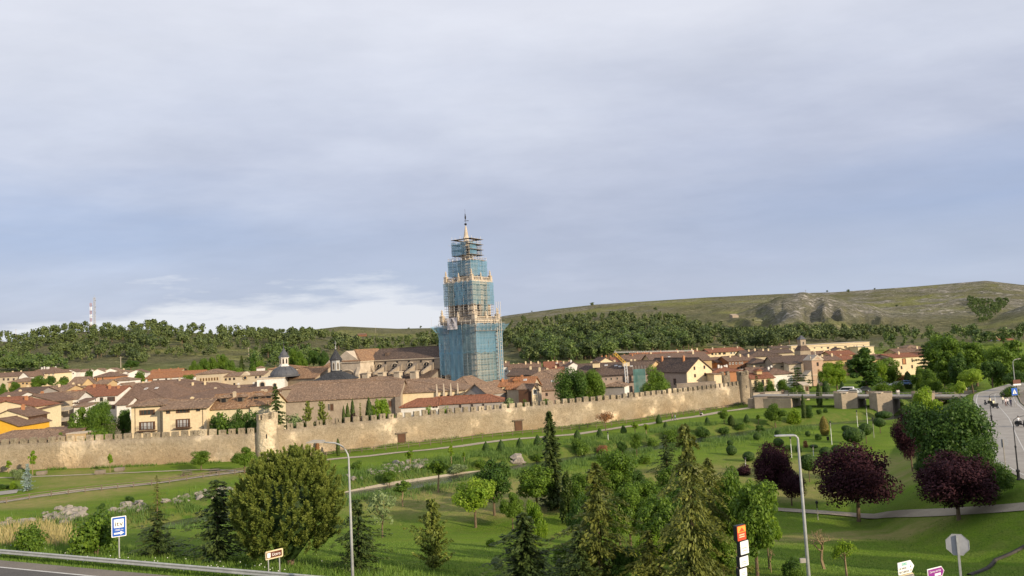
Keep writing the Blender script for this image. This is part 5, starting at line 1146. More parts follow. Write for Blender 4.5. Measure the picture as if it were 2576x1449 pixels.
for a, x0, x1 in ((3, -HH, HH), (0, -HH, .75*HH), (1, -HH, HH*.1), (2, -HH, HH)): net(HH+.45, Z3+3.2, Z4-1.0, a, x0, x1, M['net'], 0, 120+a)
# ladder tower standing on the right side
for dx in (0, 1.4):
    for dy in (0, 1.0):
        a = R(90); x, y = 3.6+dx, -N1-1.4-dy; pole(x*math.cos(a)-y*math.sin(a), x*math.sin(a)+y*math.cos(a), 0, Z1+7, SF, .09)
for l in range(int((Z1+6)/1.5)):
    MB().box(3.6, -N1-2.4, l*1.5, 5.0, -N1-1.4, l*1.5+.1).build('ladder_landing', M['stone_pale'], SF, rot=(0, 0, R(90)))
# banner hung on the left face
def banner():
    d = TD-10; w = 4.8; h = 4.5; o = at(1147.6, 797, d-6)
    r = empty('banner', Vector((0, 0, 0)), 0, 'white banner with black emblem and letters hung on the scaffolding', 'banner')
    x = -1.2; y = -N1-1.15
    r.location = (tc_.x+x*math.cos(TROT)-y*math.sin(TROT), TD+x*math.sin(TROT)+y*math.cos(TROT), TZ0+tz(812)); r.rotation_euler = (0, 0, TROT)
    nx = 10; V = []; F = []
    for j in range(nx+1):
        for i in range(nx+1):
            V.append((-w/2+w*i/nx, .09*math.sin(i*1.3+j*.5)+.06*math.sin(j*1.1), -h/2+h*j/nx))
    F = [(j*(nx+1)+i, j*(nx+1)+i+1, (j+1)*(nx+1)+i+1, (j+1)*(nx+1)+i) for j in range(nx) for i in range(nx)]
    link('cloth', npmesh('cloth', V, F, M['cloth'], smooth=True), r)
    e = MB()
    for (a, b, c, d_) in ((0, 1.9, -.95, .05), (0, 1.9, 1.05, -.05), (.02, 1.75, -.25, .0), (.06, 1.75, .45, -.1)):
        p, q = Vector((a, 0, b)), Vector((c, 0, d_)); n = Vector((-(q-p).z, 0, (q-p).x)).normalized()*.13
        e.add([(p.x-n.x*.3, -.17, p.z-n.z*.3), (q.x-n.x, -.17, q.z-n.z), (q.x+n.x, -.17, q.z+n.z), (p.x+n.x*.3, -.17, p.z+n.z*.3)], [(0, 1, 2, 3)])
    e.build('emblem', M['ink'], r)
    text('E.R.C.', r, (-.05, -.18, -.78), .66, M['ink'])
    MB().box(-1.7, -.18, -1.5, 1.7, -.175, -1.36).build('print_line', M['dullsteel'], r)
def text(s, par, loc, size, mat, rz=0, name='lettering', ext=.004, align='CENTER', xs=1):
    c = bpy.data.curves.new(name, 'FONT'); c.body = s; c.size = size; c.align_x = align; c.extrude = ext; c.materials.append(mat)
    o = bpy.data.objects.new(name, c); C.objects.link(o); bpy.context.view_layer.update(); me = bpy.data.meshes.new_from_object(o.evaluated_get(bpy.context.evaluated_depsgraph_get())); bpy.data.objects.remove(o)
    return link(name, me, par, loc, (math.pi/2, 0, rz), (xs, 1, 1))
banner()
# ------------------------------------------------------------------ trees and shrubs
def quads(P, N, size, asp=1.0, rng=None, T=None, bend=0):
    n = len(P); N = N/np.maximum(np.linalg.norm(N, axis=1, keepdims=True), 1e-6)
    if T is None: T = rng.normal(size=(n, 3))
    T = T-N*(T*N).sum(1, keepdims=True); T /= np.maximum(np.linalg.norm(T, axis=1, keepdims=True), 1e-6); B = np.cross(N, T)
    s = (np.asarray(size)*np.ones(n))[:, None]; a, b = T*s*asp, B*s
    V = np.stack([P-a, P-b*.75+N*s*.12, P+a, P+b*.75-N*s*.12], 1).reshape(-1, 3)
    return V, np.arange(4*n).reshape(-1, 4)
def crown_mesh(name, P, N, size, mat, rng, asp=1.0, T=None, tint=None):
    V, F = quads(P, N, size, asp, rng, T)
    if tint is None: tint = np.clip(rng.normal(.45, .28, len(P)), 0, 1)
    return npmesh(name, V, F, mat, tint)
def sph(rng, n):
    d = rng.normal(size=(n, 3)); return d/np.linalg.norm(d, axis=1, keepdims=True)
def clumps(rng, CC, RR, n, size, mat, up=.25, shell=.55, asp=1.0, name='crown', szv=.35):
    """leaves spread through round clumps, thicker towards their outside"""
    CC = np.asarray(CC, float); RR = np.asarray(RR, float); RR = RR if RR.ndim == 2 else np.repeat(RR[:, None], 3, 1)
    w = RR.prod(1)**.667; k = rng.choice(len(CC), n, p=w/w.sum()); d = sph(rng, n)
    r = shell+(1-shell)*rng.random(n)**.6; r = np.where(rng.random(n) < .06, r*1.18, r)
    P = CC[k]+d*RR[k]*r[:, None]; N = d+rng.normal(size=(n, 3))*.55+np.array([0, 0, up])
    tint = np.clip(rng.normal(.42, .22, n)+(rng.random(len(CC))-.5)[k]*.45, 0, 1)
    return crown_mesh(name, P, N, size*(1+szv*rng.normal(size=n)).clip(.5, 1.7), mat, rng, asp, None, tint)
def trunk_mesh(rng, h, r, limbs, mat, lean=0, top=None):
    m = MB(); p = [(0, 0, -.04), (lean*.3, 0, h*.35), (lean*.7, rng.normal()*.01, h*.7), (lean, 0, h)]
    m.tube(p, [r*1.25, r, r*.85, r*.7], 7)
    for c in limbs:
        c = np.asarray(c); a = np.array([lean*.75, 0, h*.74]); mid = (a+c)/2+np.array([0, 0, -.03])
        m.tube([a, mid, c], [r*.5, r*.34, r*.14], 5)
    return m.mesh('trunk', mat)
PROTO = {}
def proto(kind, fn, n):
    PROTO[kind] = [fn(np.random.default_rng(abs(hash(kind)) % 1000+17*k if False else sum(map(ord, kind))*7+k)) for k in range(n)]
# every prototype: height 1 unit, crown about WID wide; (parts) -> list of (name, mesh)
WID = {}
def dec(leaf, n=9500, size=.0172, bark='bark', th=.26, rx=.38, rz=.36, cz=.62, nc=30, shell=.5, rough=1.0):
    def f(rng):
        d = sph(rng, nc); r = (.35+.55*rng.random(nc)**.5)
        CC = d*np.array([rx, rx, rz])*r[:, None]+np.array([0, 0, cz]); CC[:, 2] += .04*(1-np.hypot(CC[:, 0], CC[:, 1])/rx)
        CC[:, :2] *= (1+.16*np.sin(np.arctan2(CC[:, 1], CC[:, 0])*2+rng.random()*6))[:, None]; CC[:, 2] += .03*rng.normal(size=nc)
        RR = (.08+.11*rng.random(nc))*rough*rx/.38
        CC[0] = (0, 0, cz); RR[0] = rx*.5
        RR = np.stack([RR, RR, RR*.85], 1)
        return [('crown', clumps(rng, CC, RR, n, size, L_[leaf], .3, shell)), ('trunk', trunk_mesh(rng, cz-.02, .022, CC[1:8], M[bark], rng.normal()*.03))]
    return f
def spruce(leaf, n_t=20, nb=9, R0=.2, droop=.35, per=26, size=.02, gap=.06, pw=.9, rag=.3, bark='bark'):
    def f(rng):
        P = []; N = []; T = []; tint = []; lob = rng.random()*6
        for i in range(n_t):
            z = gap+(1-gap)*(i/n_t)**.95; Rr = R0*(1-z)**pw*(1+rag*rng.normal()*.6)+.012; ph = rng.random()*6.3
            nbk = max(5, int(nb*(.5+.5*(1-z))+2))
            for b in range(nbk):
                a = ph+2*math.pi*b/nbk+rng.normal()*.18; L = max(.015, Rr*(1+rag*rng.normal())*(1+.22*rag*math.sin(a*2+lob)+.3*rag*math.sin(a+z*9+lob)))
                if rng.random() < rag*.3: continue
                m = int(per*(.45+.55*(1-z)))
                s = rng.random(m)**.75; dx, dy = math.cos(a), math.sin(a); up = .12*L*(1-z)
                wv = (rng.random(m)-.5)*.5*L*(1-s*.55); x = dx*L*s-dy*wv; y = dy*L*s+dx*wv
                zz = z+up*s-droop*L*s**1.6+rng.normal(size=m)*.008-np.abs(wv)*.25
                P.append(np.stack([x, y, zz], 1)); t = np.stack([dx-dy*wv*3, dy+dx*wv*3, np.full(m, -.5*droop)+rng.normal(size=m)*.3], 1); T.append(t)
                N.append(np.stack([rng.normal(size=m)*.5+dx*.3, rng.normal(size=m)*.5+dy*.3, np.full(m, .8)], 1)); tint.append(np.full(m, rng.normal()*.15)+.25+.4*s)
        P, N, T, tint = map(np.concatenate, (P, N, T, tint))
        me = crown_mesh('crown', P, N, size*(.7+.6*rng.random(len(P))), L_[leaf], rng, 1.9, T, np.clip(tint+rng.normal(size=len(P))*.12, 0, 1))
        return [('crown', me), ('trunk', MB().tube([(0, 0, -.03), (0, 0, .5), (0, 0, .97)], [.02, .012, .003], 6).mesh('trunk', M[bark]))]
    return f
def revolve(leaf, prof, n=1600, size=.03, stem=0, bark='bark', jit=.03, asp=1.1):
    pr = np.array(prof, float)
    def f(rng):
        seg = np.hypot(np.diff(pr[:, 0]), np.diff(pr[:, 1]))*(pr[1:, 0]+pr[:-1, 0]+.02); k = rng.choice(len(seg), n, p=seg/seg.sum()); t = rng.random(n)
        r = pr[k, 0]+(pr[k+1, 0]-pr[k, 0])*t; z = pr[k, 1]+(pr[k+1, 1]-pr[k, 1])*t; a = rng.random(n)*2*math.pi
        r = r*(1+jit*rng.normal(size=n)+.05*np.sin(a*3+z*9)); sl = np.arctan2(pr[k, 0]-pr[k+1, 0], pr[k+1, 1]-pr[k, 1])
        P = np.stack([r*np.cos(a), r*np.sin(a), z], 1); N = np.stack([np.cos(a)*np.cos(sl), np.sin(a)*np.cos(sl), np.sin(sl)], 1)+rng.normal(size=(n, 3))*.35
        T = np.stack([rng.normal(size=n)*.3, rng.normal(size=n)*.3, np.ones(n)], 1)
        core = MB().lathe([(max(.004, q[0]*.86), q[1]) for q in prof], 10).mesh('core', L_[leaf]); cm = crown_mesh('crown', P, N, size*(.7+.6*rng.random(n)), L_[leaf], rng, asp, T)
        # one crown mesh: clipped shell plus its dense inside
        V = np.empty(len(core.vertices)*3, np.float32); core.vertices.foreach_get('co', V)
        parts = [('crown', cm), ('inner_branches', core)]
        if stem: parts.append(('trunk', MB().tube([(0, 0, -.03), (0, 0, stem)], .02, 6).mesh('trunk', M[bark])))
        return parts
    return f
def pinebush(rng):
    n = 60000; nc = 900; d = sph(rng, nc); d[:, 2] = np.where(d[:, 2] < -.8, -d[:, 2], d[:, 2]); r = .80+.26*rng.random(nc); r[::4] *= .8
    CC = d*np.array([.5, .5, .47])*r[:, None]+np.array([0, 0, .50]); k = rng.integers(0, nc, n); ax_ = d*.55+np.array([0, 0, .75])+rng.normal(size=(nc, 3))*.12
    ax_ /= np.linalg.norm(ax_, axis=1, keepdims=True); s = rng.random(n); q = rng.normal(size=(n, 3))
    P = CC[k]+ax_[k]*(s*.075-.04)[:, None]+q*.011*(1.3-s[:, None]); T = ax_[k]+q*.6; N = np.cross(T, rng.normal(size=(n, 3)))
    tint = np.clip(.15+.5*s+(rng.random(nc)-.5)[k]*.4, 0, 1)
    me = crown_mesh('crown', P, N, .0075, L_['pine'], rng, 2.3, T, tint)
    return [('crown', me), ('inner_branches', MB().lathe([(.05, .05), (.15, .16), (.21, .35), (.21, .58), (.15, .72), (.05, .80)], 14).mesh('inner_branches', L_['spruce'])), ('trunk', MB().tube([(0, 0, -.03), (0, 0, .4)], .035, 7).mesh('trunk', M['bark']))]
def bare(leaf=None, n=0):
    def f(rng):
        m = MB(); tips = []
        def br(p, d, L, r, lev):
            q = p+d*L; mid = (p+q)/2+rng.normal(size=3)*L*.06; m.tube([p, mid, q], [r, r*.85, r*.65], 5 if lev < 2 else 3, cap=False)
            if lev >= 4: tips.append(q); return
            for _ in range(3 if lev else 4):
                e = d*.55+rng.normal(size=3)*.52+np.array([0, 0, .25]); e /= np.linalg.norm(e); br(q-d*L*rng.random()*.25, e, L*(.60 if lev else .42)*(.8+.4*rng.random()), r*.52, lev+1)
        br(np.array([0, 0, -.02]), np.array([.03, 0, 1.]), .46, .035, 0)
        parts = [('trunk', m.mesh('trunk', M['bark_pale']))]
        if leaf:
            T_ = np.array(tips); k = rng.integers(0, len(T_), n); P = T_[k]+rng.normal(size=(n, 3))*.035
            parts.insert(0, ('crown', crown_mesh('crown', P, rng.normal(size=(n, 3)), .024, L_[leaf], rng)))
        return parts
    return f
def weeping(rng):
    P = []; T = []
    for b in range(150):
        a = rng.random()*6.3; z = .25+.75*rng.random(); R_ = .11*(1.15-z)**.6*(.4+.8*rng.random()); L = .12+.22*rng.random(); m = 34; s = rng.random(m)
        P.append(np.stack([math.cos(a)*R_*(.5+.5*np.minimum(1, s*3))+rng.normal(size=m)*.006, math.sin(a)*R_*(.5+.5*np.minimum(1, s*3))+rng.normal(size=m)*.006, z-L*s], 1))
        T.append(np.stack([rng.normal(size=m)*.2, rng.normal(size=m)*.2, -np.ones(m)], 1))
    P, T = np.concatenate(P), np.concatenate(T)
    return [('crown', crown_mesh('crown', P, rng.normal(size=P.shape), .014, L_['cypress'], rng, 2.2, T)), ('trunk', MB().tube([(0, 0, -.02), (.01, 0, .5), (-.01, 0, .98)], [.014, .01, .004], 6).mesh('trunk', M['bark']))]
def fuse(rng_parts):                                    # a small far tree: one mesh, crown and trunk materials
    return rng_parts
def fpine(leaf, flat=.5):
    def f(rng):
        nc = 9; d = sph(rng, nc); CC = d*np.array([.24, .24, .30])*rng.random((nc, 1))**.5+np.array([0, 0, .58]); RR = np.stack([.17+.08*rng.random(nc)]*2+[.14+.07*rng.random(nc)], 1)
        return [('crown', clumps(rng, CC, RR, 460, .043, L_[leaf], .35, .35, 1.0)), ('trunk', MB().tube([(0, 0, -.1), (0, 0, .5)], .025, 4).mesh('trunk', M['bark']))]
    return f
CONE = [(.02, 0), (.30, .04), (.36, .16), (.33, .36), (.25, .6), (.13, .83), (.01, 1)]
COL = [(.02, 0), (.09, .03), (.12, .2), (.125, .45), (.10, .72), (.05, .92), (.004, 1)]
EGG = [(.02, 0), (.2, .05), (.26, .3), (.24, .58), (.15, .85), (.01, 1)]
BALL = [(.01, .0)]+[(.5*math.sin(math.pi*k/10), .5-.5*math.cos(math.pi*k/10)) for k in range(1, 10)]+[(.01, 1)]
STEM = [(.01, .42)]+[(.31*math.sin(math.pi*k/10), .71-.29*math.cos(math.pi*k/10)) for k in range(1, 10)]+[(.01, 1)]
for k_, w_, fn_, n_ in (('dec', .82, dec('dec'), 4), ('bright', .82, dec('bright'), 3), ('deep', .86, dec('deep'), 3), ('lime', .9, dec('lime', 7500, .019, th=.2, rz=.30, cz=.68), 2),
        ('maple', .72, dec('dec', 13000, .016, rx=.34, rz=.42, cz=.56, nc=44), 3), ('giant', .9, dec('deep', 20000, .0142, rx=.43, rz=.46, cz=.52, nc=60), 2), ('giantgreen', .9, dec('dec', 20000, .0142, rx=.43, rz=.46, cz=.52, nc=60), 2),
        ('plum', .98, dec('plum', 20000, .0138, rx=.46, rz=.37, cz=.62, nc=56, shell=.4), 3), ('poplar', .42, dec('deep', 8500, .0165, rx=.20, rz=.46, cz=.53, nc=46), 2), ('poplargreen', .5, dec('dec', 8500, .017, rx=.24, rz=.45, cz=.53, nc=46), 2),
        ('sapling', .5, dec('bright', 900, .034, th=.4, rx=.20, rz=.26, cz=.68, nc=12, bark='bark_pale'), 3), ('pollard', .6, dec('dec', 1500, .03, rx=.27, rz=.20, cz=.76, nc=14, bark='bark_pale'), 2),
        ('sparse', .8, dec('grey', 700, .03, rx=.36, rz=.36, cz=.6, nc=16), 2), ('umbrella', 1.1, dec('rust', 1600, .026, rx=.5, rz=.22, cz=.75, nc=24), 1),
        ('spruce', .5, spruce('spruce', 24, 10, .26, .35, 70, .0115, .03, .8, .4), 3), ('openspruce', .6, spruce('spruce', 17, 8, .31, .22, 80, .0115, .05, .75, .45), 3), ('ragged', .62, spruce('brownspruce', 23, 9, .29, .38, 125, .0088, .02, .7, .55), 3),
        ('narrow', .28, spruce('spruce', 36, 9, .135, .25, 40, .0095, .03, .8, .3), 1), ('blue', .42, spruce('blue', 16, 8, .22, .05, 16, .022), 1), ('larch', .3, spruce('brownspruce', 20, 6, .15, .15, 10, .013, .06, .8, .4), 2),
        ('cedar', .9, spruce('spruce', 11, 6, .46, .12, 60, .018, .15, .55, .3), 2), ('wallpine', .7, spruce('pine', 15, 9, .34, -.25, 90, .017, .05, .6, .35), 2),
        ('cone', .72, revolve('topiary', CONE), 2), ('cypress', .25, revolve('cypress', COL, 1700, .02, jit=.08, asp=1.8), 3), ('rustcol', .25, revolve('rust', COL, 1400, .02, jit=.07, asp=1.8), 1), ('egg', .52, revolve('gold', EGG, 1600, .024, jit=.05), 1),
        ('ball', 1.0, revolve('topiary', BALL, 1500, .045), 2), ('stem', .62, revolve('topiary', STEM, 1500, .03, .45), 2), ('pinebush', 1.0, pinebush, 1), ('bare', .7, bare(), 1), ('budding', .7, bare('bright', 900), 2), ('weeping', .25, weeping, 1)):
    proto(k_, fn_, n_); WID[k_] = w_*(1.13 if k_ in ('dec', 'bright', 'deep', 'lime', 'maple', 'giant', 'giantgreen', 'plum', 'poplar', 'poplargreen', 'pinebush') else 1)
def bush_proto(leaf, n=3600, size=.033):
    def f(rng):
        nc = 16; d = sph(rng, nc); d[:, 2] = np.abs(d[:, 2]); CC = d*np.array([.36, .36, .6])*(.3+.7*rng.random((nc, 1)))+np.array([0, 0, .2]); RR = .16+.12*rng.random(nc)
        return [('crown', clumps(rng, CC, np.stack([RR, RR, RR*1.2], 1), n, size, L_[leaf], .3, .45)), ('stems', MB().tube([(0, 0, -.1), (.05, .02, .5)], .02, 5).tube([(0, 0, -.1), (-.12, .04, .55)], .02, 5).mesh('stems', M['bark']))]
    return f
for k_, lf in (('bush', 'dec'), ('dbush', 'deep'), ('bbush', 'bright'), ('gbush', 'grey'), ('pbush', 'plum'), ('rbush', 'rust')):
    proto(k_, bush_proto(lf), 2); WID[k_] = 1.0
USED = {}
NAMES = {'cone': 'topiary_cone', 'ball': 'topiary_ball', 'stem': 'lollipop_tree', 'egg': 'topiary_egg', 'cypress': 'cypress_tree', 'rustcol': 'cypress_tree', 'spruce': 'spruce_tree', 'openspruce': 'cedar_tree', 'ragged': 'spruce_tree', 'narrow': 'fir_tree', 'blue': 'blue_spruce', 'larch': 'larch_tree', 'cedar': 'cedar_tree', 'wallpine': 'conifer', 'pinebush': 'pine_tree', 'bare': 'bare_tree', 'budding': 'budding_tree', 'weeping': 'weeping_conifer', 'plum': 'plum_tree', 'poplar': 'poplar_tree', 'poplargreen': 'poplar_tree', 'maple': 'maple_tree', 'sapling': 'sapling', 'pollard': 'pollarded_tree', 'sparse': 'gnarled_tree', 'umbrella': 'umbrella_tree'}
def plant(kind, p, h, w, label, group=None, rz=None, name=None, cat=None):
    i = USED.get(kind, 0); USED[kind] = i+1; pr = PROTO[kind][i % len(PROTO[kind])]; rng = random.Random(i*31+len(kind))
    nm = name or NAMES.get(kind, 'shrub' if 'bush' in kind else 'leafy_tree')
    r = empty(nm, p, rng.uniform(0, 6.28) if rz is None else rz, label, cat or ('shrub' if 'bush' in kind else 'topiary' if 'topiary' in nm else 'tree'), group)
    k = w/WID[kind]; r.scale = (k, k, h)
    for n_, me in pr: link(n_, me, r)
    return r
def T(kind, u, vb, vt, wpx, label, group=None, d=None, **kw):
    if d is None: p = gp(u, vb); d = p.y
    else: a = at(u, vb, d); p = Vector((a.x, d, hgt(a.x, d)))
    if group == TGN:
        dd = max(d, float(np.interp(p.x, wx, wy))+1.9+.52*wpx/FPX*d)
        if dd != d and p.x < 70: d = dd; a = at(u, vb, d); p = Vector((a.x, d, hgt(a.x, d)))
    zt = at(u, vt, d).z; h = max(.4, zt-p.z)
    return plant(kind, p, h, wpx/FPX*d, label, group, **kw)
PK = 'trees in the riverside park'; TGN = 'trees behind the town wall'
# ------------------------------------------------------------------ clipped cones, balls and other garden shapes
cones = [(1223, 1138, 28, 'first'), (1261, 1135, 29, 'second'), (1308, 1128, 27, 'third'), (1353, 1122, 29, 'fourth'), (1453, 1107, 27, 'fifth'), (1509, 1100, 24, 'sixth'), (1569, 1090, 22, 'seventh'), (1658, 1065, 23, 'eighth'), (1675, 1078, 18, 'ninth'), (1780, 1068, 20, 'tenth'), (1840, 1070, 26, 'eleventh'), (1879, 1063, 22, 'twelfth')]
for u, vb, hp, q in cones:
    T('cone' if q != 'eleventh' else 'cypress', u, vb, vb-hp, hp*.72 if q != 'eleventh' else 15, 'clipped dark green cone on the promenade lawn, %s from the left' % q, 'clipped cones on the promenade lawn')
T('rustcol', 799, 1145, 1109, 10, 'slim rust-brown cypress against the town wall right of the big pine')
T('cypress', 851, 1147, 1103, 9, 'slim green cypress against the town wall behind the near lamp arm')
PG = 'clipped shrubs in the park'
for kind, u, vb, vt, w, lb in (
    ('stem', 2151, 1140, 1076, 50, 'large round-headed clipped tree beside the white post in the right park'), ('stem', 2180, 1116, 1065, 32, 'round-headed clipped tree just behind the largest one'),
    ('stem', 2215, 1090, 1051, 28, 'small round-headed clipped tree by the dry strip at the far right lawn'), ('stem', 2037, 1213, 1143, 42, 'dark round-headed clipped tree between two purple trees'),
    ('ball', 2079, 1152, 1124, 30, 'dark green clipped ball above the middle purple tree, left of a pair'), ('ball', 2106, 1145, 1119, 27, 'dark green clipped ball above the middle purple tree, right of a pair'),
    ('ball', 1958, 1099, 1082, 17, 'small round clipped ball left of the orange egg topiary'), ('ball', 1905, 1107, 1089, 18, 'round clipped ball at the lawn edge below the bridge shrubs'), ('ball', 2033, 1098, 1084, 13, 'tiny dark clipped ball left of the egg topiary'),
    ('ball', 1837, 1121, 1107, 15, 'small clipped ball, upper one of two on the dry lawn'), ('ball', 1841, 1145, 1120, 26, 'pale clipped ball, lower one of two on the dry lawn'), ('ball', 1884, 1160, 1136, 28, 'dark clipped bush ball behind the lone white post'),
    ('ball', 1959, 1125, 1102, 25, 'clipped bush ball left of the right-hand street lamp head'), ('dbush', 1985, 1133, 1117, 26, 'low dark shrub beside the right-hand street lamp head'), ('dbush', 2060, 1107, 1089, 23, 'low dark shrub below the egg topiary'),
    ('egg', 2075, 1095, 1046, 22, 'tall egg-shaped topiary turning orange on its sunny side'), ('rbush', 2027, 1126, 1108, 16, 'small reddish shrub in the right park'), ('dbush', 2008, 1138, 1116, 18, 'dark shrub right behind the right-hand lamp pole'),
    ('stem', 2225, 1066, 1034, 38, 'round-headed clipped tree near the water under the bridge'), ('ball', 2209, 1059, 1046, 11, 'small dark clipped ball by the bridge lawn'), ('stem', 2131, 1098, 1070, 22, 'small round-headed tree left of the twin white posts'),
    ('pbush', 1872, 1195, 1165, 46, 'low reddish shrub left of the leftmost purple tree'), ('bbush', 2067, 1158, 1146, 18, 'small light shrub beside the dark round-headed tree'), ('stem', 2048, 1135, 1118, 20, 'small flat-headed clipped tree behind a short white post')):
    T(kind, u, vb, vt, w, lb, PG)
# ------------------------------------------------------------------ left lawn
T('blue', 69, 1236, 1165, 27, 'young blue spruce on the left lawn')
T('gbush', 50, 1207, 1176, 30, 'greyish olive shrub beside the blue spruce'); T('sparse', 34, 1207, 1180, 24, 'pale-trunked olive tree left of the blue spruce')
T('sapling', 82, 1196, 1131, 22, 'tall yellowish sapling in front of the wall at the far left'); T('sapling', 21, 1190, 1158, 20, 'short yellowish sapling at the left edge of the lawn')
T('sapling', 277, 1188, 1139, 16, 'slim yellow-green sapling in front of the wall by the stone blocks')
T('dec', 506, 1183, 1136, 58, 'round leafy tree on the left lawn in front of the wall', PK); T('dec', 615, 1190, 1126, 60, 'round leafy tree just left of the round wall tower foot', PK)
T('bbush', 34, 1232, 1208, 20, 'yellow-flowering shrub on the left flower bed'); T('dbush', 8, 1230, 1216, 26, 'low clipped hedge end at the left edge'); T('dbush', 20, 1229, 1218, 16, 'small dark shrub beside the hedge end')
T('larch', 396, 1300, 1192, 32, 'thin larch rising above the dark conifer right of the blue sign')
T('dbush', 325, 1262, 1247, 26, 'dark shrub among grass on the left bank'); T('dbush', 258, 1280, 1262, 18, 'small dark bush above the boulder heap')
# ------------------------------------------------------------------ near trees along the road, left to right
T('bush', 78, 1392, 1310, 78, 'leafy round bush behind the crash barrier at the left', PK)
T('bush', 242, 1400, 1272, 110, 'tall light green bush directly left of the blue sign', PK); T('dbush', 208, 1396, 1340, 50, 'low dark bush at the foot of the light green bush', PK)
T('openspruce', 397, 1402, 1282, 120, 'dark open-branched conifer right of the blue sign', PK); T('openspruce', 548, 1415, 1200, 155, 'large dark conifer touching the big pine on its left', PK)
T('pinebush', 731, 1420, 1126, 296, 'huge rounded pine with upright shoots beside the near lamp post', PK)
T('openspruce', 905, 1438, 1250, 122, 'dark conifer right beside the near lamp post', PK); T('sparse', 962, 1352, 1236, 78, 'gnarled sparse tree with bent limbs right of the near lamp post', PK)
T('wallpine', 1091, 1432, 1250, 84, 'small yellowish conifer on the lower lawn', PK)
T('dec', 980, 1226, 1183, 44, 'small leafy tree at the gravel path behind the gnarled tree', PK); T('pollard', 1013, 1274, 1210, 46, 'slim pollarded tree with thick trunk and little crown', PK)
T('pollard', 1103, 1239, 1160, 60, 'pollarded tree with thick pale trunk below the white boulders', PK)
T('lime', 1197, 1327, 1203, 134, 'spreading yellow-green tree standing alone on the lower lawn', PK); T('deep', 1244, 1297, 1154, 122, 'dark leafy tree behind the yellow-green one', PK)
T('dec', 1352, 1285, 1168, 126, 'full green tree left of the tall narrow fir', PK); T('narrow', 1394, 1277, 1031, 72, 'tall narrow fir reaching up in front of the town wall', PK)
T('weeping', 1431, 1320, 1184, 44, 'slender weeping conifer right of the tall narrow fir', PK)
T('spruce', 1325, 1475, 1286, 150, 'dark spruce cut by the bottom edge below the full green tree', PK); T('bright', 1350, 1420, 1262, 62, 'bright green young tree poking out above the bottom spruce', PK)
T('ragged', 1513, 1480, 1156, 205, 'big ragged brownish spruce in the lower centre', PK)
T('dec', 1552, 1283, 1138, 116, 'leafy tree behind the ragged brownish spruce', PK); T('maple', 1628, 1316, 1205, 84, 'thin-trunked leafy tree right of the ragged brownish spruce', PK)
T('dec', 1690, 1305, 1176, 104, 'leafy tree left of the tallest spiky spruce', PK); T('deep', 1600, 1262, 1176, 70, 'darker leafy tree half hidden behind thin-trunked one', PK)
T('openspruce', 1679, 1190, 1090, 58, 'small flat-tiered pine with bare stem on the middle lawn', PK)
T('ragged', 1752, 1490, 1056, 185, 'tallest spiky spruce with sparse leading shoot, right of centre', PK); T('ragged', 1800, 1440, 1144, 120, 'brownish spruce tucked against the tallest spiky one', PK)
T('dec', 1853, 1432, 1170, 112, 'leafy tree between tallest spruce and bright maple', PK)
T('maple', 1906, 1452, 1190, 140, 'bright leafy maple left of the right-hand street lamp', PK); T('bright', 1500, 1470, 1375, 70, 'bright young shrubby tree at the bottom centre', PK)
T('dec', 1822, 1470, 1330, 90, 'low leafy tree behind the stacked hotel sign', PK)
T('bbush', 1233, 1376, 1352, 26, 'small light green bush on the lower lawn', PK); T('gbush', 1252, 1432, 1395, 36, 'pale shrub at the bottom edge left of the dark spruce', PK)
for kind, u, vb, vt, w, d, lb in (('deep', 1468, 1420, 1236, 90, 66, 'dark leafy tree left of the ragged brownish spruce'), ('dec', 1590, 1400, 1226, 110, 68, 'leafy tree in the dense clump right of the ragged spruce'), ('maple', 1660, 1440, 1250, 120, 60, 'broad leafy tree in the clump between both big spruces'), ('deep', 1700, 1400, 1216, 100, 70, 'dark leafy tree in the clump just left of the tallest spruce'),
        ('ragged', 1640, 1490, 1330, 120, 50, 'short ragged spruce at the bottom between both big spruces'), ('dec', 1842, 1400, 1206, 96, 66, 'leafy tree rising behind the bright maple'), ('openspruce', 1460, 1490, 1330, 120, 50, 'low dark conifer at the bottom left of the ragged spruce'), ('bright', 1935, 1430, 1260, 70, 58, 'bright leafy shrub tree at the right foot of the maple'),
        ('deep', 1572, 1480, 1370, 100, 49, 'dark low tree at the bottom centre'), ('maple', 1470, 1300, 1190, 84, 0, 'leafy tree right of the weeping conifer'), ('dec', 1560, 1372, 1258, 96, 0, 'fresh green tree in front of the ragged spruce, right side'), ('bright', 1630, 1452, 1348, 92, 0, 'bright low tree at the bottom between both big spruces'), ('maple', 1735, 1440, 1330, 100, 0, 'leafy tree hiding the foot of the tallest spruce'), ('dec', 1812, 1330, 1214, 84, 0, 'green tree right behind the tallest spruce'),
        ('dec', 1420, 1452, 1372, 70, 0, 'low green tree between the dark bottom spruce and the ragged one'), ('dec', 1290, 1330, 1240, 60, 76, 'small leafy tree left of the dark bottom spruce')):
    T(kind, u, vb, vt, w, lb, PK)
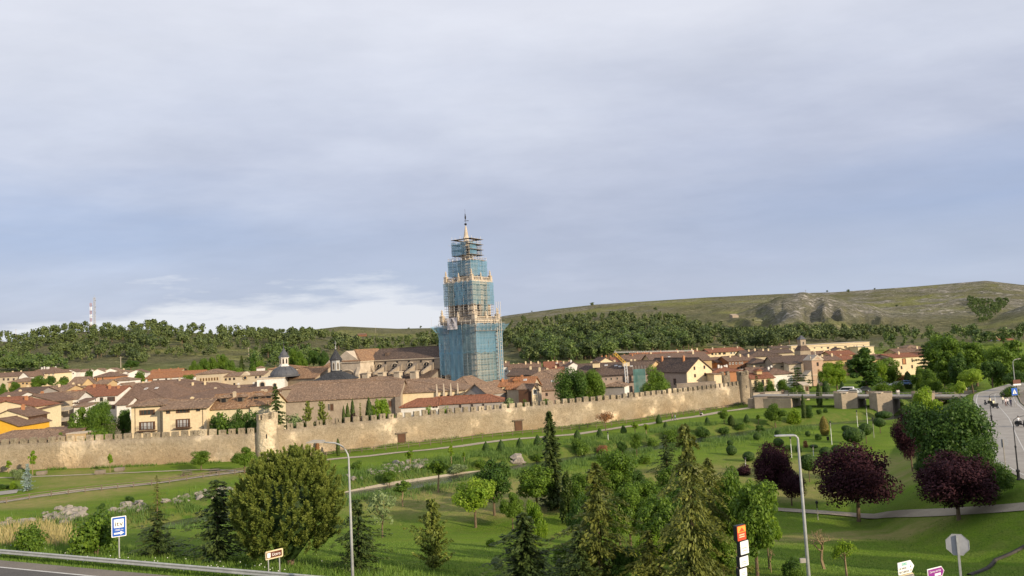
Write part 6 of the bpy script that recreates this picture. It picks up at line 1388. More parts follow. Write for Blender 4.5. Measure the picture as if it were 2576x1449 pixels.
# ------------------------------------------------------------------ right park
T('plum', 1950, 1264, 1120, 112, 'purple-leaved tree behind the maple, leftmost of the purple trees', 'purple trees in the park'); T('plum', 1992, 1272, 1186, 84, 'low purple-leaved tree half hidden by the right-hand lamp post', 'purple trees in the park')
T('plum', 2160, 1312, 1126, 212, 'broad purple-leaved tree with leaning trunk on the path edge', 'purple trees in the park'); T('plum', 2412, 1308, 1144, 212, 'broad purple-leaved tree in front of the big maples at the right', 'purple trees in the park')
T('plum', 2296, 1186, 1040, 92, 'reddish purple tree tucked behind the left of the big maples', 'purple trees in the park')
T('giant', 2402, 1235, 990, 208, 'large dark maple beside the town road on the right', PK); T('giant', 2490, 1262, 1112, 120, 'lower maple at the foot of the road embankment, far right', PK)
T('bright', 2335, 1120, 980, 86, 'yellow-green tree at the top left of the big maples', PK); T('deep', 2345, 1230, 1130, 95, 'dark lower tree under the big maples', PK)
T('bare', 2074, 1432, 1298, 86, 'leafless tree with thin pale branches on the shaded bank', PK); T('budding', 2130, 1449, 1338, 62, 'small budding tree on the shaded bank', PK)
T('dbush', 1995, 1452, 1392, 46, 'rounded dark bush at the bottom beside the right-hand lamp post', PK); T('bare', 1940, 1440, 1360, 30, 'thin leafless sapling at the bottom right of the maple', PK)
T('bush', 2010, 1465, 1425, 40, 'light low shrub at the bottom edge beside lamp post', PK)
# middle shrubbery along the river
RV = 'shrubs and young trees along the river'
for kind, u, vb, vt, w, lb in (
    ('dec', 1951, 1078, 1014, 58, 'full silvery-green tree in front of the bridge abutment'), ('bbush', 1998, 1066, 1024, 42, 'light green bushy tree left of the cypress pair'), ('dec', 1822, 1066, 1028, 30, 'small tree on the promenade lawn right of the last wall bend'),
    ('sapling', 1598, 1091, 1060, 22, 'young maple on the promenade lawn, left one of a pair'), ('sapling', 1626, 1092, 1066, 20, 'young maple on the promenade lawn, right one of a pair'), ('sapling', 1908, 1066, 1042, 14, 'slim sapling right of the last topiary cone'),
    ('umbrella', 1524, 1083, 1040, 50, 'flat-topped brownish tree at the promenade in front of the wall'), ('dec', 1602, 1145, 1091, 36, 'small round tree on the river bank in the middle'), ('deep', 1566, 1146, 1110, 36, 'dark round shrub on the river bank'),
    ('bush', 1460, 1146, 1102, 44, 'broad leafy shrub right of the tall fir'), ('bush', 1448, 1130, 1096, 24, 'smaller leafy shrub right of the tall fir'), ('bush', 1350, 1162, 1138, 34, 'low shrub left of the tall fir'),
    ('bush', 1690, 1112, 1074, 46, 'leafy shrub by the river behind the flat-tiered pine'), ('dbush', 1768, 1100, 1070, 40, 'dark rounded shrub by the river right of the spiky spruce tip'), ('bbush', 1718, 1126, 1100, 30, 'light shrub beside the spiky spruce tip'),
    ('rbush', 1518, 1142, 1118, 40, 'reddish low thicket on the middle river bank'), ('bush', 1640, 1128, 1098, 36, 'green shrub on the river bank above the small round tree'), ('dbush', 1820, 1092, 1070, 30, 'dark shrub between river and lawn'),
    ('bush', 1860, 1082, 1060, 30, 'low shrub on the right river bank'), ('deep', 1912, 1092, 1068, 26, 'low branching tree on the right river bank'), ('cypress', 2023, 1052, 992, 10, 'slim cypress in front of the bridge, middle of three'),
    ('cypress', 2063, 1024, 964, 13, 'slim cypress in front of the bridge, right and tallest of three'), ('cypress', 1986, 1024, 992, 10, 'slim cypress in front of the bridge, left of three'), ('dbush', 2033, 1050, 1016, 26, 'dark ivy-covered shrub beside the middle cypress'),
    ('dbush', 2060, 1042, 1026, 16, 'small dark shrub by the bridge pier, left one'), ('dbush', 2076, 1038, 1026, 16, 'small dark shrub by the bridge pier, right one'), ('bush', 2260, 1024, 1000, 40, 'green shrub seen through the right bridge arch'),
    ('sapling', 1032, 1172, 1128, 26, 'thin forked tree on the far bank above white boulders'), ('sapling', 1136, 1166, 1118, 20, 'thin white-stemmed tree on the far bank'), ('sapling', 1168, 1164, 1135, 14, 'smaller white-stemmed sapling on the far bank'),
    ('gbush', 1150, 1190, 1164, 60, 'dry reddish-grey bush right of the pollarded tree'), ('bush', 1210, 1176, 1152, 40, 'green bank shrub behind the dark leafy tree'), ('bush', 900, 1178, 1158, 40, 'green bank shrub right behind the near lamp post'),
    ('bush', 1620, 1166, 1140, 40, 'low green shrub in front of the small round tree'), ('bush', 1545, 1160, 1128, 50, 'wide green thicket left of the small round tree')):
    T(kind, u, vb, vt, w, lb, RV)
# ------------------------------------------------------------------ trees inside the town, behind the wall
TG = 'trees behind the town wall'
for kind, u, vt, w, d, lb in (
    ('openspruce', 694, 966, 66, 168, 'tall spruce behind the wall, right of the round wall tower'), ('gbush', 748, 1028, 64, 164, 'pale willow-like bush behind the wall'), ('wallpine', 773, 1005, 36, 168, 'left one of two open conifers behind the wall'), ('wallpine', 809, 1007, 38, 169, 'right one of two open conifers behind the wall'),
    ('dbush', 790, 1040, 44, 165, 'dark bush under the two open conifers'), ('cypress', 863, 1022, 11, 170, 'dark cypress behind the wall, first of five'), ('cypress', 873, 1016, 13, 172, 'dark cypress behind the wall, second of five'), ('cypress', 886, 1004, 12, 174, 'dark cypress behind the wall, third of five'),
    ('larch', 905, 1011, 16, 174, 'thin yellowish conifer between the cypresses'), ('cypress', 927, 1001, 19, 172, 'broad cypress behind the wall, rightmost of five'), ('pbush', 846, 1036, 34, 170, 'purple shrub behind the wall, left one'), ('pbush', 897, 1035, 46, 171, 'purple shrub behind the wall, right one'),
    ('bright', 953, 1003, 56, 174, 'bright leafy tree behind the wall, right of the cypresses'), ('bush', 988, 1036, 44, 172, 'low green shrubs behind the wall beside bright tree'), ('dbush', 640, 1024, 60, 163, 'bushy greenery directly behind the round wall tower'),
    ('bush', 566, 1034, 74, 162, 'green shrubbery behind the wall, left of the round tower, first'), ('deep', 606, 1026, 64, 164, 'dark tree behind the wall, left of the round tower'), ('deep', 545, 1040, 50, 168, 'dark shrub tree beside the cream twin house'),
    ('bbush', 1079, 1018, 42, 178, 'light green bush in front of the long red roof, left one'), ('bbush', 1122, 1016, 48, 180, 'light green bush in front of the long red roof, right one'), ('gbush', 1281, 990, 56, 192, 'greyish flowering bush behind the wall right of the red roof'),
    ('bush', 1366, 996, 58, 198, 'leafy shrubs behind the wall left of the giant tree'), ('bush', 1322, 1002, 30, 197, 'small shrub behind the wall by the glazed bay house'), ('giant', 1440, 920, 92, 197, 'giant dark green tree behind the wall'),
    ('giantgreen', 1492, 930, 74, 203, 'lighter green tree leaning on the giant dark tree'), ('giantgreen', 1652, 931, 88, 213, 'round green tree in front of the cream gabled building'), ('giantgreen', 252, 1009, 84, 177, 'large garden tree between white houses and cream pair'),
    ('dec', 203, 1028, 62, 176, 'garden tree left of the large one, with brown dead tip'), ('bush', 238, 1068, 62, 168, 'low garden bush in front of the large garden tree'), ('deep', 313, 1024, 42, 181, 'dark tree squeezed beside the cream pair of houses'),
    ('bush', 153, 1085, 28, 168, 'small palm-like bush above the wall at the left'), ('bush', 145, 1066, 26, 186, 'shrub at the foot of the balcony house'), ('dec', 98, 944, 48, 390, 'round tree among far left houses, biggest one'),
    ('dec', 157, 955, 42, 372, 'round tree among far left houses, middle one'), ('deep', 192, 956, 38, 364, 'round tree among far left houses, right one'), ('deep', 224, 930, 26, 440, 'round tree in front of the white row'), ('dec', 36, 962, 28, 372, 'tree in front of the ochre hipped house'),
    ('dec', 5, 966, 26, 330, 'tree at the left edge among roofs'), ('deep', 128, 943, 30, 420, 'tree beside the long beige terrace'), ('deep', 160, 945, 26, 425, 'tree in front of first white house'), ('dec', 354, 932, 28, 395, 'tree left of the red-roofed hall, taller'),
    ('dec', 340, 950, 30, 385, 'tree left of the red-roofed hall, lower'), ('dec', 476, 944, 38, 342, 'tree between red-roofed hall and seminary'), ('deep', 226, 968, 30, 352, 'shrubby tree beside the tan barn')):
    p = at(u, vt, d); T(kind, u, p and 1000, vt, w, lb, TG, d=d)
RG = 'trees around the car park at the right'
for kind, u, vt, w, d, lb in (
    ('poplar', 2180, 880, 80, 232, 'tall dark poplar behind the bridge'), ('bright', 2210, 908, 54, 245, 'bright tree right of the tall poplar'), ('maple', 2241, 902, 56, 256, 'round tree right of the bright one'), ('bright', 2108, 912, 74, 250, 'bright yellow-green tree left of the tall poplar'),
    ('bright', 2085, 922, 44, 248, 'smaller bright tree beside the church portal'), ('cedar', 2012, 920, 76, 240, 'dark cedar in front of the church nave'), ('cone', 2121, 958, 20, 232, 'dark conical bush under the bright trees'), ('ball', 2080, 958, 18, 230, 'small round bush beside the cypress'),
    ('cedar', 2334, 862, 62, 262, 'layered dark cedar in front of the cream building'), ('cypress', 2288, 934, 18, 250, 'slim dark conifer by the parked cars'), ('maple', 2380, 842, 100, 258, 'large leafy tree at the right, left of three'), ('poplargreen', 2395, 852, 76, 240, 'green poplar in the right wood'),
    ('maple', 2462, 850, 96, 250, 'large leafy tree at the right, middle of three'), ('maple', 2530, 872, 86, 225, 'large leafy tree at the right, right of three'), ('poplargreen', 2574, 846, 80, 232, 'poplar at the right edge'), ('deep', 2500, 905, 74, 205, 'darker tree behind the road bend'),
    ('lime', 2450, 932, 78, 188, 'yellow-green willow at the road junction'), ('lime', 2416, 958, 36, 178, 'small yellowish tree left of the willow'), ('dec', 2345, 930, 60, 218, 'leafy tree behind the bridge end'), ('dec', 2320, 920, 44, 226, 'tree under the layered cedar'), ('deep', 2560, 930, 66, 190, 'dark tree behind the tall right lamp'),
    ('deep', 2430, 890, 80, 228, 'dark tree in the middle of the right wood'), ('dec', 2595, 890, 90, 200, 'tree cut by the right edge'), ('dbush', 1915, 948, 22, 238, 'shrub in front of the yellow house'), ('bush', 1940, 950, 30, 238, 'green hedge bush in front of the white house, left'), ('dec', 1972, 956, 36, 236, 'round street tree in front of the white house'),
    ('cedar', 1906, 942, 24, 234, 'small dark layered tree beside the yellow house'), ('bush', 1996, 966, 26, 228, 'clipped street tree by the gateway'), ('bush', 2016, 966, 30, 224, 'ivy-clad street tree by the white van'), ('bush', 2225, 958, 44, 238, 'shrubs beside the parked cars, left'), ('bush', 2262, 956, 40, 240, 'shrubs beside the parked cars, right'),
    ('rbush', 2270, 942, 40, 256, 'reddish shrub in front of the cream building'), ('bush', 2540, 968, 50, 175, 'bank shrub behind the crossing sign'), ('bush', 2390, 962, 44, 196, 'shrub behind the junction'), ('dec', 2362, 858, 70, 300, 'light tree high behind the layered cedar')):
    T(kind, u, 1000, vt, w, lb, RG, d=d)
# trees behind the seminary and on the fields
FG = 'trees at the foot of the hills behind the town'
rng = random.Random(12)
for i, (u, vt, w, d, kind) in enumerate(((515, 900, 34, 440, 'dec'), (536, 896, 30, 450, 'dec'), (560, 893, 34, 455, 'dec'), (492, 908, 30, 430, 'dec'), (580, 905, 30, 445, 'dec'), (610, 893, 22, 460, 'spruce'), (640, 892, 22, 470, 'poplar'), (655, 905, 26, 450, 'dec'), (600, 918, 30, 430, 'bush'), (740, 880, 30, 480, 'dec'), (760, 885, 34, 470, 'dec'), (790, 878, 34, 490, 'deep'), (815, 880, 34, 480, 'deep'), (720, 892, 26, 460, 'dec'), (960, 868, 26, 520, 'deep'), (330, 905, 44, 520, 'deep'), (640, 912, 24, 440, 'bush'), (1395, 902, 24, 420, 'dec'), (1590, 890, 34, 430, 'bright'))):
    T(kind, u, 1000, vt, w, 'leafy tree in the green belt behind the seminary and town roofs' if kind in ('dec', 'deep', 'bush', 'bright') else ('dark spruce behind the seminary' if kind == 'spruce' else 'slim poplar behind the seminary'), FG, d=d)
# ------------------------------------------------------------------ woods on the hills: the 300 largest as trees, the rest one mass
for k_, lf in (('fpine', 'fpine'), ('fgreen', 'fgreen')):
    proto(k_, fpine(lf), 4); WID[k_] = .82
def forest(fr, poly, n, kind, hpx, seed, hv=.45):
    rng = random.Random(seed); xs = [p[0] for p in poly]; ys = [p[1] for p in poly]; out = []; g = 0
    while len(out) < n and g < n*60:
        g += 1; x, y = rng.uniform(min(xs), max(xs)), rng.uniform(min(ys), max(ys))
        if not inpoly(x, y, poly): continue
        u, v = fr(x, y); p = gp(u, v+2)
        if p.y < 430 or p.y > 2600: continue
        h = hpx*rng.uniform(1-hv, 1+hv)/FPX*p.y
        h *= .75+.5*float(vnoise(p.x*.03, p.y*.03, 61)); out.append((p, min(h, 15), kind))
    return out
WL = []
WL += forest(fA, [(-200, 440), (0, 430), (150, 450), (300, 432), (560, 362), (780, 352), (1340, 345), (1500, 385), (1700, 412), (2100, 412), (2571, 412), (2571, 560), (2200, 600), (2000, 640), (1750, 660), (1450, 640), (1300, 560), (1060, 520), (800, 520), (700, 540), (480, 560), (350, 600), (250, 650), (-200, 690)], 430, 'fpine', 26, 1)
WL += forest(fA, [(480, 600), (850, 580), (860, 700), (520, 700)], 54, 'fpine', 25, 2)+forest(fA, [(890, 620), (1260, 595), (1250, 650), (900, 665)], 29, 'fpine', 22, 3)+forest(fA, [(1215, 650), (1360, 645), (1350, 745), (1220, 740)], 24, 'fpine', 26, 4)
WL += forest(fA, [(-200, 690), (450, 690), (600, 725), (640, 785), (-200, 785)], 121, 'fgreen', 26, 5)
WL += forest(fB, [(0, 410), (420, 402), (590, 415), (610, 520), (400, 560), (200, 565), (0, 490)], 128, 'fpine', 29, 6)+forest(fB, [(600, 430), (820, 425), (830, 475), (620, 495)], 32, 'fpine', 26, 7)
WL += forest(fB, [(0, 600), (160, 620), (420, 600), (560, 620), (640, 640), (560, 745), (380, 745), (0, 745)], 74, 'fgreen', 26, 8)+forest(fB, [(790, 500), (1050, 475), (1200, 495), (1560, 485), (1570, 445), (1770, 410), (1780, 570), (1000, 600), (800, 600), (700, 590)], 175, 'fpine', 27, 9)
WL += forest(fC, [(-60, 400), (150, 330), (230, 290), (330, 350), (600, 320), (800, 265), (1020, 258), (1190, 248), (1200, 320), (1750, 310), (1750, 345), (1500, 360), (1700, 380), (1950, 372), (2100, 365), (2200, 430), (2571, 430), (2571, 580), (2300, 570), (1950, 560), (1700, 600), (1200, 640), (1000, 655), (700, 700), (200, 705), (150, 580), (-60, 570)], 700, 'fpine', 33, 10)
WL += forest(fC, [(150, 500), (700, 430), (1100, 480), (1700, 480), (1800, 580), (1200, 640), (700, 700), (200, 700)], 130, 'fgreen', 38, 11)
WL += forest(fD, [(-100, 430), (600, 400), (900, 400), (1100, 410), (1110, 500), (500, 510), (200, 585), (-100, 585)], 229, 'fpine', 31, 12)+forest(fD, [(1120, 420), (1560, 410), (1560, 470), (1120, 480)], 40, 'fpine', 25, 13)+forest(fD, [(1200, 480), (1900, 430), (2200, 460), (2571, 470), (2571, 560), (1700, 540), (1200, 600)], 81, 'fgreen', 26, 14)
WL += forest(fD, [(2050, 90), (2200, 120), (2440, 110), (2400, 180), (2260, 300), (2160, 330), (2110, 250), (2040, 170)], 420, 'fgreen', 9, 15, .25)
WL.sort(key=lambda q: -q[1]/q[0].y)
names = {'fpine': ('pine_tree', 'dark pine in the woods covering the hills behind the town', 'pines of the hillside woods'), 'fgreen': ('leafy_tree', 'leafy tree in the woods at the foot of the hills', 'leafy trees of the hillside woods')}
cnt = {'fpine': 0, 'fgreen': 0}; rest = []
for p, h, kind in WL:
    lim = 225 if kind == 'fpine' else 70
    if cnt[kind] < lim:
        cnt[kind] += 1; nm, lb, gr = names[kind]; plant(kind, p, h, h*random.Random(int(p.x*9)).uniform(.8, 1.15), lb, gr, name=nm, cat='tree')
    else: rest.append((p, h, kind))
def mass(name, items, leaf, n=120, size=.075):
    protos = []
    for q in range(5):
        rg = np.random.default_rng(50+q); nc = 7; d = sph(rg, nc); CC = d*np.array([.22, .22, .28])*rg.random((nc, 1))**.5+np.array([0, 0, .55]); k = rg.integers(0, nc, n); dd = sph(rg, n); Pp = CC[k]+dd*.2*(.5+.5*rg.random((n, 1)))
        V, F = quads(Pp, dd+rg.normal(size=(n, 3))*.5+np.array([0, 0, .3]), size, 1.0, rg); protos.append((V, np.clip(rg.normal(.42, .25, n), 0, 1)))
    VV = []; TT = []
    for i, (p, h, _) in enumerate(items):
        V, t = protos[i % 5]; a = i*1.7; c, s = math.cos(a), math.sin(a); w = h*(.95+.3*math.sin(i*5.1)); x, y = V[:, 0]*w, V[:, 1]*w
        VV.append(np.stack([p.x+x*c-y*s, p.y+x*s+y*c, p.z+V[:, 2]*h], 1)); TT.append(np.clip(t+.25*math.sin(i*3.3), 0, 1))
    VV = np.concatenate(VV); me = npmesh(name, VV, np.arange(len(VV)).reshape(-1, 4), L_[leaf], np.concatenate(TT)); o = link(name, me); o['kind'] = 'stuff'; return o
mass('pine_wood', [q for q in rest if q[2] == 'fpine'], 'fpine'); SHADE_TREES = [(Vector((x, y, hgt(x, y)-.5)), h, '') for x, y, h in ((54, 28, 16), (60, 33, 18), (66, 39, 17), (72, 45, 18), (79, 50, 16), (62, 24, 15), (86, 57, 14), (57, 31, 14), (69, 42, 15), (46, 11.5, 15), (50, 17, 15))]
mass('added_shade_trees', SHADE_TREES, 'fgreen', 1500, .05)  # trees added out of view to throw shade on the right-hand bank
mass('leafy_wood', [q for q in rest if q[2] == 'fgreen'], 'fgreen')
# lone trees on the skyline
for u, v, h in ((1490, 768, 8), (2134, 734, 6), (2081, 733, 4), (2200, 727, 4), (1028, 826, 4), (1058, 822, 5), (1338, 781, 3), (2015, 752, 3), (1650, 780, 8), (1570, 805, 7), (1372, 818, 9), (2256, 770, 5), (1895, 806, 5)):
    p = gp(u, v+3); plant('fpine', p, h/FPX*p.y*1.6, h/FPX*p.y*1.8, 'lone dark tree on the open ridge of the hills', 'lone trees on the ridges', name='pine_tree', cat='tree')
# ------------------------------------------------------------------ grass, reeds and wild flowers (real blades near the road and the river)
def blades(name, pts, hgt_, mat, seed, wid=.035):
    rg = np.random.default_rng(seed); P = np.array(pts); n = len(P); z = H(P[:, 0], P[:, 1]); h = hgt_*(.5+.9*rg.random(n)); a = rg.random(n)*6.28; lx, ly = rg.normal(size=n)*.25*h, rg.normal(size=n)*.25*h
    w = wid*(.6+.8*rg.random(n)); dx, dy = np.cos(a)*w, np.sin(a)*w
    V = np.stack([np.stack([P[:, 0]-dx, P[:, 1]-dy, z-.03], 1), np.stack([P[:, 0]+dx, P[:, 1]+dy, z-.03], 1), np.stack([P[:, 0]+lx, P[:, 1]+ly, z+h], 1)], 1).reshape(-1, 3)
    o = link(name, npmesh(name, V, np.arange(3*n).reshape(-1, 3), mat, np.clip(rg.normal(.45, .3, n), 0, 1))); o['kind'] = 'stuff'
rg = np.random.default_rng(3)
L_['grass'] = leaf_mat('verge_grass', (.05, .105, .016), (.13, .20, .035), .3); L_['straw'] = leaf_mat('straw_grass', (.24, .20, .08), (.36, .30, .14), .3); L_['reed'] = leaf_mat('river_bank_grass', (.045, .095, .02), (.11, .17, .04), .3)
V_ = []
for s in rg.uniform(-22, 34, 22000):
    V_.append(rd(s, .25+abs(rg.normal())*3.2))
blades('verge_grass', V_, .32, L_['grass'], 1, .03)
S_ = [rd(s, -1.0+rg.random()*1.2) for s in rg.uniform(-22, 30, 5000)]
blades('verge_grass', S_, .2, L_['grass'], 2, .025)
RB = []; ST = []
Rp = dens(RIVER[:8], 1.0)
for _ in range(60000):
    i = rg.integers(0, len(Rp)-1); p = Rp[i]; q = Rp[i+1]; d = Vector((q[0]-p[0], q[1]-p[1])).normalized(); o = (6.4+abs(rg.normal())*4.5)*rg.choice((-1, 1)); x, y = p[0]-d.y*o+rg.normal()*.6, p[1]+d.x*o+rg.normal()*.6
    if float(vnoise(x*.22, y*.22, 8)) < .32: continue
    (ST if (x < -50 and y < 100 and o < 0) and rg.random() < .7 else RB).append((x, y))
blades('bank_grass', RB, .75, L_['reed'], 3, .055)
for _ in range(2200):
    q = gp(*fE(rg.uniform(-20, 640), rg.uniform(950, 1160)))
    if vnoise(q.x*.33, q.y*.33, 14) > .42 and rg.random() < 1.1-abs(q.x+49)*.035: ST.append((q.x+rg.normal()*.5, q.y+rg.normal()*.5))
blades('straw_grass', ST, .95, L_['straw'], 4, .05)
LB = []
for _ in range(42000):
    x, y = rg.uniform(-20, 46), rg.uniform(44, 74)
    LB.append((x, y))
blades('lawn_grass', LB, .11, L_['grass'], 6, .025)
WB = []
for _ in range(9000):
    i = rg.integers(0, len(WALLP)-1); t_ = rg.random(); a, b = WALLP[i], WALLP[i+1]; x, y = a[0]+(b[0]-a[0])*t_, a[1]+(b[1]-a[1])*t_
    if vnoise(x*.3, 0., 5) > .35: WB.append((x+rg.normal()*.2, y-.5-abs(rg.normal())*.5))
blades('wall_foot_grass', WB, .6, L_['grass'], 7, .06)
FLW = [rd(s, .3+abs(rg.normal())*1.8) for s in rg.uniform(-20, 25, 130)]
Vf = []
for x, y in FLW:
    z = hgt(x, y)+rg.uniform(.12, .4); s = .028; Vf += [(x-s, y, z-s), (x+s, y, z-s), (x+s, y, z+s), (x-s, y, z+s)]
o = link('white_flowers', npmesh('white_flowers', Vf, np.arange(len(Vf)).reshape(-1, 4), M['signwhite'])); o['kind'] = 'stuff'
# ------------------------------------------------------------------ street lamps and posts
def street_lamp(label, base, h, mat, arm, head, r0=.085, r1=.045, flat=1):
    t = empty('street_lamp', base, 0, label, 'street lamp'); d = Vector((*arm, 0)); L = d.length; d.normalize()
    pts = [(0, 0, 0), (0, 0, h*.5), (0, 0, h-L*.55)]; rs = [r0, (r0+r1)/2, r1]
    for k in range(1, 7):
        a = math.pi/2*k/6; pts.append(tuple(d*(L*.55*(1-math.cos(a)))+Vector((0, 0, h-L*.55+L*.5*math.sin(a))))); rs.append(r1*.9)
    pts.append(tuple(d*L*.8+Vector((0, 0, h-L*.03)))); rs.append(r1*.8)
    MB().tube(pts, rs, 8).build('pole', mat, t, smooth=True); MB().box(-.16, -.16, -.3, .16, .16, .05).build('base_plate', M['dullsteel'], t)
    e = Vector(pts[-1]); a = math.atan2(d.y, d.x)
    MB().prism([(-.12, -.02), (.8, .0), (.8, .04), (.5, .03+.1*flat), (-.12, .02+.08*flat)], -.13, .13).build('lamp_head', head, t, e, (0, 0, a))
    return t
p = at(889, 1500, 38.5); zt = at(882, 1107, 38.5).z; p.z = hgt(p.x, p.y)-.1
street_lamp('tall galvanised street lamp with curved arm, left of centre', p, zt-p.z, M['steel'], (-1.7, .1), M['dullsteel'])
p = at(2040, 1520, 35.5); zt = at(2006, 1094, 35.5).z; p.z = hgt(p.x, p.y)-.1
t = street_lamp('tall galvanised street lamp with flat head, right of centre', p, zt-p.z, M['steel'], (-.35, .0), M['steel'], .10, .055, .25)
MB().box(-.35, -.05, 2.2, -.09, .05, 2.4).build('junction_box', M['dullsteel'], t)
WP = 'thin white posts in the right park'
def lamp_post(u, vb, vt, label, mat='signwhite', r=.055, head=True):
    b = gp(u, vb); h = at(u, vt, b.y).z-b.z; t = empty('park_lamp', b, 0, label, 'lamp post', WP)
    MB().tube([(0, 0, -.2), (0, 0, h*.75)], r, 7).build('pole', M[mat], t)
    if head: MB().tube([(0, 0, h*.7501), (0, 0, h)], r*1.25, 7).build('lamp_head', M['black' if mat != 'signwhite' else 'dullsteel'], t); MB().lathe([(.05, 0), (.17, .1), (.15, .3), (.04, .38)], 8, (0, 0, h)).build('lantern', M['black'], t)
    return t
for u, vb, vt, lb in ((1992, 1152, 1104, 'thin white post left of the right-hand street lamp'), (2147, 1140, 1080, 'thin white post in front of the largest round-headed tree'), (2093, 1119, 1064, 'thin white post right of the egg topiary'), (2158, 1074, 1036, 'thin white post below the bridge, left of two'), (2183, 1071, 1027, 'thin white post below the bridge, right of two'),
                      (1877, 1188, 1156, 'lone white post beside the leftmost purple tree'), (2047, 1150, 1125, 'short white post behind dark round-headed tree'), (2058, 1308, 1268, 'grey post beside the leafless tree'), (2199, 1102, 1054, 'thin grey post near the round-headed trees'), (2300, 1068, 1024, 'white-banded post left of the yellow-green tree'), (1530, 1106, 1090, 'white marker post on the promenade')):
    lamp_post(u, vb, vt, lb, 'dullsteel' if 'grey' in lb else 'signwhite')
def iron_lamp(u, vb, vt, label, arm):
    b = gp(u, vb); h = at(u, vt, b.y).z-b.z; t = empty('iron_street_lamp', b, 0, label, 'street lamp', 'dark iron street lamps by the town road')
    MB().lathe([(.22, -.2), (.22, .1), (.14, .2), (.14, .8), (.19, .85), (.19, 1.0), (.07, 1.1), (.06, h*.55), (.09, h*.56), (.09, h*.58), (.045, h*.6), (.04, h)], 8).build('pole', M['iron'], t)
    pts = [(0, 0, h)]+[(arm*(1-math.cos(a)), 0, h+abs(arm)*.35*math.sin(a)) for a in (.4, .8, 1.2, 1.6, 2.0, 2.3)]
    MB().tube(pts, .03, 5).build('arm', M['iron'], t); e = pts[-1]; MB().lathe([(.05, 0), (.09, -.12), (.24, -.2), (.2, -.34), (.08, -.42)], 8, (e[0], 0, e[2])).build('lantern', M['iron'], t)
iron_lamp(2563, 1208, 1060, 'dark iron street lamp on the right pavement, nearest one', 1.6); iron_lamp(2495, 1060, 996, 'dark iron street lamp on the left side of the town road', 1.5); iron_lamp(2397, 1004, 968, 'dark iron street lamp by the bridge approach', 1.0)
p = gp(2556, 992); zt = at(2540, 904, p.y).z
street_lamp('tall pale lamp post with a side arm behind the crossing sign', p, zt-p.z, M['steel'], (1.7, .2), M['dullsteel'], .13, .07)
# ------------------------------------------------------------------ road signs
def panel(name, poly, mat, par, y=0, th=.025, edge=None):
    return MB().prism(poly, y-th/2, y+th/2).build(name, mat, par)
def rrect(x0, z0, x1, z1, r=.05):
    P = []
    for cx, cz, a0 in ((x1-r, z0+r, -90), (x1-r, z1-r, 0), (x0+r, z1-r, 90), (x0+r, z0+r, 180)):
        for k in range(5): a = R(a0+22.5*k); P.append((cx+r*math.cos(a), cz+r*math.sin(a)))
    return P
def itv_sign():
    d = 50.6; a = at(300, 1405, d); b = Vector((a.x, d, hgt(a.x, d)-.1)); k = d/FPX
    t = empty('road_sign', b, R(27), 'blue road sign reading itv with an arrow, behind the crash barrier', 'road sign'); z0 = at(301, 1350, d).z-b.z; z1 = at(301, 1299, d).z-b.z; w = 29*k/math.cos(R(27))/2
    MB().tube([(0, .05, 0), (0, .05, z1-.2)], .045, 8).build('post', M['steel'], t)
    p = panel('panel', rrect(-w, z0, w, z1), M['signwhite'], t); panel('blue_face', rrect(-w+.05, z0+.05, w-.05, z1-.05), M['signblue'], t, -.018, .008)
    zz = z1-z0; panel('white_square', rrect(-w*.66, z0+zz*.45, w*.66, z0+zz*.87, .02), M['signwhite'], t, -.026, .006)
    text('itv', t, (0, -.031, z0+zz*.53), zz*.36, M['ink'], xs=1.05); text('1000 m', t, (0, -.025, z0+zz*.30), zz*.125, M['letterwhite'], xs=1.05)
    h = z0+zz*.17; MB().prism([(-w*.66, h-.045), (w*.2, h-.045), (w*.2, h-.11), (w*.7, h+.02), (w*.2, h+.15), (w*.2, h+.06), (-w*.66, h+.06)], -.028, -.023).build('arrow', M['letterwhite'], t)
itv_sign()
def ucero_sign():
    d = 45.; a = at(691, 1449, d); b = Vector((a.x, d, hgt(a.x, d)-.1)); k = d/FPX; rz = R(42)
    t = empty('road_sign', b, rz, 'small brown road sign reading Ucero on two posts', 'road sign'); w = 34*k/math.cos(rz)/2; zc = at(690, 1394, d).z-b.z; h = 18*k/2+.03
    for s in (-1, 1): MB().tube([(s*w*.62, .05, 0), (s*w*.62, .05, zc+h*.6)], .035, 8).build('post', M['steel'], t)
    panel('panel', rrect(-w, zc-h, w, zc+h, .07), M['cream'], t); panel('brown_face', rrect(-w*.86, zc-h*.7, w*.86, zc+h*.7, .03), M['signbrown'], t, -.018, .008); panel('white_square', rrect(-w*.78, zc-h*.55, -w*.42, zc+h*.55, .02), M['signwhite'], t, -.026, .006)
    text('Ucero', t, (w*.22, -.026, zc-h*.30), h*1.0, M['letterwhite'], xs=.82)
ucero_sign()
def arrow_sign(par, x0, zc, w, h, mat, rim=None):
    P = lambda s: [(x0+s, zc-h/2+s), (x0+w-h*.38-s*.3, zc-h/2+s), (x0+w-s*1.3, zc), (x0+w-h*.38-s*.3, zc+h/2-s), (x0+s, zc+h/2-s)]
    if rim: o = panel('panel', P(0), rim, par); panel('face', P(.035), mat, par, -.018, .008)
    else: o = panel('panel', P(0), mat, par)
    return o
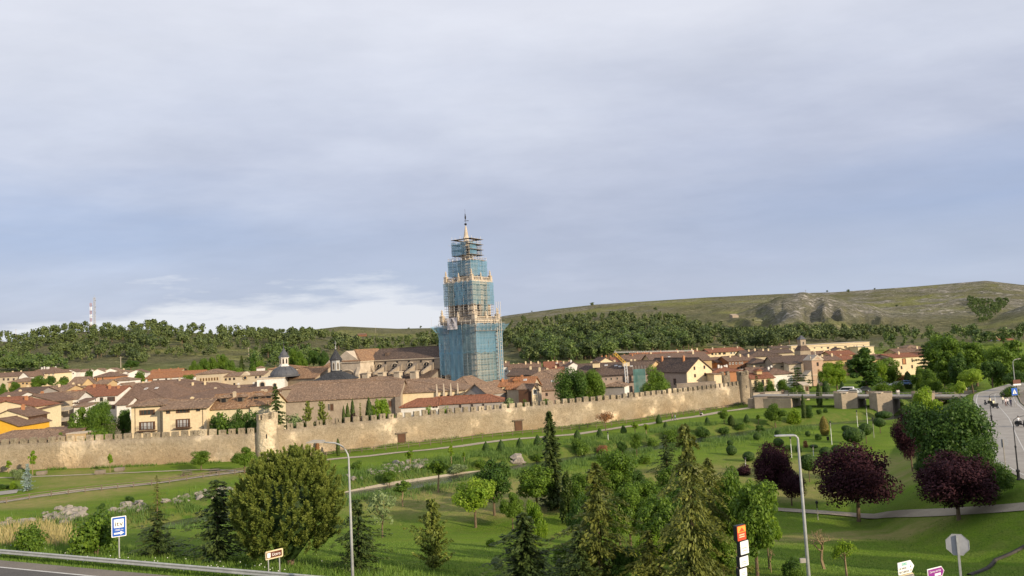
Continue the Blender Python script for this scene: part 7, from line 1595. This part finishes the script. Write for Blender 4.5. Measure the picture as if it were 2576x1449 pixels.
def directions():
    d = 33.; rz = R(24); k = d/FPX
    a = at(2281, 1449, d); b = Vector((a.x, d, hgt(a.x, d)-.1)); t = empty('direction_sign', b, rz, 'white arrow road sign reading LA RASA and RECUERDA, above a grey arrow sign', 'direction sign')
    w = 51*k/math.cos(rz); zc = at(2281, 1427, d).z-b.z; h = 29*k
    for s in (-.3, .3): MB().tube([(s*w, .05, 0), (s*w, .05, zc+h*.3)], .04, 8).build('post', M['steel'], t)
    arrow_sign(t, -w/2, zc, w, h, M['signwhite'])
    panel('road_number', [(-w*.26, zc+h*.2), (w*.06, zc+h*.2), (w*.06, zc+h*.42), (-w*.26, zc+h*.42)], M['signgreen'], t, -.018, .008); text('SO-160', t, (-w*.10, -.024, zc+h*.245), h*.2, M['letterwhite'])
    text('LA RASA', t, (-w*.46, -.016, zc-h*.1), h*.235, M['ink'], align='LEFT'); text('6', t, (w*.27, -.016, zc-h*.07), h*.235, M['ink']); text('RECUERDA', t, (-w*.46, -.016, zc-h*.40), h*.235, M['ink'], align='LEFT'); text('17', t, (w*.27, -.016, zc-h*.38), h*.235, M['ink'])
    z2 = zc-h*1.0; arrow_sign(t, -w/2-.01, z2, w*1.06, h*.9, M['signgrey'], M['cream']); text('Osma', t, (-w*.05, -.024, z2+h*.02), h*.26, M['letterwhite']); text('4', t, (w*.34, -.024, z2+h*.06), h*.26, M['letterwhite'])
    a = at(2355, 1449, d); b = Vector((a.x, d, hgt(a.x, d)-.1)); t = empty('direction_sign', b, rz, 'purple arrow road sign reading Camino del Cid', 'direction sign'); zc = at(2356, 1440, d).z-b.z; w = 54*k/math.cos(rz); h = 24*k
    MB().tube([(0, .05, 0), (0, .05, zc)], .04, 8).build('post', M['steel'], t); arrow_sign(t, -w/2, zc, w, h, M['signpurple'], M['signwhite']); text('Camino del Cid', t, (-w*.06, -.024, zc+h*.08), h*.27, M['letterwhite'], xs=.95); MB().box(-w*.1, -.026, zc-h*.32, w*.26, -.023, zc-h*.08).build('white_bar', M['letterwhite'], t)
directions()
def stop_back():
    d = 33.; a = at(2420, 1490, d); b = Vector((a.x, d, hgt(a.x, d)-.1)); t = empty('stop_sign', b, R(-18), 'octagonal road sign seen from its grey back', 'road sign'); zc = at(2414, 1370, d).z-b.z; r = 25.5*d/FPX/.95
    P = [(r*math.cos(R(22.5+45*k)), zc+r*math.sin(R(22.5+45*k))) for k in range(8)]
    MB().prism(P, 0, .02).build('panel', M['signback'], t); MB().tube([(x, .0, z) for x, z in P+P[:1]], .016, 4, False).build('rim', M['steel'], t); MB().box(-.045, -.09, -.0, .045, -.005, zc+r*.85).build('post', M['steel'], t)
stop_back()
def round_back():
    p = gp(2532, 1205); t = empty('road_sign', p, R(-10), 'round road sign seen from its grey back on the right pavement', 'road sign'); zc = at(2528, 1112, p.y).z-p.z; r = 13*p.y/FPX
    MB().prism([(r*math.cos(k*math.pi/10), zc+r*math.sin(k*math.pi/10)) for k in range(20)], 0, .02).build('panel', M['signback'], t); MB().box(-.04, -.08, -.2, .04, -.005, zc+r*.6).build('post', M['dullsteel'], t)
round_back()
def crossing():
    p = gp(2556, 1024); t = empty('crossing_sign', p, R(15), 'blue square pedestrian crossing sign with white triangle', 'road sign'); zc = at(2556, 985, p.y).z-p.z; r = 9*p.y/FPX
    for s in (-.3, .3): MB().tube([(s*r, .05, 0), (s*r, .05, zc)], .04, 6).build('post', M['dullsteel'], t)
    panel('panel', rrect(-r, zc-r, r, zc+r, .05), M['signblue'], t); MB().prism([(-r*.7, zc-r*.6), (r*.7, zc-r*.6), (0, zc+r*.7)][::-1], -.03, -.016).build('triangle', M['signwhite'], t)
    MB().tube([(0, -.035, zc+r*.1), (0, -.035, zc-r*.2), (-r*.2, -.035, zc-r*.5)], r*.07, 5).tube([(0, -.035, zc-r*.2), (r*.2, -.035, zc-r*.5)], r*.07, 5).lathe([(.01, 0), (r*.09, r*.09), (.01, r*.18)], 6, (0, -.035, zc+r*.12)).build('figure', M['ink'], t)
crossing()
def brown_board():
    p = gp(2562, 1000); t = empty('road_sign', p, R(5), 'brown and white board sign beside the tall pale lamp post', 'road sign'); zc = at(2562, 961, p.y).z-p.z; w = 10*p.y/FPX
    MB().tube([(0, .05, 0), (0, .05, zc)], .05, 6).build('post', M['dullsteel'], t); panel('panel', rrect(-w, zc-.35, w, zc+.55, .04), M['signbrown'], t); panel('white_strip', rrect(-w, zc-.75, w, zc-.4, .03), M['signwhite'], t)
brown_board()
def hotel_totem():
    d = 33.; a = at(1876, 1500, d); b = Vector((a.x, d, hgt(a.x, d)-.1)); k = d/FPX; rz = R(34)
    t = empty('sign_totem', b, rz, 'stack of four lightbox signs, red on top of three white, on a dark post', 'sign'); z = lambda v: at(1872, v, d).z-b.z
    MB().box(-.07, .125, 0, .07, .24, z(1322)).build('post', M['iron'], t)
    for i, (v0, v1, du, w, mt) in enumerate(((1358, 1320, -3, 25, 'red'), (1394, 1360, 4, 24, 'signwhite'), (1424, 1398, -1, 25, 'signwhite'), (1449, 1427, -7, 21, 'signwhite'))):
        x = du*k; ww = w*k/math.cos(rz)/2*1.08
        bx = MB().box(x-ww, -.06, z(v0), x+ww, .12, z(v1)).build('light_box', M['black'], t)
        panel('red_face' if i == 0 else 'white_face', rrect(x-ww+.012, z(v0)+.012, x+ww-.012, z(v1)-.012, .03), M[mt], bx, -.068, .012)
        if i == 0:
            zz = z(v1)-z(v0); MB().prism([(x-ww*.9, z(v0)+zz*.55), (x+ww*.9, z(v0)+zz*.55), (x+ww*.9, z(v1)-.03), (x-ww*.9, z(v1)-.03)], -.082, -.075).build('orange_field', M['orange'], bx)
            MB().prism([(x-ww*.6, z(v0)+zz*.6), (x+ww*.6, z(v0)+zz*.6), (x+.02, z(v0)+zz*.86)], -.088, -.083).build('emblem', M['red'], bx)
            for q in (.36, .22): MB().box(x-ww*.6, -.08, z(v0)+zz*q, x+ww*.6, -.075, z(v0)+zz*(q+.07)).build('print_line', M['cream'], bx)
        else:
            zz = z(v1)-z(v0)
            for q in (.45, .25): MB().box(x-ww*.55, -.08, z(v0)+zz*q, x+ww*.5, -.075, z(v0)+zz*(q+.06)).build('print_line', M['dullsteel'], bx)
hotel_totem()
# ------------------------------------------------------------------ bridge
def bridge():
    A, B = Vector((106, 189.5)), Vector((75, 214)); d = (B-A).normalized(); L = (B-A).length; ang = math.atan2(d.y, d.x); rz = ang+math.pi
    c = (A+B)/2; t = empty('bridge', (c.x, c.y, 0), rz, 'stone-piered road bridge with flat concrete spans across the river', 'bridge'); W_ = 7.0
    dz = 3.15
    MB().box(-L/2-8, 0, dz-.7, L/2+8, W_, dz).build('deck', M['paving'], t); MB().box(-L/2-4, -.35, dz-.4, L/2+5, -.01, dz-.02).build('deck_edge', M['stone'], t)
    for x, w in ((-1.7, 6.0), (7.0, 5.6), (17.0, 5.2)):
        p = MB().box(x-w/2, -1.0, -3.5, x+w/2, W_+1, dz-.71).build('pier', M['stone_dark'], t)
        MB().prism([(x-w/2, -1.0), (x-w*.05, -3.6), (x+w/2, -1.0)], -3.5, dz+1.0, 'z').build('cutwater', M['stone'], p, (0, -.001, 0))
        MB().box(x-w/2, -.99, dz+.01, x+w/2, -.5, dz+1.4).build('parapet_block', M['stone'], p)
        MB().box(x-w*.18, -3.3, dz+1.01, x+w*.14, -1.0, dz+1.2).build('coping', M['stone_pale'], p)
    for x0, x1 in ((1.4, 4.1), (9.9, 14.3), (19.7, L/2+7), (-L/2-8, -4.8)):
        m = MB()
        m.tube([(x0, -.2, dz+1.0), (x1, -.2, dz+1.0)], .04, 5).tube([(x0, -.2, dz+.5), (x1, -.2, dz+.5)], .03, 5)
        for q in np.arange(x0, x1, 1.2): m.tube([(q, -.2, dz), (q, -.2, dz+1.0)], .03, 4)
        m.build('railing', M['dullsteel'], t)
    MB().box(L/2+7, -1.2, -2, L/2+15, W_+1, dz-.71).build('abutment', M['stone'], t); MB().box(-L/2-9, -1.2, -2.5, -L/2+3.5, W_+1, dz-.71).build('abutment', M['stone'], t)
bridge()
o = house('dark stone parapet wall of the ramp leading from gate to bridge', fh, 55, 590, 936, 932, 216, .8, 4, 'flat', 'stone_dark', 'stone_dark', ov=.03, name='ramp_wall', cat='wall')
o = house('long grey retaining wall behind the bridge on the right bank', fD, 1640, 2130, 985, 982, 196, .8, 0, 'flat', 'stone', 'stone', ov=.04, name='retaining_wall', cat='wall')
# ------------------------------------------------------------------ vehicles
GLASSCAR = plain('car_glass', (.02, .025, .03), .1, 0, .6)
PAINT = {k: plain('car_paint_'+k, c, .3, 0, .5) for k, c in (('white', (.75, .75, .75)), ('silver', (.42, .44, .47)), ('dark', (.05, .055, .06)), ('blue', (.08, .14, .30)), ('red', (.35, .03, .03)))}
def car(p, rz, col, label, van=False, group='cars parked by the bridge'):
    t = empty('parked_van' if van else 'parked_car', p, rz, label, 'van' if van else 'car', group); h = 1.95 if van else 1.45; L = 4.6 if van else 4.2; x = L/2
    if van: B = [(-x, .3), (x, .3), (x, .95), (x-.7, 1.1), (x-1.3, h-.1), (x-1.7, h), (-x+.1, h), (-x, h-.3)]; G = [(x-.85, 1.12), (x-1.36, h-.15), (-x+.3, h-.15), (-x+.3, 1.15)]
    else: B = [(-x, .3), (x, .3), (x, .7), (x-.25, .82), (x-1.15, .95), (x-1.75, h-.03), (x-2.2, h), (-x+.75, h-.05), (-x+.1, .95), (-x, .75)]; G = [(x-1.28, .97), (x-1.8, h-.08), (-x+.85, h-.11), (-x+.42, .97)]
    MB().prism(B[::-1], -.82, .82).build('body', PAINT[col], t); MB().prism(G[::-1], -.835, .835).build('side_window', GLASSCAR, t)
    a = Vector((B[4][0], 0, B[4][1])) if not van else Vector((x-.7, 0, 1.1)); b = Vector((B[5][0], 0, B[5][1])) if not van else Vector((x-1.3, 0, h-.1)); n = Vector((b.z-a.z, 0, a.x-b.x)).normalized()*.012
    MB().add([(a.x+n.x, -.7, a.z+n.z), (a.x+n.x, .7, a.z+n.z), (b.x+n.x, .65, b.z+n.z), (b.x+n.x, -.65, b.z+n.z)], [(0, 1, 2, 3)]).build('windscreen', GLASSCAR, t)
    wm = WHEEL
    for sx_ in (-1, 1):
        for sy_ in (-1, 1): w = link('wheel', wm[0], t, (sx_*(x-.85), sy_*.76, .32)); link('rim', wm[1], w)
    for sy_ in (-1, 1): MB().box(x-.02, sy_*.6-.17, .62, x+.015, sy_*.6+.17, .76).build('headlight', M['signwhite'], t)
def wheel_mesh():
    m = MB(); r = MB(); n = 12
    for q, R_, y0, y1 in ((m, .32, -.1, .1), (r, .2, -.108, .108)):
        q.prism([(R_*math.cos(2*math.pi*k/n), R_*math.sin(2*math.pi*k/n)) for k in range(n)], y0, y1)
    return m.mesh('wheel', M['rubber']), r.mesh('rim', M['steel'])
WHEEL = wheel_mesh()
def car_at(u, v, d, rz, col, label, van=False):
    a = at(u, v, d); car(Vector((a.x, d, a.z)), R(rz), col, label, van)
car_at(2128, 990, 222, 150, 'white', 'white van parked at the bridge end by the kiosk', True); car_at(2142, 991, 220, 158, 'white', 'small white car parked right beside the white van'); car_at(2149, 990, 224, 158, 'silver', 'silver car parked behind the small white car'); car_at(2172, 985, 228, 165, 'dark', 'dark car beside the tallest cypress at the bridge')
car_at(2218, 972, 245, 170, 'silver', 'silver car parked under trees, left of the shrubs'); car_at(2254, 972, 245, 175, 'white', 'white car parked under trees, behind shrubs'); car_at(2276, 968, 246, 170, 'blue', 'bluish car parked by the slim conifer'); car_at(2308, 962, 246, 172, 'silver', 'silver estate car parked in front of the cream building')
# ------------------------------------------------------------------ people
def person_mesh(pose, seed):
    m = bpy.data.meshes.new('body'); s = .05
    if pose == 'walk': hips = [(.09, 0, .92), (.10, .22, .50), (.10, .30, .07), (.10, .14, .03)], [(-.09, 0, .92), (-.10, -.10, .48), (-.10, -.34, .12), (-.10, -.44, .05)]; arms = [(.20, .02, 1.42), (.26, -.12, 1.15), (.25, .02, .90)], [(-.20, .02, 1.42), (-.26, .12, 1.15), (-.25, .24, .93)]
    elif pose == 'sit': hips = [(.10, 0, .52), (.13, -.42, .52), (.13, -.44, .07), (.13, -.58, .03)], [(-.10, 0, .52), (-.13, -.42, .52), (-.13, -.44, .07), (-.13, -.58, .03)]; arms = [(.20, .02, 1.02), (.25, -.16, .78), (.16, -.38, .66)], [(-.20, .02, 1.02), (-.25, -.16, .78), (-.16, -.38, .66)]
    else: hips = [(.09, 0, .92), (.10, -.01, .50), (.10, .0, .07), (.11, -.14, .03)], [(-.09, 0, .92), (-.11, .01, .50), (-.11, .0, .07), (-.12, -.14, .03)]; arms = [(.20, .02, 1.42), (.27, .03, 1.14), (.24, -.08, .90)], [(-.20, .02, 1.42), (-.27, .03, 1.14), (-.24, -.08, .90)]
    o = -.40 if pose == 'sit' else 0
    V = [(0, 0, .95+o), (0, .01, 1.18+o), (0, .02, 1.42+o), (0, .01, 1.52+o), (0, -.02, 1.62+o), (0, -.03, 1.73+o)]; Rr = [.13, .125, .14, .055, .085, .075]; E = [(0, 1), (1, 2), (2, 3), (3, 4), (4, 5)]
    for leg in hips:
        b = len(V); V += leg; Rr += [.095, .07, .045, .04]; E += [(0, b), (b, b+1), (b+1, b+2), (b+2, b+3)]
    for arm in arms:
        b = len(V); V += arm; Rr += [.06, .045, .035]; E += [(2, b), (b, b+1), (b+1, b+2)]
    m.from_pydata(V, E, []); return m, Rr, o
PCOUNT = [0]
def cloth_mat(shirt, trouser, o=0):
    m, t, b = mat_base('clothing', .85, 0, .15); v = coords(t, 'Object'); s = nd(t, 'ShaderNodeSeparateXYZ'); t.links.new(v, s.inputs[0]); rp = nd(t, 'ShaderNodeValToRGB'); rp.color_ramp.interpolation = 'CONSTANT'
    t.links.new(mth(t, 'DIVIDE', mth(t, 'SUBTRACT', s.outputs[2], o), 2.0), rp.inputs[0]); e = rp.color_ramp.elements; e[0].position, e[0].color = 0, (.03, .025, .02, 1); e[1].position, e[1].color = .05, (*trouser, 1)
    for q, c in ((.49, shirt), (.745, (.45, .27, .19))): k = e.new(q); k.color = (*c, 1)
    t.links.new(rp.outputs[0], b.inputs['Base Color']); return m
def person(p, rz, pose, shirt, trouser, label, group, h=1.72, hair=(.03, .02, .015)):
    me, Rr, o = person_mesh(pose, 0); t = empty('person', p, rz, label, 'person', group); b = link('body', me, t); sk = b.modifiers.new('skin', 'SKIN')
    for i, r in enumerate(Rr): me.skin_vertices[0].data[i].radius = (r, r*.85); me.skin_vertices[0].data[i].use_root = i == 0
    ss = b.modifiers.new('sub', 'SUBSURF'); ss.levels = 1; ss.render_levels = 1; me.materials.append(cloth_mat(shirt, trouser, o)); k = h/1.8; t.scale = (k, k, k)
    MB().lathe([(.02, .13), (.07, .11), (.10, .05), (.105, 0), (.09, -.05)], 10, (0, .015, 1.71+o)).build('hair', plain('hair', hair, .8), t, smooth=True); return t
PP = 'people walking'
for u, v, rz, pose, sh, tr, lb in (
    (1692, 1058, 100, 'walk', (.30, .16, .18), (.06, .05, .07), 'person in a dark reddish top walking left on the promenade'), (1699, 1059, 100, 'walk', (.42, .44, .50), (.10, .12, .18), 'person in a pale grey top walking on the promenade behind another'),
    (2524, 1018, 15, 'walk', (.75, .72, .55), (.06, .06, .07), 'person in a cream shirt and dark trousers walking on the road, left of a group'), (2531, 1023, 10, 'walk', (.70, .60, .60), (.16, .07, .05), 'person in a pinkish top walking on the pavement edge'), (2536, 1022, 20, 'walk', (.70, .68, .70), (.03, .03, .05), 'person in a white top behind the walkers'), (2544, 1024, 5, 'stand', (.03, .035, .07), (.03, .03, .06), 'person in dark navy clothes at the right of the walkers'),
    (2426, 986, 190, 'stand', (.03, .03, .03), (.03, .03, .03), 'person in black on the far road side, left of two'), (2432, 987, 170, 'stand', (.75, .70, .55), (.40, .30, .18), 'person in a light top on the far road side'), (2438, 987, 150, 'walk', (.75, .74, .72), (.55, .50, .45), 'person all in white on the far road side')):
    p = gp(u, v); p.z += .1; person(p, R(rz), pose, sh, tr, lb, PP)
p = at(2263+0, 1004, 195); 
for u, lb, sh, tr in ((2259, 'person in a white shirt on the bridge, left of two', (.78, .72, .62), (.5, .45, .4)), (2263, 'person all in white on the bridge, right of two', (.80, .78, .74), (.66, .62, .58))):
    a = at(u, 999, 196); person(Vector((a.x, 196.2, 3.15)), R(160), 'stand', sh, tr, lb, 'people on the bridge')
p = gp(1764, 1045); p.z += .05; t = person(p, R(60), 'sit', (.03, .03, .035), (.7, .7, .68), 'person in black sitting on a bench by the promenade fence', 'people resting')
b = empty('park_bench', p+Vector((.05, .1, 0)), R(60), 'wooden bench under the seated person on the promenade', 'bench'); MB().box(-.8, -.25, .38, .8, .22, .44).build('seat', M['greywood'], b); MB().box(-.8, .23, .5, .8, .28, .9).build('backrest', M['greywood'], b)
for x in (-.7, .7): MB().box(x-.04, -.2, 0, x+.04, .2, .379).build('leg', M['iron'], b)
# motor scooters with riders
def scooter(u, v, rz, sh, lb, lp):
    p = gp(u, v); p.z += .08; t = empty('motor_scooter', p, R(rz), lb, 'scooter', 'scooters on the town road')
    for y in (-.62, .62): w = link('wheel', WHEEL[0], t, (0, y, .3), (0, 0, R(90)), (.9, .7, .9)); link('rim', WHEEL[1], w)
    MB().prism([(-.95, .35), (-.9, .8), (-.2, .85), (.1, .4), (.45, .4), (.62, 1.05), (.72, 1.0), (.55, .3)][::-1], -.2, .2, 'x').build('body', M['black'], t); MB().box(-.17, -.75, .851, .17, -.15, .93).build('saddle', M['rubber'], t); MB().tube([(-.33, .6, 1.05), (.33, .6, 1.05)], .03, 5).build('handlebar', M['iron'], t)
    q = p+Vector((0, 0, .38)); a = R(rz); q += Vector((.35*math.sin(a), -.35*math.cos(a), 0)); person(q, a+math.pi, 'sit', sh, (.03, .03, .04), lp, 'riders on scooters')
scooter(2504, 1028, 185, (.78, .74, .50), 'black motor scooter riding towards the camera in the middle of the road', 'rider in a cream top on the scooter in mid-road'); scooter(2487, 1020, 30, (.78, .72, .45), 'small dark motor scooter at the left edge of the road bend', 'rider in a pale yellow top at the road bend'); scooter(2569, 1075, 200, (.70, .70, .72), 'dark motor scooter by the kerb at the right edge', 'rider in a grey-white top at the right edge')
# ------------------------------------------------------------------ crane, masts, poles, small things
def crane():
    d = 231.; a = at(1580, 1000, d); b = Vector((a.x, d, hgt(a.x, d))); t = empty('tower_crane', b, 0, 'small building crane with white mast and yellow folding jib', 'crane'); zt = at(1569, 914, d).z-b.z
    def lat(p, q, w, mat, name):
        p, q = Vector(p), Vector(q); m = MB(); dd = (q-p).normalized(); n = Vector((0, 1, 0)); s = dd.cross(n).normalized(); L = (q-p).length; k = int(L/(w*1.3)); c = [(s*w/2+n*w/2), (s*w/2-n*w/2), (-s*w/2-n*w/2), (-s*w/2+n*w/2)]
        for cc in c: m.tube([p+cc, q+cc], w*.11, 4)
        for i in range(k):
            u0, u1 = p+dd*(L*i/k), p+dd*(L*(i+1)/k)
            for j in range(4): m.tube([u0+c[j], u1+c[(j+1) % 4]], w*.06, 3)
        return m.build(name, mat, t)
    lat((0, 0, 0), (-.2, 0, zt), .75, M['signwhite'], 'mast'); e = at(1545, 888, d)-b; lat((-.2, 0, zt), tuple(e), .7, M['yellowsteel'], 'folding_jib'); q = at(1745, 882, d)-b; lat(tuple(e+Vector((0, 0, .2))), tuple(q), .30, M['signwhite'], 'jib'); k = at(1549, 880, d)-b
    MB().tube([e, k], .12, 5).tube([k, (e+q)/2], .03, 4).build('stay', M['dullsteel'], t)
crane()
def green_scaffold():
    d = 229.; a = at(1612, 1000, d); k = d/FPX; b = Vector((a.x, d, hgt(a.x, d))); t = empty('scaffolding', b, R(-10), 'scaffold with green netting on the palace behind the round tree', 'scaffolding'); h = at(1612, 928, d).z-b.z; w = 30*k/2
    for x in np.linspace(-w, w, 5):
        for y in (0, 1): link('scaffold_pole', PM['p'], t, (x, y, 0), (0, 0, 0), (.05, .05, h+1))
    for z in np.arange(2, h, 2): MB().tube([(-w, 0, z), (w, 0, z)], .05, 4).build('ledger', M['pole'], t); MB().box(-w, .1, z-.06, w, .95, z).build('platform', M['plank'], t)
    V = []; n = 8
    for j in range(n+1):
        for i in range(n+1): V.append((-w+2*w*i/n, -.1+.06*math.sin(i*2+j), h*j/n))
    link('debris_net', npmesh('debris_net', V, [(j*(n+1)+i, j*(n+1)+i+1, (j+1)*(n+1)+i+1, (j+1)*(n+1)+i) for j in range(n) for i in range(n)], M['netgreen']), t)
green_scaffold()
def lattice_mast(u, vb, vt, label, w, mats):
    p = gp(u, vb); h = at(u, vt, p.y).z-p.z; t = empty('radio_mast', p, 0, label, 'radio mast', 'radio masts on the left hill'); n = 8
    for i in range(n):
        m = MB(); z0, z1 = h*i/n, h*(i+1)/n; c = [(w/2, w/2), (w/2, -w/2), (-w/2, -w/2), (-w/2, w/2)]
        for j in range(4): m.tube([(*c[j], z0), (*c[j], z1)], .15, 4); m.tube([(*c[j], z0), (*c[(j+1) % 4], z1)], .08, 3)
        m.build('lattice_section', mats[i % len(mats)], t)
    MB().tube([(0, 0, h), (0, 0, h*1.07)], .12, 4).build('antenna', M['dullsteel'], t)
    for z in (.72, .55, .9): MB().lathe([(.1, 0), (.6, .3), (.6, .5), (.1, .6)], 8, (w, 0, h*z)).build('dish', M['signback'], t)
lattice_mast(238, 836, 748, 'taller grey lattice radio mast on the left hill', 1.6, [M['dullsteel']]); lattice_mast(229, 838, 762, 'shorter red and white lattice radio mast on the left hill', 1.5, [M['signwhite'], plain('mast_red', (.36, .17, .15), .7)])
def utility(u, vb, vt, label, r=.18):
    p = gp(u, vb); h = at(u, vt, p.y).z-p.z; t = empty('utility_pole', p, 0, label, 'utility pole', 'utility poles on the hills'); MB().tube([(0, 0, -.5), (0, 0, h)], [r*1.2, r*.8], 5).build('pole', M['stone_pale'], t); MB().box(-1.1, -.1, h-.9, 1.1, .1, h-.7).build('cross_arm', M['dullsteel'], t)
for u, vb, vt, lb in ((304, 925, 897, 'concrete pole behind the white row at the left'), (626, 900, 874, 'concrete pole on the slope behind the seminary'), (945, 838, 818, 'thin pole on the far middle ridge'), (1311, 838, 824, 'pole at the wood edge right of the tower'), (1580, 838, 818, 'pole above the middle of the wood'), (2200, 812, 802, 'pole on the bare right hill'), (1032, 852, 842, 'pole on the pale field left of the tower'), (1086, 818, 798, 'tall thin pole on the ridge just left of the tower'), (40, 840, 828, 'pole on the far left ridge')): utility(u, vb, vt, lb)
p = gp(2027, 733); h = 6.5; t = empty('hilltop_cross', p, 0, 'thin cross on the rocky hilltop at the right', 'cross'); MB().box(-.16, -.16, -1, .16, .16, h).box(-1.5, -.14, h*.66, -.161, .14, h*.72).box(.161, -.14, h*.66, 1.5, .14, h*.72).build('shaft', M['stone_dark'], t)
for u, v, lb in ((105, 1195, 'dark stone block seat on the left lawn, leftmost of three'), (252, 1193, 'dark stone block seat by the wall path, middle of three'), (301, 1186, 'dark stone block seat near the wall foot, rightmost of three')):
    p = gp(u, v); t = empty('stone_bench', p, R(8), lb, 'bench', 'stone block seats on the left lawn'); MB().box(-.75, -.35, 0, .75, .35, .16).build('base', M['stone_dark'], t); MB().box(-.9, -.45, .161, .9, .45, .8).build('block', M['stone_dark'], t)
for u, v, lb in ((2222, 1180, 'dark litter bin on the right lawn'), (2083, 1110, 'dark litter bin beside the white post')):
    p = gp(u, v); t = empty('litter_bin', p, 0, lb, 'litter bin', 'litter bins in the park'); MB().lathe([(.2, .15), (.24, .8), (.26, .85), (.22, .86), (.2, .4)], 10).build('drum', M['black'], t); MB().tube([(.27, 0, -.1), (.27, 0, .9)], .03, 5).build('post', M['iron'], t)
# picnic tables left of the round tower on the promenade
for u, v in ((470, 1196), (540, 1190)):
    p = gp(u, v); t = empty('picnic_table', p, R(10), 'wooden picnic table by the left promenade fence, %s' % ('nearer one' if u < 500 else 'farther one'), 'picnic table', 'picnic tables'); MB().box(-.9, -.35, .72, .9, .35, .78).build('table_top', M['greywood'], t)
    for s in (-1, 1): MB().box(-.9, s*.75-.13, .42, .9, s*.75+.13, .47).build('seat', M['greywood'], t); MB().box(s*.7-.05, -.8, 0, s*.7+.05, .8, .419).build('leg', M['greywood'], t)
# stone kerb wall of the side road at bottom right
E0 = dens([tuple(gp(2438, 1449)[:2]), tuple(gp(2505, 1410)[:2]), tuple(gp(2600, 1362)[:2])], .7)
tag(kerb('stone_edging', E0, .26, .14, noisy('dark_edging', (.05, .045, .04), (.09, .08, .07), 1, .95)), 'dark stone edging of the side road at the bottom right', 'edging')
